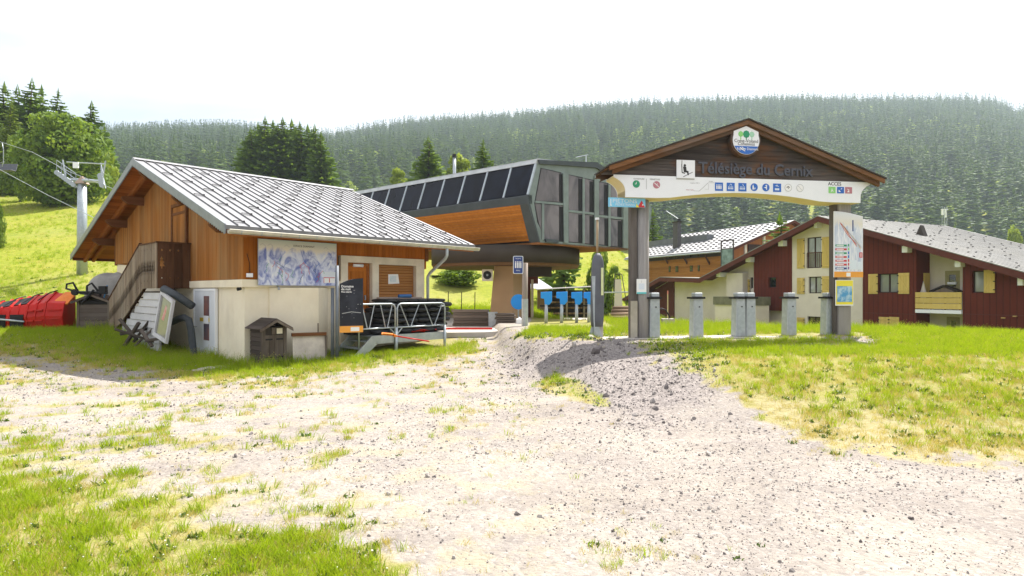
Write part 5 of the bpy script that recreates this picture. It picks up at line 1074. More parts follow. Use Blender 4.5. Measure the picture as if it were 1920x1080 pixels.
MB().bx(-w, w, -.008, -.001, 0, h*.085).build('orange_foot', INK['orange'], t); MB().bx(-.07, .05, -.011, -.0085, .02, h*.07).build('foot_badge', INK['white'], t)
for i in range(7):
    z = h*(.12+.058*(6-i)); c = ['green', 'red', 'green', 'red', 'red', 'red', 'violet'][i]
    rw = MB().bx(-w*.92, w*.0-.06, -.008, -.0045, z, z+h*.028).build('legend_row', INK[c if i < 6 else 'navy'], t); MB().bx(-w*.05, w*.1-.03, -.008, -.0045, z, z+h*.04).build('legend_mark', INK[['green', 'lime', 'blue', 'blue', 'red', 'red', 'violet'][i]], rw)
    MB().bx(-w*.85, -w*.35, -.0095, -.0082, z+h*.008, z+h*.02).build('legend_text', INK['white'], rw)
MB().bx(w*.74, w*.95, -.008, -.0045, h*.30, h*.38).build('red_badge', INK['red'], t); MB().bx(w*.82, w*.87, -.0095, -.0082, h*.31, h*.37).build('badge_cross', INK['white'], t)
MB().bx(w*.12, w*.55, -.007, -.0045, h*.12, h*.26).build('text_block', INK['grey' if False else 'pale'], t); MB().bx(w*.6, w*.92, -.007, -.0045, h*.12, h*.24).build('text_block', INK['pale'], t); MB().bx(w*.25, w*.33, -.007, -.0045, h*.70, h*.87).build('mast_mark', INK['navy'], t)
mb = MB(); r = random.Random(8)
for k in range(9):
    x, z = -w*(.6-.05*k), h*(.83-.01*k); pts = [(x, z)]
    for j in range(5): x += w*r.uniform(.18, .3); z -= h*r.uniform(.05, .08); pts.append((x, z))
    trace(pts, .013, Vector(), Vector((1, 0, 0)), Vector((0, 0, 1)), Vector((0, -.007, 0)), [0, 1, 0, 2, 3, 1, 2, 3, 3][k], mb)
mb.build('piste_lines', [INK['red'], INK['orange'], INK['grey'], INK['pale']], t, fix=False)
t, w, h = board('yellow_poster', 'small yellow framed poster under the tall piste panel', 'poster', 1567, 525, 1600, 573, -.22)
MB().bx(-w, w, 0, .02, 0, h).build('backing', INK['white'], t); MB().bx(-w+.012, w-.012, -.003, 0, .03, h-.012).build('yellow_sheet', INK['yellow'], t); MB().bx(-w+.04, w-.04, -.006, -.0035, .10, h*.76).build('blue_picture', mat('blue_piste_print', (.10, .32, .58), .5, col2=(.45, .60, .70), scale=5, contrast=(.45, .6)), t)
t, w, h = board('direction_sign', 'sky blue pedestrian sign at the top of the left post', 'sign', 1141, 370, 1210, 389, -.30)
MB().bx(-w, w, 0, .03, 0, h).build('plate', INK['sky'], t); text('lettering', 'PIÉTONS', .13, INK['pale'], t, (-.06, -.001, h*.62), .002, sx=1.25); text('lettering', 'PEDESTRIANS', .075, INK['pale'], t, (-.05, -.001, h*.25), .002, sx=1.1)
MB().bx(-w*.90, -w*.86, -.004, -.001, h*.2, h*.85).bx(-w*.93, -w*.82, -.004, -.001, h*.12, h*.2).build('figure_mark', INK['white'], t)
MB().prism([(w*.56, -.004, 0), (w*.98, -.004, 0), (w*.8, -.004, h*.75)], (0, .003, 0)).build('red_triangle', INK['red'], t); MB().prism([(w*.48, -.0045, 0), (w*.66, -.0045, 0), (w*.52, -.0045, h*.4)], (0, .003, 0)).build('yellow_triangle', INK['yellow'], t); MB().box((w*.86, -.006, h*.28), (.03, .003, .035)).build('white_mark', INK['white'], t)
t, w, h = board('white_notice', 'white notice with turquoise foot fixed to the left post at eye level', 'notice', 1194, 523, 1212, 551, -.19)
MB().bx(-w, w, 0, .02, 0, h).build('plate', INK['white'], t); MB().bx(-w, w, -.003, -.0005, 0, h*.12).build('turquoise_foot', flat('turquoise_ink', (.12, .52, .55)), t); MB().bx(-w*.6, w*.6, -.003, -.0005, h*.3, h*.7).build('text_block', INK['pale'], t); text('figure_mark', 'i', .1, INK['grey'], t, (0, -.001, h*.83), .002)
# ---- paved strip and gate pedestals ----
cs = MB(); NS = 26
for k in range(NS):
    x0, x1 = -4.0+7.5*k/NS, -4.0+7.5*(k+1)/NS-.0
    P = [GA.w(x, y, 0) for x, y in ((x0, -.42), (x1, -.42), (x1, .42), (x0, .42))]; zt_ = .645
    cs.prism([(p.x, p.y, .25) for p in P], (0, 0, zt_-.25))
cs.build('paved_strip', MT['concrete'], None, kind='structure')
tp = thing('gate_pedestal', '', 'pedestal', (0, 0, 0), GA.a, 'lift gate pedestals in a row under the arch')
m = MB(); m.hexa([(-.14, -.12, 0), (.14, -.12, 0), (.14, .16, 0), (-.14, .16, 0)], [(-.125, -.12, 1.02), (.125, -.12, 1.02), (.125, .14, 1.02), (-.125, .14, 1.02)]); bevel(m.build('housing', MT['galvlight'], tp), .02)
MB().bx(-.2, .16, -.17, .14, .985, 1.035).build('black_rim', MT['black'], tp); bevel(MB().bx(-.07, .14, -.06, .16, 1.035, 1.14).build('reader_head', MT['galvlight'], tp), .015)
MB().bx(-.10, .10, -.126, -.121, .08, .72).build('service_cover', MT['galv'], tp); MB().box((.02, -.13, .78), (.03, .012, .03)).build('lock', MT['black'], tp)
for i, (u, yo, lab) in enumerate(((1225, -.05, 'steel gate pedestal right beside the round left post of the arch'), (1306, .0, 'steel gate pedestal standing alone, second from the left post'), (1385, .05, 'left one of the two steel pedestals set close together mid-row'), (1404, .05, 'right one of the two steel pedestals set close together mid-row'), (1480, .1, 'steel gate pedestal standing alone between the close pair and the right post'), (1553, .12, 'steel gate pedestal right beside the square right post of the arch'))):
    o = tp if i == 0 else copy_tree(tp); x = GA.on(1, yo, u, 600).x; p = GA.w(x, yo, 0); o.location = (p.x, p.y, .645); o['label'] = lab
# ================= red-brown residence on the right =================
RC = Frame(21.07, 40.31, math.atan2(-.907, .4206)); rc = thing('residence', 'wide red-brown and white residence with yellow shutters and low pitched roof', 'house', RC.o, RC.a)
def fc(u, v, off=0.): p = RC.on(1, off, u, v); return (p.x, p.z)
def redwall():
    m, t, b = newmat('red_brown_boarding'); f = ramp(t, tex(t, .8, (1, 1, .4), 5), (.35, 0.), (.68, 1.)); c = mixc(t, f, (.13, .030, .020), (.10, .023, .016))
    cc = nd(t, 'ShaderNodeTexCoord'); w = nd(t, 'ShaderNodeTexWave'); w.inputs['Scale'].default_value = 1.05; w.bands_direction = 'X'; w.wave_profile = 'SIN'; t.links.new(cc.outputs['Object'], w.inputs[0])
    k = ramp(t, w.outputs[0], (0., 1.), (.06, 0.)); t.links.new(mixc(t, k, c, (.06, .018, .015)), b.inputs['Base Color']); b.inputs['Roughness'].default_value = .7; b.inputs['Specular IOR Level'].default_value = .1
    bn = nd(t, 'ShaderNodeBump'); bn.inputs['Strength'].default_value = .4; bn.inputs['Distance'].default_value = .02; t.links.new(ramp(t, w.outputs[0], (0., 0.), (.12, 1.)), bn.inputs['Height']); t.links.new(bn.outputs[0], b.inputs['Normal']); return m
MT['redwall'] = redwall(); MT['shutter'] = wood('yellow_shutter', (.66, .50, .17), (.58, .42, .13), 'z', isl=.12); MT['fascia'] = mat('red_brown_fascia', (.11, .032, .025), .65, scale=2)
MT['rroof'] = mat('pale_sheet_roof', (.27, .267, .255), .7, .1, col2=(.205, .203, .195), scale=1.2, dirt=((.27, .26, .23), .55)); MT['reveal'] = flat('shaded_reveal', (.03, .012, .010), .8)  # near-black reveal colour stands for the shade in window recesses and openings
OH = -.9
RP = [fc(1135, 578, OH), fc(1237, 519, OH), fc(1311, 521, OH), fc(1533, 404, OH)]; xr_, zr_ = fc(1920, 509, OH); sl = (RP[3][1]-zr_)/(xr_-RP[3][0]); RP.append((15.0, RP[3][1]-sl*(15.0-RP[3][0])))
def rtop(x):
    for (a, za), (b, zb) in zip(RP, RP[1:]):
        if a <= x <= b: return za+(zb-za)*(x-a)/(b-a)
    return RP[0][1] if x < RP[0][0] else RP[-1][1]
DEP = 13.4
for k, ((a, za), (b, zb)) in enumerate(zip(RP, RP[1:])):
    dp = 7 if k < 2 else DEP
    MB().hexa([(a, OH+.06, za-.20), (b, OH+.06, zb-.20), (b, dp, zb-.20), (a, dp, za-.20)], [(a, OH+.06, za-.06), (b, OH+.06, zb-.06), (b, dp, zb-.06), (a, dp, za-.06)]).build('soffit', MT['fascia'], rc)
    MB().hexa([(a, OH-.02, za-.055), (b, OH-.02, zb-.055), (b, dp+.05, zb-.055), (a, dp+.05, za-.055)], [(a, OH-.02, za), (b, OH-.02, zb), (b, dp+.05, zb), (a, dp+.05, za)]).build('roof', MT['rroof'], rc)
    MB().hexa([(a, OH, za-.42), (b, OH, zb-.42), (b, OH+.055, zb-.42), (a, OH+.055, za-.42)], [(a, OH, za-.06), (b, OH, zb-.06), (b, OH+.055, zb-.06), (a, OH+.055, za-.06)]).build('barge_board', MT['fascia'], rc)
# snow stops on the roof slope: too small to pick apart
m = MB(); r = random.Random(2)
for i in range(13):
    for j in range(13):
        x = RP[3][0]+.4+i*1.05+(.55 if j % 2 else 0)+r.uniform(-.3, .3); y = OH+.4+j*1.05+r.uniform(-.25, .25)
        if x < 14.5: z = rtop(x); m.box((x, y, z+.025), (.05, .13, .06))
m.build('snow_stop', MT['smallstop'], rc, kind='stuff')
m = MB()
for j in range(28):
    y = OH+.25+j*.5; m.hexa([(RP[3][0], y, RP[3][1]), (14.9, y, rtop(14.9)), (14.9, y+.03, rtop(14.9)), (RP[3][0], y+.03, RP[3][1])], [(RP[3][0], y+.01, RP[3][1]+.03), (14.9, y+.01, rtop(14.9)+.03), (14.9, y+.02, rtop(14.9)+.03), (RP[3][0], y+.02, RP[3][1]+.03)])
m.build('roof_rib', MT['rroof'], rc, kind='stuff')
x, z = RC.on(1, 3.2, 1728, 436).x, 0; z = rtop(x); MB().prism([(x-.28, 3.0, z-.05), (x+.28, 3.0, z-.15), (x+.02, 3.0, z+.62)], (0, .4, 0)).build('roof_vent', MT['drum'], rc)
# walls with real openings
BASE = -3.2
def section(name, u0, u1, m, y0, holes, bot=None, th=.28, top=.22):
    xa, xb = fc(u0, 548, y0)[0], fc(u1, 548, y0)[0]; xs_ = [xa]+[q[0] for q in RP if xa < q[0] < xb]+[xb]
    zb = BASE if bot is None else fc((u0+u1)/2, bot, y0)[1]
    out = [(xa, zb), (xb, zb)]+[(x, rtop(x)-top) for x in reversed(xs_)]
    hs = []
    for (a, va, b, vb) in holes: (x0, zt_), (x1, z0_) = fc(a, va, y0), fc(b, vb, y0); hs.append([(x0, z0_), (x1, z0_), (x1, zt_), (x0, zt_)])
    return MB().holed(out, hs, (0, y0, 0), (1, 0, 0), (0, 0, 1), (0, th, 0)).build(name, m, rc)
def window(u0, v0, u1, v1, y0, frame=None, gl=None, bars=1, d=.14, sash=.06):
    (x0, z1), (x1, z0) = fc(u0, v0, y0), fc(u1, v1, y0); fr = frame or MT['reveal']; y = y0+d
    m = MB(); m.bx(x0, x0+sash, y-.03, y+.05, z0, z1); m.bx(x1-sash, x1, y-.03, y+.05, z0, z1); m.bx(x0+sash, x1-sash, y-.03, y+.05, z0, z0+sash); m.bx(x0+sash, x1-sash, y-.03, y+.05, z1-sash, z1)
    for k in range(bars): xm = x0+(x1-x0)*(k+1)/(bars+1); m.bx(xm-.045, xm+.045, y-.03, y+.05, z0+sash, z1-sash)
    w = m.build('window', fr, rc)
    for k in range(bars+1): a, b = x0+(x1-x0)*k/(bars+1)+.05, x0+(x1-x0)*(k+1)/(bars+1)-.05; MB().bx(a, b, y+.0, y+.02, z0+sash, z1-sash).build('pane', gl or MT['glass_pale'], w)
    return w
def shutter(u0, v0, u1, v1, y0, diag=1, n=4):
    (x0, z1), (x1, z0) = fc(u0, v0, y0-.02), fc(u1, v1, y0-.02); w = (x1-x0)/n
    s = MB().bx(x0, x1, y0-.03, y0-.015, z0, z1).build('shutter', MT['shutter'], rc)
    bm_ = MB().bx(.004, w-.004, -.02, 0, 0, z1-z0).mesh('shutter_board', MT['shutter'])
    for k in range(n): link('shutter_board', bm_, s).location = (x0+k*w, y0-.031, z0)
    m = MB(); m.bx(x0+.02, x1-.02, y0-.075, y0-.052, z0+.12, z0+.2); m.bx(x0+.02, x1-.02, y0-.075, y0-.052, z1-.2, z1-.12)
    if diag: a, b = (x0+.06, x1-.06) if diag > 0 else (x1-.06, x0+.06); m.hexa([(a-.03, y0-.072, z0+.2), (a+.03, y0-.072, z0+.2), (b+.03, y0-.072, z1-.2), (b-.03, y0-.072, z1-.2)], [(a-.03, y0-.053, z0+.2), (a+.03, y0-.053, z0+.2), (b+.03, y0-.053, z1-.2), (b-.03, y0-.053, z1-.2)])
    m.build('shutter_brace', MT['shutter'], s)
    xh = x1 if diag > 0 else x0
    for zz in (z0+.16, (z0+z1)/2, z1-.16): MB().box((xh, y0-.085, zz), (.10, .03, .05)).build('hinge', MT['black'], s)
    return s
YR = -.06
section('white_wall', 1484.5, 1617.5, MT['plaster_white'], 0, [(1513, 446, 1540, 502), (1516, 519, 1540, 550), (1514, 593, 1540, 616)])
window(1513, 446, 1540, 502, 0); window(1516, 519, 1540, 550, 0); window(1514, 593, 1540, 616, 0, gl=MT['glass'])
m = MB(); (x0, z1), (x1, z0) = fc(1513, 474, -.02), fc(1540, 501, -.02); m.bx(x0, x1, -.03, -.0, z1-.05, z1)
for k in range(8): m.bx(x0+(x1-x0)*k/7-.015, x0+(x1-x0)*k/7+.015, -.03, -.005, z0, z1-.05)
m.build('window_guard', MT['fascia'], rc)
for v0, v1, a in ((447, 503, 0), (520, 551, 1), (594, 614, 2)): shutter(1494.5, v0+1, 1508.5, v1, 0, 1); shutter(1541.5, v0-2, 1557, v1-1, 0, -1)
section('red_wall', 1413.5, 1484, MT['redwall'], YR, [(1441, 520, 1455, 539)], bot=582.5, th=.34); window(1441, 520, 1455, 539, YR, bars=0, gl=MT['glass'])
section('white_wall', 1229, 1413, MT['plaster_white'], .5, [(1407, 520, 1412, 552)]); window(1407, 520, 1412, 552, .5, bars=0, gl=MT['glass'])
section('white_wall', 1408, 1484, MT['plaster_white'], .3, [], top=2.5); 
shutter(1396, 524, 1406, 549, .5, 1, 2)
xw0, xw1 = fc(1364, 548, .0)[0], fc(1394, 548, .0)[0]; MB().bx(xw0, xw1, -.1, .49, BASE, fc(1380, 512, 0)[1]).build('wall_pier', MT['plaster_white'], rc)
section('red_wall', 1618, 1718, MT['redwall'], YR, [(1646, 513.5, 1684, 549), (1648, 594, 1686, 616)], th=.34); window(1646, 513.5, 1684, 549, YR, d=.2); 
shutter(1628.5, 514, 1646, 551, YR, 1); shutter(1684.5, 512, 1705, 551, YR, -1); shutter(1648, 594, 1667, 618, YR, 0); shutter(1667.5, 594, 1686, 618, YR, 0)
# loggia
xl0 = fc(1718, 548, YR)[0]; dl = .5
while True:
    p = RC.w(xl0, dl, 1.8)
    if CX+FP*p.x/p.y > 1743 or dl > 4: break
    dl += .05
xl1 = fc(1805, 548, YR)[0]
MB().prism([(xl0-.25, YR+.34, BASE), (xl0, YR+.34, BASE), (xl0, YR+.34, rtop(xl0)-.3), (xl0-.25, YR+.34, rtop(xl0)-.3)], (0, dl-YR-.34, 0)).build('loggia_side', MT['redwall'], rc)
(a0, ta), (a1, tb) = fc(1772, 508, dl), fc(1800, 545, dl); (b0, tc_), (b1, td) = fc(1775, 594, dl), fc(1800, 618, dl)
MB().holed([(xl0-.2, BASE), (xl1+.4, BASE), (xl1+.4, rtop(xl1)-.25), (xl0-.2, rtop(xl0)-.25)], [[(a0, tb), (a1, tb), (a1, ta), (a0, ta)], [(b0, td), (b1, td), (b1, tc_), (b0, tc_)]], (0, dl, 0), (1, 0, 0), (0, 0, 1), (0, .25, 0)).build('loggia_wall', MT['plaster_white'], rc)
MT['olive'] = mat('olive_frame', (.36, .32, .17), .7)
window(1772, 508, 1800, 545, dl, MT['olive'], MT['glass'], 0, .03, .22); window(1775, 594, 1800, 618, dl, MT['olive'], MT['glass'], 0, .03, .22)
p = fc(1786, 531, dl); MB().box((p[0], dl-.05, p[1]), (.45, .1, .14)).build('window_box', MT['whitepaint'], rc)
p0, p1 = RC.on(0, xl0+.03, 1738, 512), RC.on(0, xl0+.03, 1738, 547); bevel(MB().bx(xl0, xl0+.06, p0.y-.3, p0.y+.25, p1.z-.3, p0.z).build('side_shutter', MT['shutter'], rc), .01)
zb_ = fc(1760, 587.5, YR)[1]; MB().bx(xl0+.01, xl1-.01, YR-.12, dl, zb_, zb_+.2).build('balcony_slab', MT['whitepaint'], rc)
z0_, z1_ = zb_+.24, fc(1760, 547.5, YR-.1)[1]
fr_ = MB(); [fr_.bx(xl0+.05+(xl1-xl0-.2)*k/3, xl0+.11+(xl1-xl0-.2)*k/3, YR-.06, YR-.01, zb_+.2, z1_-.05) for k in range(4)]; par = fr_.build('balcony_railing', MT['fascia'], rc)
for k in range(3): MB().bx(xl0+.0, xl1-.0, YR-.1, YR-.062, z0_+(z1_-z0_)*k/3+.012, z0_+(z1_-z0_)*(k+1)/3-.012).build('balcony_board', MT['shutter'], par)
section('red_wall', 1805, 2000, MT['redwall'], YR, [(1822, 508, 1845, 549)], th=.34); window(1822, 508, 1845, 549, YR, bars=0, d=.2, gl=MT['glass_pale']); shutter(1845, 506.5, 1865.5, 549, YR, 1)
for u, v in ((1881, 596), (1903, 593)): q = fc(u, v, YR-.05); MB().box((q[0], YR-.05, q[1]), (.16, .1, .06)).build('wall_vent', MT['orange'] if False else mat('brass_vent', (.5, .33, .12), .5), rc)
# floor joint strips
q = fc(1850, 590, YR-.01)[1]; MB().bx(xl1+.02, 14, YR-.015, YR-.001, q-.02, q+.02).build('joint_strip', MT['fascia'], rc); q0, q1 = fc(1618, 588, YR)[0], fc(1718, 588, YR)[0]; q = fc(1670, 588, YR)[1]; MB().bx(q0+.02, q1-.02, YR-.015, YR-.001, q-.02, q+.02).build('joint_strip', MT['fascia'], rc)
for u0, v0, u1, v1 in ((1459, 451.5, 1478, 461), (1398, 482.5, 1417, 491), (1526, 416, 1538, 427), (1691, 461.5, 1714, 473), (1790, 489.5, 1814, 500.5), (1907.5, 521, 1930, 535), (1343, 511, 1360, 519)):
    (x0, z1), (x1, z0) = fc(u0, v0, -.5), fc(u0+.45*(u1-u0), v1, -.5); MB().bx(x0, x1, -.5, .3, z0, z1).build('beam_end', MT['whitepaint'], rc)
# inner body closing the volume
m = MB(); P = [(RP[1][0]+.5, BASE)]+[(x, rtop(x)-.24) for x in (RP[1][0]+.5, RP[2][0], RP[3][0], xl0-.3)]+[(xl0-.3, BASE)]; m.prism([(x, .9, z) for x, z in P], (0, DEP-1.5, 0)); P = [(xl0-.3, BASE), (xl0-.3, rtop(xl0-.3)-.25), (14.6, rtop(14.6)-.25), (14.6, BASE)]; m.prism([(x, dl+.3, z) for x, z in P], (0, DEP-1.2-dl, 0)); m.build('inner_body', MT['plaster_white'], rc)
m = MB(); x0 = fc(1200, 560, OH)[0]; MB().prism([(RP[0][0]+.4, .4, RP[0][1]-.35), (RP[1][0], .4, RP[1][1]-.3), (RP[1][0]+.4, .4, RP[1][1]-.3), (RP[1][0]+.4, .4, BASE), (RP[0][0]+.4, .4, BASE)], (0, 6, 0)).build('porch_wall', MT['redbrown'], rc)
q = fc(1180, 568, .1); MB().bx(q[0], q[0]+2.2, .1, .38, q[1]-.3, q[1]+.1).build('porch_beam', MT['plaster_white'], rc)
# bird house and folded parasol on the balcony
p = RC.on(1, .7, 1773, 545); bh = thing('bird_house', 'dark roofed bird house showing above the yellow balcony boards', 'bird house', RC.w(p.x, .7, zb_+.2), RC.a); hh = p.z-zb_-.2
MB().prism([(-.75, -.25, hh), (0, -.25, hh+.33), (.75, -.25, hh), (.75, -.25, hh-.07), (0, -.25, hh+.24), (-.75, -.25, hh-.07)], (0, .5, 0)).build('roof', MT['drum'], bh); MB().prism([(-.5, -.18, hh-.3), (.5, -.18, hh-.3), (.5, -.18, hh-.02), (0, -.18, hh+.2), (-.5, -.18, hh-.02)], (0, .36, 0)).build('box', MT['stairwood'], bh); MB().tube([(0, 0, .0), (0, 0, hh-.3)], .04, 8).build('pole', MT['stairwood'], bh)
p = RC.on(1, .4, 1728, 545); fp_ = thing('folded_parasol', 'small pale folded parasol in the left corner of the balcony', 'parasol', RC.w(p.x+.1, .4, zb_+.2), RC.a); hh = p.z-zb_-.2
MB().tube([(0, 0, 0), (0, 0, hh+.55)], .02, 6).build('pole', MT['galv'], fp_); MB().tube([(0, 0, hh-.6), (0, 0, hh-.1), (0, 0, hh+.5)], [.14, .16, .02], 9).build('canopy', MT['plaster_white'], fp_)
# bin shelter in front of the white wall
a, b = RC.on(1, -2.2, 1338, 556), RC.on(1, -2.2, 1417, 573); bs = thing('bin_shelter', 'low white walled bin shelter with a mossy concrete lid before the residence', 'bin shelter', RC.w((a.x+b.x)/2, -2.2, -1.6), RC.a); w = (b.x-a.x)/2
MB().bx(-w, w, -.05, 1.5, b.z+1.6, a.z+1.6).build('lid', mat('mossy_concrete', (.20, .19, .14), .9, col2=(.12, .12, .08), scale=2), bs); MB().bx(-w+.1, w-.05, .05, 1.4, -.6, b.z+1.6).build('wall', MT['plaster_white'], bs)

# ================= timber chalet behind =================
BC = Frame(21.6, 58, RC.a); bc = thing('timber_chalet', 'timber chalet with a spotted white roof, behind the red-brown residence', 'chalet', BC.o, BC.a)
ZE, ZR_, XL, YRd = 6.1, 9.44, -17.5, 9.0
MT['brightroof'] = mat('bright_roof_sheet', (.30, .30, .305), .6, .15, col2=(.25, .25, .26), scale=1); MT['logs'] = wood('honey_timber', (.46, .21, .05), (.32, .13, .026), 'x', isl=.35)
for y0, z0, y1, z1 in ((0, ZE, YRd, ZR_), (YRd, ZR_, 2*YRd, ZE)):
    MB().hexa([(XL, y0, z0-.3), (0, y0, z0-.3), (0, y1, z1-.3), (XL, y1, z1-.3)], [(XL, y0, z0-.05), (0, y0, z0-.05), (0, y1, z1-.05), (XL, y1, z1-.05)]).build('roof_deck', MT['fascia'], bc)
    MB().hexa([(XL-.05, y0-.05, z0-.045), (.05, y0-.05, z0-.045), (.05, y1, z1-.045), (XL-.05, y1, z1-.045)], [(XL-.05, y0-.05, z0), (.05, y0-.05, z0), (.05, y1, z1), (XL-.05, y1, z1)]).build('roof', MT['brightroof'], bc)
m = MB()
for i in range(22):
    for j in range(11): x = -.5-i*.78-(.39 if j % 2 else 0); y = .5+j*.78; z = ZE+(ZR_-ZE)*y/YRd; m.box((x, y, z+.05), (.28, .12, .10))
m.build('snow_stop', MT['snowguard'], bc, kind='stuff')
MB().bx(XL+.5, -.75, .85, 16.8, -2, ZE-.05).build('inner_body', MT['drum'], bc)
# timber wall of stacked logs; windows as near-black plates painted like shaded recesses
m = MB(); nl = 26
for i in range(nl): m.bx(XL+.6, -.8, .74-.02*(i % 2), .86, -1.5+i*.27, -1.5+i*.27+.262)
m.build('log_wall', MT['logs'], bc, kind='stuff')
for u, v0, v1 in ((1255.5, 499, 510), (1269, 499, 510), (1296, 498, 509), (1310, 497.5, 508.5), (1255, 477, 485), (1269, 476, 484), (1296, 474, 482), (1310.5, 473, 481)):
    w = 2.6 if u in (1296, 1269) else 1.7; a, b = BC.on(1, .70, u-w, v0), BC.on(1, .70, u+w, v1); f = MB().bx(a.x, b.x, .69, .735, b.z, a.z).build('window', MT['reveal'], bc); MB().bx(a.x+.05, b.x-.05, .68, .689, b.z+.05, a.z-.05).build('pane', MT['glass'], f)
for u in (1248, 1284, 1326): a = BC.on(1, .4, u, 483); MB().hexa([(a.x-.07, .7, a.z-.75), (a.x+.07, .7, a.z-.75), (a.x+.07, .1, a.z+.12), (a.x-.07, .1, a.z+.12)], [(a.x-.07, .7, a.z-.5), (a.x+.07, .7, a.z-.5), (a.x+.07, .1, a.z+.3), (a.x-.07, .1, a.z+.3)]).build('brace', MT['stairdark'], bc)
MB().tube([(XL, -.1, ZE-.2), (0, -.1, ZE-.2)], .09, 8).build('gutter', MT['galv'], bc)
# gable end facing right, with pale posts
MB().prism([(-.75, .9, -2), (-.75, .9, ZE+.1), (-.75, YRd, ZR_-.3), (-.75, 17, ZE+.1), (-.75, 17, -2)], (.1, 0, 0)).build('gable_wall', wood('orange_gable', (.42, .17, .07), (.3, .11, .04), 'z'), bc)
for y in (2.6, 5.2): z = ZE+(ZR_-ZE)*y/YRd; MB().bx(-.64, -.5, y-.14, y+.14, 0, z-.32).build('pale_post', MT['plaster_white'], bc)
MB().bx(-.64, -.55, 3.0, 4.8, 2.5, ZE+.6).build('dark_opening_panel', MT['reveal'], bc)  # solid plate, near-black in place of a shaded opening
a, b = BC.on(1, 4.2, 1205, 444), BC.on(1, 4.2, 1326, 458); MB().bx(a.x-1, b.x, 4.2, 5.2, b.z, BC.on(1, 4.2, 1326, 439).z).build('roof_lantern', mat('slate_cladding', (.15, .16, .17), .6, scale=2), bc)
a, b = BC.on(1, 2.4, 1261.5, 418), BC.on(1, 2.4, 1270.5, 462); MB().bx(a.x, b.x, 2.4, 2.9, b.z-.3, a.z).build('chimney', mat('dark_chimney', (.09, .085, .085), .7), bc); MB().bx(a.x-.08, b.x+.1, 2.3, 3.0, a.z, a.z+.1).build('chimney_cap', MT['drum'], bc)
q = BC.on(1, 2.4, 1246, 395); MB().tube([(b.x, 2.6, a.z+.35), (q.x, 2.6, q.z)], .035, 6).build('aerial', MT['galvlight'], bc); MB().box((b.x, 2.6, a.z+.25), (.35, .2, .3)).build('aerial_mount', MT['black'], bc)
a, b = BC.on(1, -.6, 1351, 468), BC.on(1, -.6, 1375, 500); f = MB().bx(a.x, a.x+.1, -.6, -.5, b.z, a.z+.9).bx(b.x-.1, b.x, -.6, -.5, b.z, a.z+.9).bx(a.x+.1, b.x-.1, -.6, -.5, a.z+.8, a.z+.9).bx(a.x+.1, b.x-.1, -.6, -.5, a.z, a.z+.08).build('glazed_bay', MT['drum'], bc); MB().bx(a.x+.1, b.x-.1, -.57, -.53, b.z, a.z).build('pane', mat('green_glass', (.22, .30, .27), .1, col2=(.10, .15, .13), scale=2), f)

# ================= lift pylon, cables, chair =================
Y_ = 42.; px_ = at_px(154, Y_); pz = tz(px_, Y_); py = thing('lift_pylon', 'grey tubular lift pylon with a wide sheave crossarm on the meadow', 'pylon', (px_, Y_, pz)); hz_ = EYE+(HY-345)/FP*Y_-pz
MB().tube([(0, 0, -.5), (0, 0, hz_*.5), (0, 0, hz_)], [.34, .31, .28], 16).build('tube', MT['galv'], py, True)
MB().hexa([(-.36, -.3, hz_), (.36, -.3, hz_), (.36, .3, hz_), (-.36, .3, hz_)], [(-.04, -.05, hz_+.55), (.04, -.05, hz_+.55), (.04, .05, hz_+.55), (-.04, .05, hz_+.55)]).build('cap', mat('rusty_cap', (.40, .30, .24), .7), py)
ad_ = Vector((.93, -.36, -.10)); al = Vector((-.3, .9, .18))                # crossarm and line directions
MB().tube([Vector((0, 0, hz_+.25))-ad_*1.9, Vector((0, 0, hz_+.25)), Vector((0, 0, hz_+.25))+ad_*2.2], [.09, .15, .09], 8).build('crossarm', MT['galv'], py)
for s in (-1, 1):
    c_ = Vector((0, 0, hz_+.2))+ad_*(1.75 if s < 0 else 2.1)*s; m = MB()
    aa = Vector((.55, -.72, -.36)).normalized() if s > 0 else Vector((.80, -.5, -.40)).normalized()
    a, b = c_-aa*1.7, c_+aa*1.7
    m.tube([a, b], .055, 6); m.tube([a+Vector((0, 0, .18)), b+Vector((0, 0, .18))], .03, 5); m.tube([a+Vector((0, .25, .0)), b+Vector((0, .25, 0))], .03, 5)
    sb = m.build('sheave_beam', MT['galv'], py)
    wh = MB().tube([(0, -.05, 0), (0, .05, 0)], .17, 12).mesh('sheave', MT['galv'])
    for k in range(8): link('sheave', wh, sb).location = a+(b-a)*(k+.5)/8+Vector((0, -.1, .12))
    m = MB()
    for k in range(5):
        q0 = a+(b-a)*k/4; m.tube([q0, q0+Vector((0, 0, 1.0))], .022, 4)
    m.tube([a+Vector((0, 0, 1.0)), b+Vector((0, 0, 1.0))], .022, 4); m.tube([a+Vector((0, 0, .6)), b+Vector((0, 0, .6))], .022, 4); m.build('walkway_rail', MT['galv'], py)
    MB().tube([c_, c_+Vector((.25*s, 0, 1.5))], .05, 6).build('lifting_frame', MT['galv'], py)
MB().tube([Vector((-1.55, .6, hz_+1.7)), Vector((2.2, -.8, hz_+1.25))], .05, 6).build('lifting_bar', MT['galv'], py)
MB().box((-.45, .0, hz_+1.35), (.38, .1, .42)).build('number_plate', MT['whitepaint'], py)
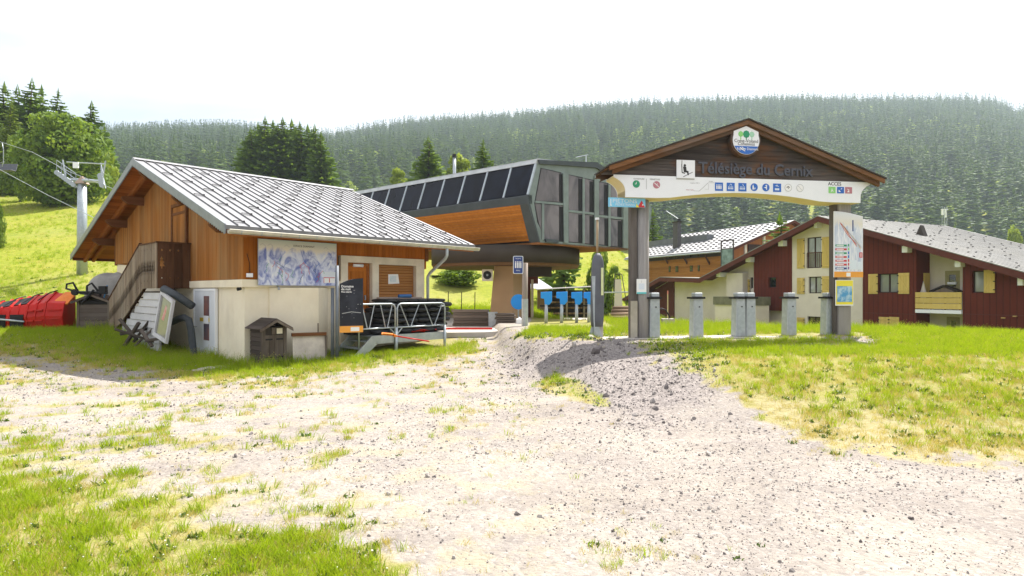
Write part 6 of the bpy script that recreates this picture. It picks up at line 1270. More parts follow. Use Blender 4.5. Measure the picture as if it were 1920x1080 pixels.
for nme, lab, P in (('cable', 'steel lift cable running over the near side of the pylon down to the station', [(-30, 262, 58), (40, 313, 48), (110, 368, 42.5), (200, 400, 38), (330, 470, 33)]), ('cable', 'steel lift cable running over the far side of the pylon crossarm', [(-30, 256, 62), (60, 285, 51), (130, 322, 43.5), (215, 355, 39), (330, 420, 34)])):
    P = [(-40, 300, 56), (0, 318, 50), (90, 366, 44), (125, 383, 41), (190, 415, 38), (300, 462, 34)] if 'near' in lab else P
    w_ = [pt(u, v, y) for u, v, y in P]; o = MB().tube(w_, .022, 5).build(nme, MT['galvlight']); tag(o, lab, 'cable')
q = pt(4, 268, 54); chx = thing('lift_chair', 'empty lift chair hanging from the cable at the left edge of the frame', 'lift chair', (q.x, q.y, q.z-3.0))
MB().tube([(0, 0, 3.0), (.12, 0, 2.4), (.12, 0, 1.2), (0, 0, .8)], .03, 6).build('hanger', MT['galv'], chx, True); bevel(MB().bx(-.9, .9, -.1, .45, .45, .55).build('seat', MT['pad'], chx), .03); bevel(MB().hexa([(-.9, .42, .55), (.9, .42, .55), (.9, .5, .55), (-.9, .5, .55)], [(-.9, .6, 1.2), (.9, .6, 1.2), (.9, .68, 1.2), (-.9, .68, 1.2)]).build('backrest', MT['pad'], chx), .02); MB().tube([(-.95, .5, .5), (-.95, .6, 1.2), (-.1, .3, 1.35), (0, 0, .85)], .025, 5).build('frame', MT['galv'], chx)
# far lattice mast beyond the residence roof
Y_ = 95; q = pt(1771, 412, Y_); lm = thing('lattice_mast', 'thin pale mast with a small head, beyond the residence roof', 'mast', (q.x, q.y, tz(q.x, q.y))); h_ = EYE+(HY-388)/FP*Y_-lm.location.z
m = MB(); [m.tube([(a, b, -.2), (a*.6, b*.6, h_)], .035, 5) for a in (-.35, .35) for b in (-.35, .35)]; [m.tube([(-.3, -.3, h_*k/9), (.3, -.3, h_*(k+1)/9)], .03, 4) for k in range(9)]; m.build('mast', MT['galvlight'], lm); m = MB(); m.bx(-.55, .55, -.1, .1, h_-.45, h_-.35); m.bx(-.45, -.2, -.1, .1, h_-1.3, h_-.45); m.bx(.1, .35, -.1, .1, h_-1.7, h_-.45); m.build('head', MT['whitepaint'], lm)
# ================= things round the chalet =================
# wooden bin hut with two doors, gabled roof
def hut(name, label, loc, rz, w, d, h, rh, o, doors=True):
    """front on -y; roof ridge along y, gable to the front"""
    t = thing(name, label, 'wooden hut', loc, rz)
    MT.setdefault('hutwood', wood('grey_hut_wood', (.155, .12, .095), (.085, .065, .05), 'z', isl=.3, weather=(.22, .19, .16), bump=.5)); MT.setdefault('huth', wood('grey_hut_boards', (.155, .12, .10), (.085, .065, .055), 'x', isl=.35, weather=(.21, .18, .16), bump=.5)); MT.setdefault('hutside', wood('dark_hut_boards', (.10, .08, .07), (.06, .048, .042), 'y', isl=.3, bump=.5))
    MB().bx(.03, w-.03, .03, d-.03, .05, h).build('inner_box', MT['drum'], t)
    nb = 8
    sm = MB().bx(0, .028, .04, d-.04, .006, (h-.1)/nb-.006).mesh('side_board', MT['hutside'])
    for k in range(nb):
        for x in (0, w-.028): link('side_board', sm, t).location = (x, 0, .08+k*(h-.1)/nb)
    for x in (0, w-.075): MB().bx(x-.005, x+.08, -.02, .06, 0, h+.02).build('corner_post', MT['hutwood'], t)
    if doors:
        n = 4; dw = (w-.16)/n
        for k in range(n): MB().bx(.08+k*dw+.004, .08+(k+1)*dw-.004, -.005, .02, .12, h*.80).build('door_board', MT['hutwood'], t)
        for z in (.22, h*.68): MB().bx(.09, w/2-.05, -.02, -.006, z, z+.035).bx(w/2+.05, w-.09, -.02, -.006, z, z+.035).build('strap_hinge', MT['black'], t)
        MB().bx(w*.62, w*.86, .022, .034, h*.83, h*.97).build('gap_strip', MT['plaster'], t); MB().bx(w*.40, w*.58, -.004, .03, h*.82, h*.99).build('gap_post', MT['hutwood'], t); MB().bx(.07, w-.07, -.01, .03, .04, .10).build('sill_board', MT['huth'], t)
    else:
        for k in range(6): MB().bx(.08, w-.08, .0, .025, .08+k*(h-.2)/6+.005, .08+(k+1)*(h-.2)/6-.005).build('front_board', MT['huth'], t)
        MB().bx(.08, w-.08, .01, .03, h-.10, h).build('gap_strip', MT['black'], t)  # solid black strip, the shade of the gap is its colour
    for s in (-1, 1):
        e = lambda x: w/2+s*x
        for k in range(4):
            a, b = (w/2+o)*k/4, (w/2+o)*(k+1)/4-.004; z_ = lambda x: h+rh-rh*x/(w/2)*1.0+.02
            MB().hexa([(e(a), -o*1.3, z_(a)), (e(b), -o*1.3, z_(b)), (e(b), d+.02, z_(b)), (e(a), d+.02, z_(a))], [(e(a), -o*1.3, z_(a)+.025), (e(b), -o*1.3, z_(b)+.025), (e(b), d+.02, z_(b)+.025), (e(a), d+.02, z_(a)+.025)]).build('roof_board', MT['hutside'], t)
        MB().hexa([(e(0), -o*1.3-.02, h+rh-.05), (e(0), -o*1.3, h+rh-.05), (e(w/2+o), -o*1.3, h-rh*o/(w/2)-.04), (e(w/2+o), -o*1.3-.02, h-rh*o/(w/2)-.04)], [(e(0), -o*1.3-.02, h+rh+.02), (e(0), -o*1.3, h+rh+.02), (e(w/2+o), -o*1.3, h-rh*o/(w/2)+.02), (e(w/2+o), -o*1.3-.02, h-rh*o/(w/2)+.02)]).build('verge_board', MT['hutwood'], t)
    return t
p = CH.w(.12, -.78); hut('bin_hut', 'small weathered wooden hut with two plank doors against the plaster wall', (p.x, p.y, tz(p.x, p.y)-.05), CH.a, .62, .72, .98, .18, .11)
p = pt(163, 620, 20.3); hut('log_hut', 'small grey wooden hut of horizontal boards beside the red snow plough', (p.x-.35, p.y, tz(p.x, p.y)-.05), .16, 1.05, .9, 1.05, .22, .12, False)
# propped white panel with a brown ledge
a = CH.w(.92, -.74); pn = thing('propped_panel', 'low stained white panel with a brown ledge leaning by the wooden hut', 'panel', (a.x, a.y, tz(a.x, a.y)), CH.a-.32)
MB().hexa([(0, -.12, 0), (.80, -.12, 0), (.80, -.08, 0), (0, -.08, 0)], [(0, .0, .66), (.80, .0, .66), (.80, .04, .66), (0, .04, .66)]).build('sheet', mat('stained_sheet', (.62, .56, .48), .8, col2=(.42, .37, .33), scale=3, dirt=((.3, .26, .22), .6)), pn); MB().bx(-.02, .84, -.06, .08, .66, .74).build('ledge', MT['beam'], pn); MB().bx(.80, .84, -.12, .0, 0, .66).build('edge_post', MT['hutwood'], pn); MB().bx(.62, .65, -.01, .02, .74, .98).build('peg', MT['hutwood'], pn)
# black information panel with post
Y_ = 15.2; p = pt(632, 655, Y_); ip = thing('information_panel', 'tall black information panel with an orange foot on a grey post by the steps', 'panel', (p.x, p.y, tz(p.x, p.y)), .42); z_ = lambda v: EYE+(HY-v)/FP*Y_-ip.location.z
wp = .60; MB().tube([(0, 0, -.1), (0, 0, z_(498))], .045, 10).build('post', MT['postgrey'], ip, True); MB().tube([(-.1, .10, -.1), (-.1, .10, z_(540))], .045, 8).build('rear_post', MT['postgrey'], ip, True)
P = [(.06, z_(624)), (.06+wp, z_(624)), (.06+wp, z_(521)), (.06+wp*.6, z_(522.5)), (.06+wp*.3, z_(526)), (.06, z_(532))]
MB().prism([(x, -.02, z) for x, z in P], (0, .03, 0)).build('panel', MT['whitepaint'], ip)
zo = z_(611.5); MB().prism([(x, -.026, max(z, zo)) for x, z in P], (0, .005, 0)).build('dark_print', mat('night_sky_print', (.018, .02, .028), .3, col2=(.05, .055, .075), scale=1.6, contrast=(.5, .8)), ip)
MB().bx(.06, .06+wp, -.026, -.021, z_(624), zo-.002).build('orange_foot', INK['orange'], ip); MB().bx(.34, .56, -.030, -.0265, z_(621.5), z_(614)).build('foot_badge', INK['white'], ip)
for k, s in enumerate(('Domaine', 'de nuit', 'Piste éclairée')): text('lettering', s, (.085, .085, .05)[k], INK['white'], ip, (.10, -.0275, z_(537+5.2*k)), .001, .001, 'LEFT')
mb = MB(); r = random.Random(3)
for k in range(14): mb.box((.06+wp*r.uniform(.1, .9), -.028, z_(r.uniform(540, 605))), (.012, .003, .012))
trace([(.06+wp*.1, z_(588)), (.06+wp*.5, z_(585)), (.06+wp*.9, z_(587))], .014, Vector(), Vector((1, 0, 0)), Vector((0, 0, 1)), Vector((0, -.0275, 0)), 0, mb); mb.build('star_marks', INK['grey'], ip, kind='stuff', fix=False)
# steel deck with steps and rails
DKZ = .62; dk = thing('steel_deck', 'galvanised steel deck with steps and tube railing below the chalet door', 'deck', CH.w(3.2, -.8, 0), CH.a); D = lambda x, y, z=0: Vector((x-3.2, y+.8, z))
e0, e1 = CH.on(1, -1.5, 700, 630).x, CH.on(1, -1.5, 836, 620).x; e0 = max(e0, 2.9)
for k in range(14): MB().bx(D(e0+(e1-e0)*k/14+.006, 0).x, D(e0+(e1-e0)*(k+1)/14-.006, 0).x, D(0, -1.48).y, D(0, -.12).y, DKZ-.05, DKZ-.01).build('deck_plate', MT['galv'], dk)
MB().bx(D(e0, 0).x, D(e1, 0).x, D(0, -1.53).y, D(0, -1.485).y, DKZ-.22, DKZ).build('edge_beam', MT['galvlight'], dk); MB().bx(D(e0, 0).x, D(e1, 0).x, D(0, -.12).y, D(0, -.10).y, DKZ-.22, DKZ).build('edge_beam', MT['galv'], dk)
sx0 = e0-.95
for y in (-1.53, -.45): MB().prism([D(sx0, y, -.15), D(sx0+.28, y, -.15), D(e0+.05, y, DKZ-.22), D(e0, y, DKZ), D(e0-.12, y, DKZ)], (0, .045, 0)).build('stringer', MT['galvlight'], dk)
for k in range(3): MB().bx(D(sx0+.2+k*.28, 0).x, D(sx0+.46+k*.28, 0).x, D(0, -1.48).y, D(0, -.45).y, .10+k*.17, .13+k*.17).build('tread', MT['galv'], dk)
xa, xm, xb = CH.on(1, -1.53, 672, 575).x, CH.on(1, -1.53, 742, 575).x, CH.on(1, -1.53, 833, 575).x; zt_, zl_ = DKZ+.86, DKZ+.20; y = -1.55
def rail(x0, x1, nm):
    m = MB(); q = .12; m.tube([D(x0, y, zl_-.5), D(x0, y, zt_-q), D(x0+q*.3, y, zt_-q*.3), D(x0+q, y, zt_), D(x1-q, y, zt_), D(x1-q*.3, y, zt_-q*.3), D(x1, y, zt_-q), D(x1, y, zl_-.5)], .024, 8); o = m.build('rail_frame', MT['galv'], dk, True)
    MB().tube([D(x0, y, zl_), D(x1, y, zl_)], .022, 8).build('lower_rail', MT['galv'], dk, True); n = 2
    for k in range(n): a, b = x0+(x1-x0)*k/n, x0+(x1-x0)*(k+1)/n; c_ = (a+b)/2; MB().tube([D(a+.1, y, zt_-.02), D(c_-.03, y, zl_)], .014, 6).tube([D(b-.1, y, zt_-.02), D(c_+.03, y, zl_)], .014, 6).build('brace', MT['galv'], dk)
rail(xa, xm-.035, 0); rail(xm+.035, xb, 1); MB().tube([D(xm, y, -.2), D(xm, y, zl_)], .05, 8).build('rail_post', MT['galv'], dk, True); MB().tube([D(xb, y, -.1), D(xb, y, zl_)], .04, 8).build('rail_post', MT['galv'], dk, True)
m = MB(); m.tube([D(xm, y, zl_-.22), D(xm-.2, y, zl_-.02)], .018, 6); m.tube([D(xm, y, zl_-.22), D(xm+.2, y, zl_-.02)], .018, 6); m.build('gusset', MT['galvlight'], dk)
m = MB(); m.tube([D(xb, y, zt_-.1), D(xb, -.9, zt_-.1), D(xb, -.8, zt_-.2), D(xb, -.8, DKZ)], .022, 8); m.build('end_rail', MT['galvlight'], dk, True)
# padded mats stacked on the deck
MT['mat'] = mat('black_mat_cover', (.022, .023, .025), .5, col2=(.035, .036, .038), scale=5, bump=.25, bscale=12)
ma, mb_ = CH.on(1, -1.0, 692, 600).x, CH.on(1, -1.0, 822, 600).x; nseg = 6
def pad(L_, W_, H_, seed):
    """mat of sewn-in cushions"""
    r = random.Random(seed); m = MB(); l = L_/nseg
    for k in range(nseg):
        n = 10; x0, x1 = k*l+.012, (k+1)*l-.012; b = len(m.v)
        for x, s in ((x0, .72), (x0+.05, 1.), (x1-.05, 1.), (x1, .72)):
            for q in range(n):
                a = 2*math.pi*q/n; ca, sa = math.cos(a), math.sin(a); m.v.append((x, math.copysign(abs(ca)**.55, ca)*W_/2*s**.3, H_/2+math.copysign(abs(sa)**.55, sa)*H_/2*s*r.uniform(.94, 1.02)))
        for i in range(3):
            for q in range(n): j = (q+1) % n; m.f.append((b+i*n+q, b+i*n+j, b+(i+1)*n+j, b+(i+1)*n+q)); m.m.append(0)
        m.f.append(tuple(range(b, b+n))); m.m.append(0); m.f.append(tuple(range(b+3*n, b+4*n))); m.m.append(0)
        if k: m.box((k*l, 0, H_/2), (.03, W_*.8, H_*.3))
    return m.mesh('safety_mat', MT['mat'], True)
pm = [pad(mb_-ma, 1.0, .155, s) for s in (1, 2)]
layers = ['black safety mat at the bottom of the stack on the steel deck', 'black safety mat second from the bottom of the stack on the deck', 'black safety mat third from the bottom of the stack on the deck', 'black safety mat fourth from the bottom of the stack on the deck', 'black safety mat fifth from the bottom of the stack on the deck', 'black safety mat second from the top of the stack on the deck', 'black safety mat on top of the stack under the ticket window sill']
for k, lab in enumerate(layers):
    w = CH.w(ma+[.0, .12, .22, .28, .2, .30, .42][k], -.86+random.uniform(-.04, .04), DKZ-.005+k*.148); o = link('safety_mat', pm[k % 2]); o.location = w; o.rotation_euler.z = CH.a+random.uniform(-.015, .015); tag(o, lab, 'mat', 'black safety mats stacked on the deck')
    if k == 6: o.scale = (.86, .9, .7)
# a dark folded crate left of the stack, blue bin lid on top
w = CH.w(ma-.12, -.75, DKZ); solo('dark_crate', MB().bx(-.32, .1, -.35, .35, 0, .06).bx(-.32, -.29, -.35, .35, .06, .62).bx(.07, .1, -.35, .35, .06, .62).bx(-.29, .07, -.35, -.32, .06, .62).bx(-.29, .07, .32, .35, .06, .62), mat('crate_black', (.02, .02, .02), .6), 'dark open crate beside the left end of the mat stack', 'crate', w, CH.a)
w = CH.w(4.45, -.72, DKZ+7*.148-.02); solo('blue_strap_roll', MB().tube([(-.22, 0, .05), (.22, 0, .05)], [.05, .06], 10), mat('blue_fabric', (.06, .16, .36), .7), 'small blue roll lying on top of the mat stack', 'roll', w, CH.a)
# red snow shovels on the deck edge
def shovel(name, label, p0, p1, spin, mt):
    d = (p1-p0); L_ = d.length; t = thing(name, label, 'shovel', p0); t.rotation_euler = d.to_track_quat('X', 'Z').to_euler()
    MB().tube([(.35, 0, .03), (L_, 0, .03)], .018, 8).build('handle', MT['red'], t, True); MB().tube([(L_, -.07, .03), (L_, .07, .03)], .016, 8).build('grip', MT['red'], t)
    m = MB(); n = 6
    for k in range(n):
        y0, y1 = -.19+.38*k/n, -.19+.38*(k+1)/n; zf = lambda y: .05*(y/.19)**2; m.hexa([(0, y0, zf(y0)), (.30, y0*1.05, zf(y0)+.02), (.30, y1*1.05, zf(y1)+.02), (0, y1, zf(y1))], [(0, y0, zf(y0)+.008), (.30, y0*1.05, zf(y0)+.03), (.30, y1*1.05, zf(y1)+.03), (0, y1, zf(y1)+.008)])
    m.hexa([(.30, -.2, 0), (.42, -.03, .02), (.42, .03, .02), (.30, .2, 0)], [(.30, -.2, .07), (.42, -.03, .05), (.42, .03, .05), (.30, .2, .07)]); m.build('blade', mt, t); return t
q0, q1 = pt(716, 628, 15.55), pt(803, 642, 15.9); shovel('snow_shovel', 'orange-red snow shovel lying on the deck edge with its red handle sticking out', q0, q1, 0, MT['orange'])
q0, q1 = CH.w(4.2, -1.42, DKZ+.03), CH.w(5.6, -1.35, DKZ+.04); shovel('snow_shovel', 'red snow shovel lying along the foot of the mat stack', q0, q1, 0, MT['red'])
# ---- under and beside the stair ----
Y_ = 16.3; P = [pt(306, 545, Y_+.35), pt(329, 564, Y_-.35), pt(315, 645, Y_-.55), pt(291, 629, Y_+.15)]; c_ = sum(P, Vector())/4; gz_ = tz(c_.x, c_.y)
lw = thing('leaning_window', 'loose white framed window pane leaning under the stair', 'window', (c_.x, c_.y, gz_)); Q = [p-lw.location for p in P]; nrm = (Q[1]-Q[0]).cross(Q[3]-Q[0]).normalized(); nrm = nrm if nrm.y < 0 else -nrm
cq = sum(Q, Vector())/4; IN = [cq+(q-cq)*Vector((1, 1, 1)).x*.84 for q in Q]
for k in range(4): j = (k+1) % 4; MB().hexa([Q[k], Q[j], IN[j], IN[k]], [Q[k]+nrm*.07, Q[j]+nrm*.07, IN[j]+nrm*.07, IN[k]+nrm*.07]).build('frame', MT['siding'], lw)
def windowpane():
    m = mat('mottled_pane', (.24, .235, .20), .12, col2=(.17, .17, .145), scale=2, spec=.6); return m  # pane colour varies at random between greys
MB().hexa([q+nrm*.02 for q in IN], [q+nrm*.03 for q in IN]).build('pane', windowpane(), lw)
MB().hexa([cq+(IN[0]-cq)*.1+nrm*.032+Vector((.06, 0, .28)), cq+(IN[1]-cq)*.5+nrm*.032+Vector((.02, 0, -.1)), cq+(IN[2]-cq)*.2+nrm*.032+Vector((.02, 0, -.02)), cq+(IN[3]-cq)*.3+nrm*.032+Vector((.0, 0, .08))], [cq+(IN[0]-cq)*.1+nrm*.034+Vector((.06, 0, .28)), cq+(IN[1]-cq)*.5+nrm*.034+Vector((.02, 0, -.1)), cq+(IN[2]-cq)*.2+nrm*.034+Vector((.02, 0, -.02)), cq+(IN[3]-cq)*.3+nrm*.034+Vector((.0, 0, .08))]).build('red_sticker', mat('faded_red_sticker', (.55, .16, .12), .5, col2=(.62, .45, .40), scale=9), lw)
# grey foam bumpers: one propped straight, one bent to the ground
def foam(name, label, path, r):
    p0 = Vector(path[-1]); o = MB().tube([Vector(p)-p0 for p in path], r, 10).build(name, MT['dkgrey'], None, True); o.location = p0; tag(o, label, 'foam bumper', 'grey foam bumpers under the stair')
foam('foam_bumper', 'straight grey foam bumper slanting down from the stair landing to the wall', [pt(306, 541, 16.5), pt(330, 553, 16.4), pt(361, 574, 16.3)], .105)
foam('foam_bumper', 'bent grey foam bumper arching to the ground left of the service door', [pt(318, 606, 16.7), pt(332, 599, 16.5), pt(345, 595, 16.35), pt(354, 600, 16.3), pt(358, 618, 16.3), pt(363, 662, 16.25), pt(364, 672, 16.25)], .095)
# heap of old timber, each piece by itself
r = random.Random(12); MT['junk'] = wood('rotten_timber', (.16, .135, .115), (.07, .058, .05), 'x', isl=.5, bump=.6)
pcs = [(247, 627, 17.15, .9, .9, 'short pale timber stub at the left end of the junk heap'), (262, 632, 16.85, 1.3, -.4, 'long grey timber lying slantwise across the front of the junk heap'), (272, 612, 17.45, 1.1, 1.0, 'timber steeply propped at the back of the junk heap'), (283, 620, 17.25, 1.2, .8, 'pale batten leaning to the right on the junk heap'), (258, 620, 17.45, .9, .2, 'dark beam lying flat in the middle of the junk heap'), (275, 634, 16.75, .7, -.7, 'broken board end sticking out low on the right of the heap'), (292, 636, 16.55, .8, .15, 'dark timber lying under the leaning window'), (241, 618, 17.55, .8, -.9, 'slim board tipped against the white siding')]
for k, (u, v, Y_, l, tl, lab) in enumerate(pcs):
    q = pt(u, v, Y_); g_ = tz(q.x, q.y); q.z = max(q.z, g_+.06+abs(math.sin(tl))*l*.35); a, b = r.uniform(.07, .13), r.uniform(.05, .09)
    o = bevel(MB().box((0, 0, 0), (l, a, b)).build('timber_offcut', MT['junk']), .012); o.location = q; o.rotation_euler = (r.uniform(-.4, .4), -tl, r.uniform(-.5, .9)); tag(o, lab, 'timber', 'old timbers heaped under the stair')
# covered machine behind the stair and black hoses
Y_ = 21.6; q = pt(205, 600, Y_); tm = thing('covered_machine', 'machine under a grey tarpaulin behind the wooden stair', 'machine', (q.x, q.y, tz(q.x, q.y)), .2)
zt_ = EYE+(HY-512)/FP*Y_-tm.location.z; m = MB(); n = 18; rr = np.random.default_rng(4)
for i, (z, sx_, sy_) in enumerate(((zt_*.48, .78, .62), (zt_*.58, .76, .6), (zt_*.72, .70, .56), (zt_*.86, .62, .5), (zt_*.97, .42, .36), (zt_, .12, .12))):
    for k in range(n): a = 2*math.pi*k/n; ca, sa = math.cos(a), math.sin(a); w = 1+.06*math.sin(5*a+i)*(1-i/6)+.03*rr.normal(); m.v.append((math.copysign(abs(ca)**.6, ca)*sx_*w+.03*i, math.copysign(abs(sa)**.6, sa)*sy_*w, z+.05*math.sin(3*a+i*.7)+.02*rr.normal()))
for i in range(5):
    for k in range(n): j = (k+1) % n; m.f.append((i*n+k, i*n+j, (i+1)*n+j, (i+1)*n+k)); m.m.append(0)
m.f.append(tuple(range(5*n, 6*n))); m.m.append(0)
cv = m.build('tarpaulin', mat('grey_tarpaulin', (.34, .33, .31), .65, col2=(.24, .235, .225), scale=2.5, bump=.5, bscale=6), tm, True); ss = cv.modifiers.new('soft', 'SUBSURF'); ss.levels = ss.render_levels = 1
bevel(MB().bx(-.62, .62, -.5, .5, .28, zt_*.5).build('body', MT['black'], tm), .04); 
for x in (-.42, .42): MB().tube([(x, -.56, .28), (x, -.42, .28)], .28, 16).build('wheel', MT['black'], tm); MB().tube([(x, .42, .28), (x, .56, .28)], .28, 16).build('wheel', MT['black'], tm)
Y_ = 20.2
for nme, lab, P in (('black_hose', 'black hose looping up over the red plough from the small hut', [(140, 551, 0), (137, 545, 0), (124, 541, 0), (125, 533, 0), (137, 530, 0), (143, 541, 0), (148, 549, 0)]), ('black_hose', 'black hose bending up from the roof of the small grey hut', [(150, 550, 0), (168, 552, 0), (163, 545, 0), (163, 536, 0), (172, 531, 0), (180, 541, 0), (188, 552, 0), (190, 562, 0)])):
    W_ = [pt(u, v, Y_+.03*k) for k, (u, v, _) in enumerate(P)]; o = MB().tube([w-W_[-1] for w in W_], .035, 7).build(nme, MT['black'], None, True); o.location = W_[-1]; tag(o, lab, 'hose')
q = pt(146, 549, Y_); fr = thing('metal_coupling', 'greasy black metal coupling lying across the roof of the small grey hut', 'coupling', (q.x, q.y, q.z)); MB().tube([(-.1, 0, .02), (.95, .1, 0)], .045, 8).build('bar', MT['black'], fr); MB().tube([(-.1, -.05, .02), (-.1, .05, .02)], .11, 12).build('ring', MT['black'], fr); MB().tube([(.55, 0, .1), (.2, -.1, -.38)], .04, 8).build('arm', MT['black'], fr); MB().box((.8, .1, .1), (.22, .16, .26)).build('block', MT['black'], fr)
q0, q1 = pt(194, 562, 20.4), pt(201, 535, 20.6); o = MB().tube([(0, 0, 0), q1-q0], .02, 6).build('blue_rod', mat('blue_rod_paint', (.08, .25, .5), .5)); o.location = q0; tag(o, 'thin blue rod standing in front of the tarpaulin', 'rod')
# red snow plough / tiller lying on the grass at the left edge
Y_ = 20.8; q = pt(60, 617, Y_); rp2 = thing('snow_plough', 'bright red snow plough attachment with dark slots on the grass at the left', 'plough', (q.x, q.y, tz(q.x, q.y)-.05), .12)
z_ = lambda v: EYE+(HY-v)/FP*Y_-rp2.location.z; x_ = lambda u: (u-60)/FP*Y_
prof = [(0, .02), (-.30, .08), (-.38, .45), (-.25, .85), (.25, 1.15), (.4, 1.1)]      # section, front to back
def body(u0, u1, s0, s1, name, m_):
    m = MB(); a = [(x_(u0), y, z*s0) for y, z in prof]+[(x_(u0), .42, .02)]; b = [(x_(u1), y, z*s1) for y, z in prof]+[(x_(u1), .42, .02)]; m.hexa(a, b); return bevel(m.build(name, m_, rp2), .02)
s0 = z_(570)/1.15; s1 = z_(549)/1.15
body(-40, 92, s0*.92, s1*1.0, 'shell', MT['red']); body(93, 124, s1*1.0, s1*.98, 'end_shell', MT['red'])
for u in (-22, 2, 17, 32, 47, 62, 77, 92.5): 
    sc_ = (s0*.92+(s1-s0*.92)*(u+40)/132)*1.04; MB().prism([(x_(u)-.03, y*1.06, z*sc_) for y, z in prof]+[(x_(u)-.03, .3, .02)], (.06, 0, 0)).build('rib', MT['red'], rp2)
for u0, u1 in ((6, 28), (36, 58)):  # black plates on front and top stand for the shaded slots of the shell
    sc0 = s0*.95; MB().hexa([(x_(u0), -.385, .12*sc0), (x_(u1), -.385, .12*sc0), (x_(u1), -.36, .74*sc0), (x_(u0), -.36, .74*sc0)], [(x_(u0), -.415, .12*sc0), (x_(u1), -.415, .12*sc0), (x_(u1), -.40, .74*sc0), (x_(u0), -.40, .74*sc0)]).build('slot_shade_panel', MT['black'], rp2)
    k0, k1 = s0*.92+(s1-s0*.92)*(u0+40)/132, s0*.92+(s1-s0*.92)*(u1+40)/132
    MB().hexa([(x_(u0), -.20, .88*k0+.01), (x_(u1), -.20, .88*k1+.01), (x_(u1), .16, 1.1*k1+.01), (x_(u0), .16, 1.1*k0+.01)], [(x_(u0), -.22, .88*k0+.03), (x_(u1), -.22, .88*k1+.03), (x_(u1), .14, 1.1*k1+.03), (x_(u0), .14, 1.1*k0+.03)]).build('top_panel', MT['black'], rp2)
for v in (.30, .62):
    for ua, ub in ((-40, 2), (62, 77), (77, 92)):
        ka = (s0*.92+(s1-s0*.92)*((ua+ub)/2+40)/132); MB().bx(x_(ua)+.03, x_(ub)-.03, -.42, -.30, v*ka, v*ka+.045).build('cross_rib', MT['red'], rp2)
m = MB(); [m.tube([(x_(u), -.30, .95*(s0*.92+(s1-s0*.92)*(u+40)/132)), (x_(u+9), .05, 1.16*(s0*.92+(s1-s0*.92)*(u+49)/132)), (x_(u+14), .32, 1.22*(s0*.92+(s1-s0*.92)*(u+54)/132))], .02, 6) for u in (-12, 24, 55, 80)]; m.build('hydraulic_line', MT['black'], rp2)
for v in (0.35, .62): MB().bx(x_(97), x_(122), -.40, -.36, v*s1, v*s1+.05).build('end_rib', MT['red'], rp2)
MB().hexa([(x_(100), -.2, .80*s1), (x_(128), -.2, .78*s1), (x_(134), .2, 1.16*s1), (x_(112), .2, 1.14*s1)], [(x_(100), -.23, .83*s1), (x_(128), -.23, .81*s1), (x_(134), .17, 1.19*s1), (x_(112), .17, 1.17*s1)]).build('painted_sunlit_flap', MT['orange'], rp2)  # orange colour paints sunlight on the right side of the red shell
MB().tube([(x_(18), -.5, .42), (x_(40), -.5, .38), (x_(62), -.45, .33)], .03, 8).build('tie_bar', MT['galv'], rp2)
m = MB(); m.tube([(x_(6), -.62, 1.0), (x_(14), -.62, 1.05), (x_(19), -.62, .9), (x_(17), -.62, .4), (x_(12), -.62, 0)], .05, 8); m.build('grey_hose', MT['galvlight'], rp2, True); bevel(MB().bx(x_(-4), x_(16), -.6, -.4, .4, .95).build('gearbox', MT['galv'], rp2), .04)
# ---- under the station ----
r = random.Random(9); MT['plank'] = wood('grey_stacked_plank', (.20, .165, .14), (.11, .09, .078), 'x', isl=.4, bump=.4)
def pile(u0, u1, v0, v1, Y_, n, rowsl, group, word, ang=-.03):
    a, b = pt(u0, v1, Y_), pt(u1, v1, Y_); L_ = (b-a).length; zb = max(tz(a.x, a.y), .47); H_ = EYE+(HY-v0)/FP*Y_-zb; me_ = MB().box((0, 0, 0), (L_, .5, H_/n-.012)).mesh('stacked_plank', MT['plank'])
    for k in range(n):
        o = link('stacked_plank', me_); o.location = ((a.x+b.x)/2+r.uniform(-.05, .05), a.y+r.uniform(-.04, .04), zb+H_*(k+.5)/n); o.rotation_euler.z = ang+r.uniform(-.02, .02); bevel(o, .008)
        tag(o, f'grey plank {["at the bottom", "second from the bottom", "third from the bottom", "fourth from the bottom", "fifth from the bottom", "second from the top", "on top"][k if k < n-1 else 6]} of the {word}', 'plank', group)
pile(850, 918, 580, 607, 23.2, 6, 1, 'planks of the longer pile beside the station column', 'longer pile left of the station column'); pile(930, 966, 587, 607, 22.6, 5, 1, 'planks of the shorter pile before the station column', 'shorter pile in front of the station column')
q = pt(924, 607, 22.8); solo('grey_crate', MB().bx(-.16, .16, -.2, .2, 0, .52).bx(-.18, .18, -.22, .22, .52, .56), MT['galv'], 'upright grey crate between the two plank piles', 'crate', (q.x, q.y, .47))
q = pt(974, 607, 22.0); ck = thing('white_canister', 'white canister with a turquoise base beside the sign post', 'canister', (q.x, q.y, .47)); bevel(MB().bx(-.12, .12, -.12, .12, .14, .34).build('body', MT['whitepaint'], ck), .02); bevel(MB().bx(-.115, .115, -.115, .115, 0, .14).build('base', flat('turquoise', (.1, .45, .5)), ck), .02); MB().tube([(0, 0, .34), (0, 0, .40)], .04, 8).build('cap', MT['whitepaint'], ck)
# fence stakes on the meadow
for k, (u, v) in enumerate(((840, 587), (865, 585), (890, 585))):
    x = at_px(u, 33); o = MB().tube([(0, 0, -.2), (.02, 0, 1.15)], .025, 6).build('fence_stake', MT['drum']); o.location = (x, 33, tz(x, 33)); tag(o, ['thin dark fence stake nearest the downpipe', 'thin dark fence stake in the middle of the three under the station', 'thin dark fence stake nearest the station column'][k], 'stake', 'fence stakes on the meadow')
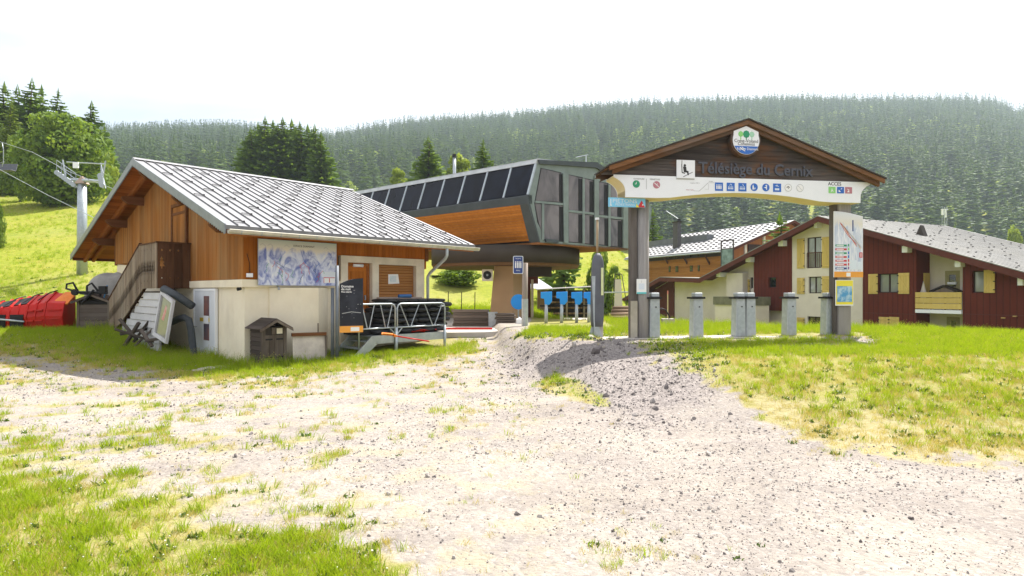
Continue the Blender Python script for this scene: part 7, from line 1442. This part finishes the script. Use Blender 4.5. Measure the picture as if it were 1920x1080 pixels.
# white gabled tent, log store
Y_ = 46.; q = pt(1010, 545, Y_); te = thing('white_tent', 'white pitched canvas roof behind the station column', 'tent', (q.x, q.y, tz(q.x, q.y))); zt_ = EYE+(HY-515)/FP*Y_-te.location.z; ze_ = EYE+(HY-541)/FP*Y_-te.location.z
MB().hexa([(-1.4, -1, ze_), (1.1, -1, ze_), (1.1, 1, ze_), (-1.4, 1, ze_)], [(-.8, -.1, zt_), (-.5, -.1, zt_), (-.5, .1, zt_), (-.8, .1, zt_)]).build('canvas', MT['whitepaint'], te)
for x in (-1.3, 1.0): MB().tube([(x, -.9, -.2), (x, -.9, ze_)], .04, 6).build('tent_pole', MT['galv'], te)
Y_ = 38.; a, b = pt(1008, 572, Y_), pt(1128, 572, Y_); gz_ = min(tz(a.x, Y_), tz(b.x, Y_)); ls = thing('firewood_store', 'long open firewood store with stacked logs and a thin roof', 'firewood store', (a.x, Y_, gz_)); L_ = b.x-a.x; zt_ = EYE+(HY-544)/FP*Y_-gz_
MB().hexa([(-.1, -.5, zt_), (L_+.1, -.5, zt_+.22), (L_+.1, 1, zt_+.28), (-.1, 1, zt_+.06)], [(-.1, -.5, zt_+.04), (L_+.1, -.5, zt_+.26), (L_+.1, 1, zt_+.32), (-.1, 1, zt_+.10)]).build('roof', mat('dull_store_roof', (.20, .19, .18), .8), ls)
MB().bx(0, .62, -.3, .6, -.3, zt_).build('plank_end', wood('store_planks', (.26, .17, .10), (.17, .10, .06), 'z', isl=.4), ls); MB().bx(.62, L_, .3, .6, -.3, zt_).build('back_wall', MT['drum'], ls)
for x in (L_*.45, L_*.72, L_-.1): MB().bx(x-.06, x+.06, -.32, -.2, -.3, zt_+.1).build('store_post', MT['stairwood'], ls)
m = MB(); r = random.Random(4)
for i in range(30):
    for j in range(9):
        x, z = .72+i*(L_-.8)/30+r.uniform(-.02, .02), j*zt_/9.3; rr_ = .062*r.uniform(.75, 1.1); m.tube([(x, -.15+r.uniform(-.04, .04), z+.05), (x, .3, z+.05)], rr_, 6)
m.build('log_stack', wood('log_ends', (.38, .25, .14), (.22, .14, .08), 'y', isl=.55), ls, kind='stuff')
# log steps, playground frame, bench bar
Y_ = 27.5; r = random.Random(6)
for k in range(5):
    v = 603-k*6.2; a, b = pt(1141+k*2, v, Y_+k*.35), pt(1209, v-.5, Y_+k*.35); o = MB().tube([(-(b.x-a.x)/2, 0, 0), (0, .03, .01), ((b.x-a.x)/2, 0, 0)], [.10, .115, .10], 8).build('stacked_log', wood('stacked_log_wood', (.30, .215, .15), (.16, .11, .075), 'x', isl=.3) if k == 0 else bpy.data.materials['stacked_log_wood'], None, True)
    o.location = ((a.x+b.x)/2, a.y, a.z); o.rotation_euler.z = r.uniform(-.03, .03); tag(o, f'pale log {["at the foot", "second from the foot", "in the middle", "second from the top", "at the top"][k]} of the log bank left of the round post', 'log', 'logs stacked behind the padded pole')
Y_ = 40.; q = pt(1160, 545, Y_); pg = thing('garden_swing', 'dark swing seat with a pale back on the meadow, right of the padded pole', 'swing', (q.x, q.y, tz(q.x, q.y))); h_ = EYE+(HY-514)/FP*Y_-pg.location.z
m = MB(); [m.tube([(x, -.3, 0), (x+.05, 0, h_*.6), (x+.22 if x < 0 else x-.22, .1, h_)], .03, 6) for x in (-.45, .45)]; m.tube([(-.23, .1, h_), (.23, .1, h_)], .03, 6); m.build('frame', MT['drum'], pg, True); MB().bx(-.38, .38, -.2, .1, h_*.35, h_*.42).build('seat', MT['drum'], pg); MB().hexa([(-.3, .1, h_*.42), (.3, .1, h_*.42), (.3, .13, h_*.42), (-.3, .13, h_*.42)], [(-.2, .2, h_*.92), (.2, .2, h_*.92), (.2, .23, h_*.92), (-.2, .23, h_*.92)]).build('back', MT['plaster_white'], pg)
q = pt(1152, 549, 36.); o = MB().tube([(-1.1, 0, .0), (1.2, 0, .05)], .05, 6).tube([(-.8, 0, 0), (-.8, 0, -1.2)], .04, 6).tube([(.9, 0, 0), (.9, 0, -1.2)], .04, 6).build('barrier_rail', MT['galvlight']); o.location = q; tag(o, 'low pale rail across the meadow behind the padded pole', 'rail')
# hoop bike stand in a concrete foot, pale marker stake
Y_ = 21.; q = pt(1246, 606, Y_); hs_ = thing('hoop_stand', 'curved black hoop stand in a concrete foot behind the first pedestal', 'stand', (q.x, q.y, tz(q.x, q.y))); bevel(MB().box((.12, 0, .12), (.42, .3, .26)).build('foot', MT['concrete'], hs_), .02)
MB().tube([(-.28, 0, .05), (-.26, 0, .45), (-.12, 0, .62), (.05, 0, .55), (.16, 0, .35), (.17, 0, .2)], .025, 8).build('hoop', MT['black'], hs_, True); MB().tube([(-.5, .1, .05), (-.46, .1, .5), (-.3, .1, .62), (-.22, .1, .4), (-.2, .1, .05)], .022, 8).build('hoop', MT['black'], hs_, True)
Y_ = 24.; q = pt(1252, 602, Y_); mk = thing('marker_stake', 'thin pale marker stake with a pink tip against the white residence wall', 'stake', (q.x, q.y, tz(q.x, q.y))); h_ = EYE+(HY-545)/FP*Y_-mk.location.z; MB().tube([(0, 0, -.1), (0, 0, h_-.15)], .022, 6).build('stake', mat('pale_yellow_stake', (.62, .52, .30), .7), mk); MB().tube([(0, 0, h_-.15), (0, 0, h_)], .024, 6).build('tip', mat('pink_tip', (.7, .25, .2), .6), mk)
# flat pale stones by the service door
for k, (u, v, s, lab) in enumerate(((395, 694, .26, 'pale flat stone in the grass before the service door'), (412, 690, .20, 'smaller pale flat stone right behind the first one'), (372, 697, .16, 'small pale stone left of the flat stones by the service door'))):
    g_ = ground_hit(u, v, 8); o = link('flat_stone', stone(20+k, mat('pale_stone', (.48, .44, .38), .9, col2=(.35, .32, .28), scale=8) if k == 0 else bpy.data.materials['pale_stone'])); o.location = g_+Vector((0, 0, .02)); o.scale = (s, s*.7, s*.4); tag(o, lab, 'stone')
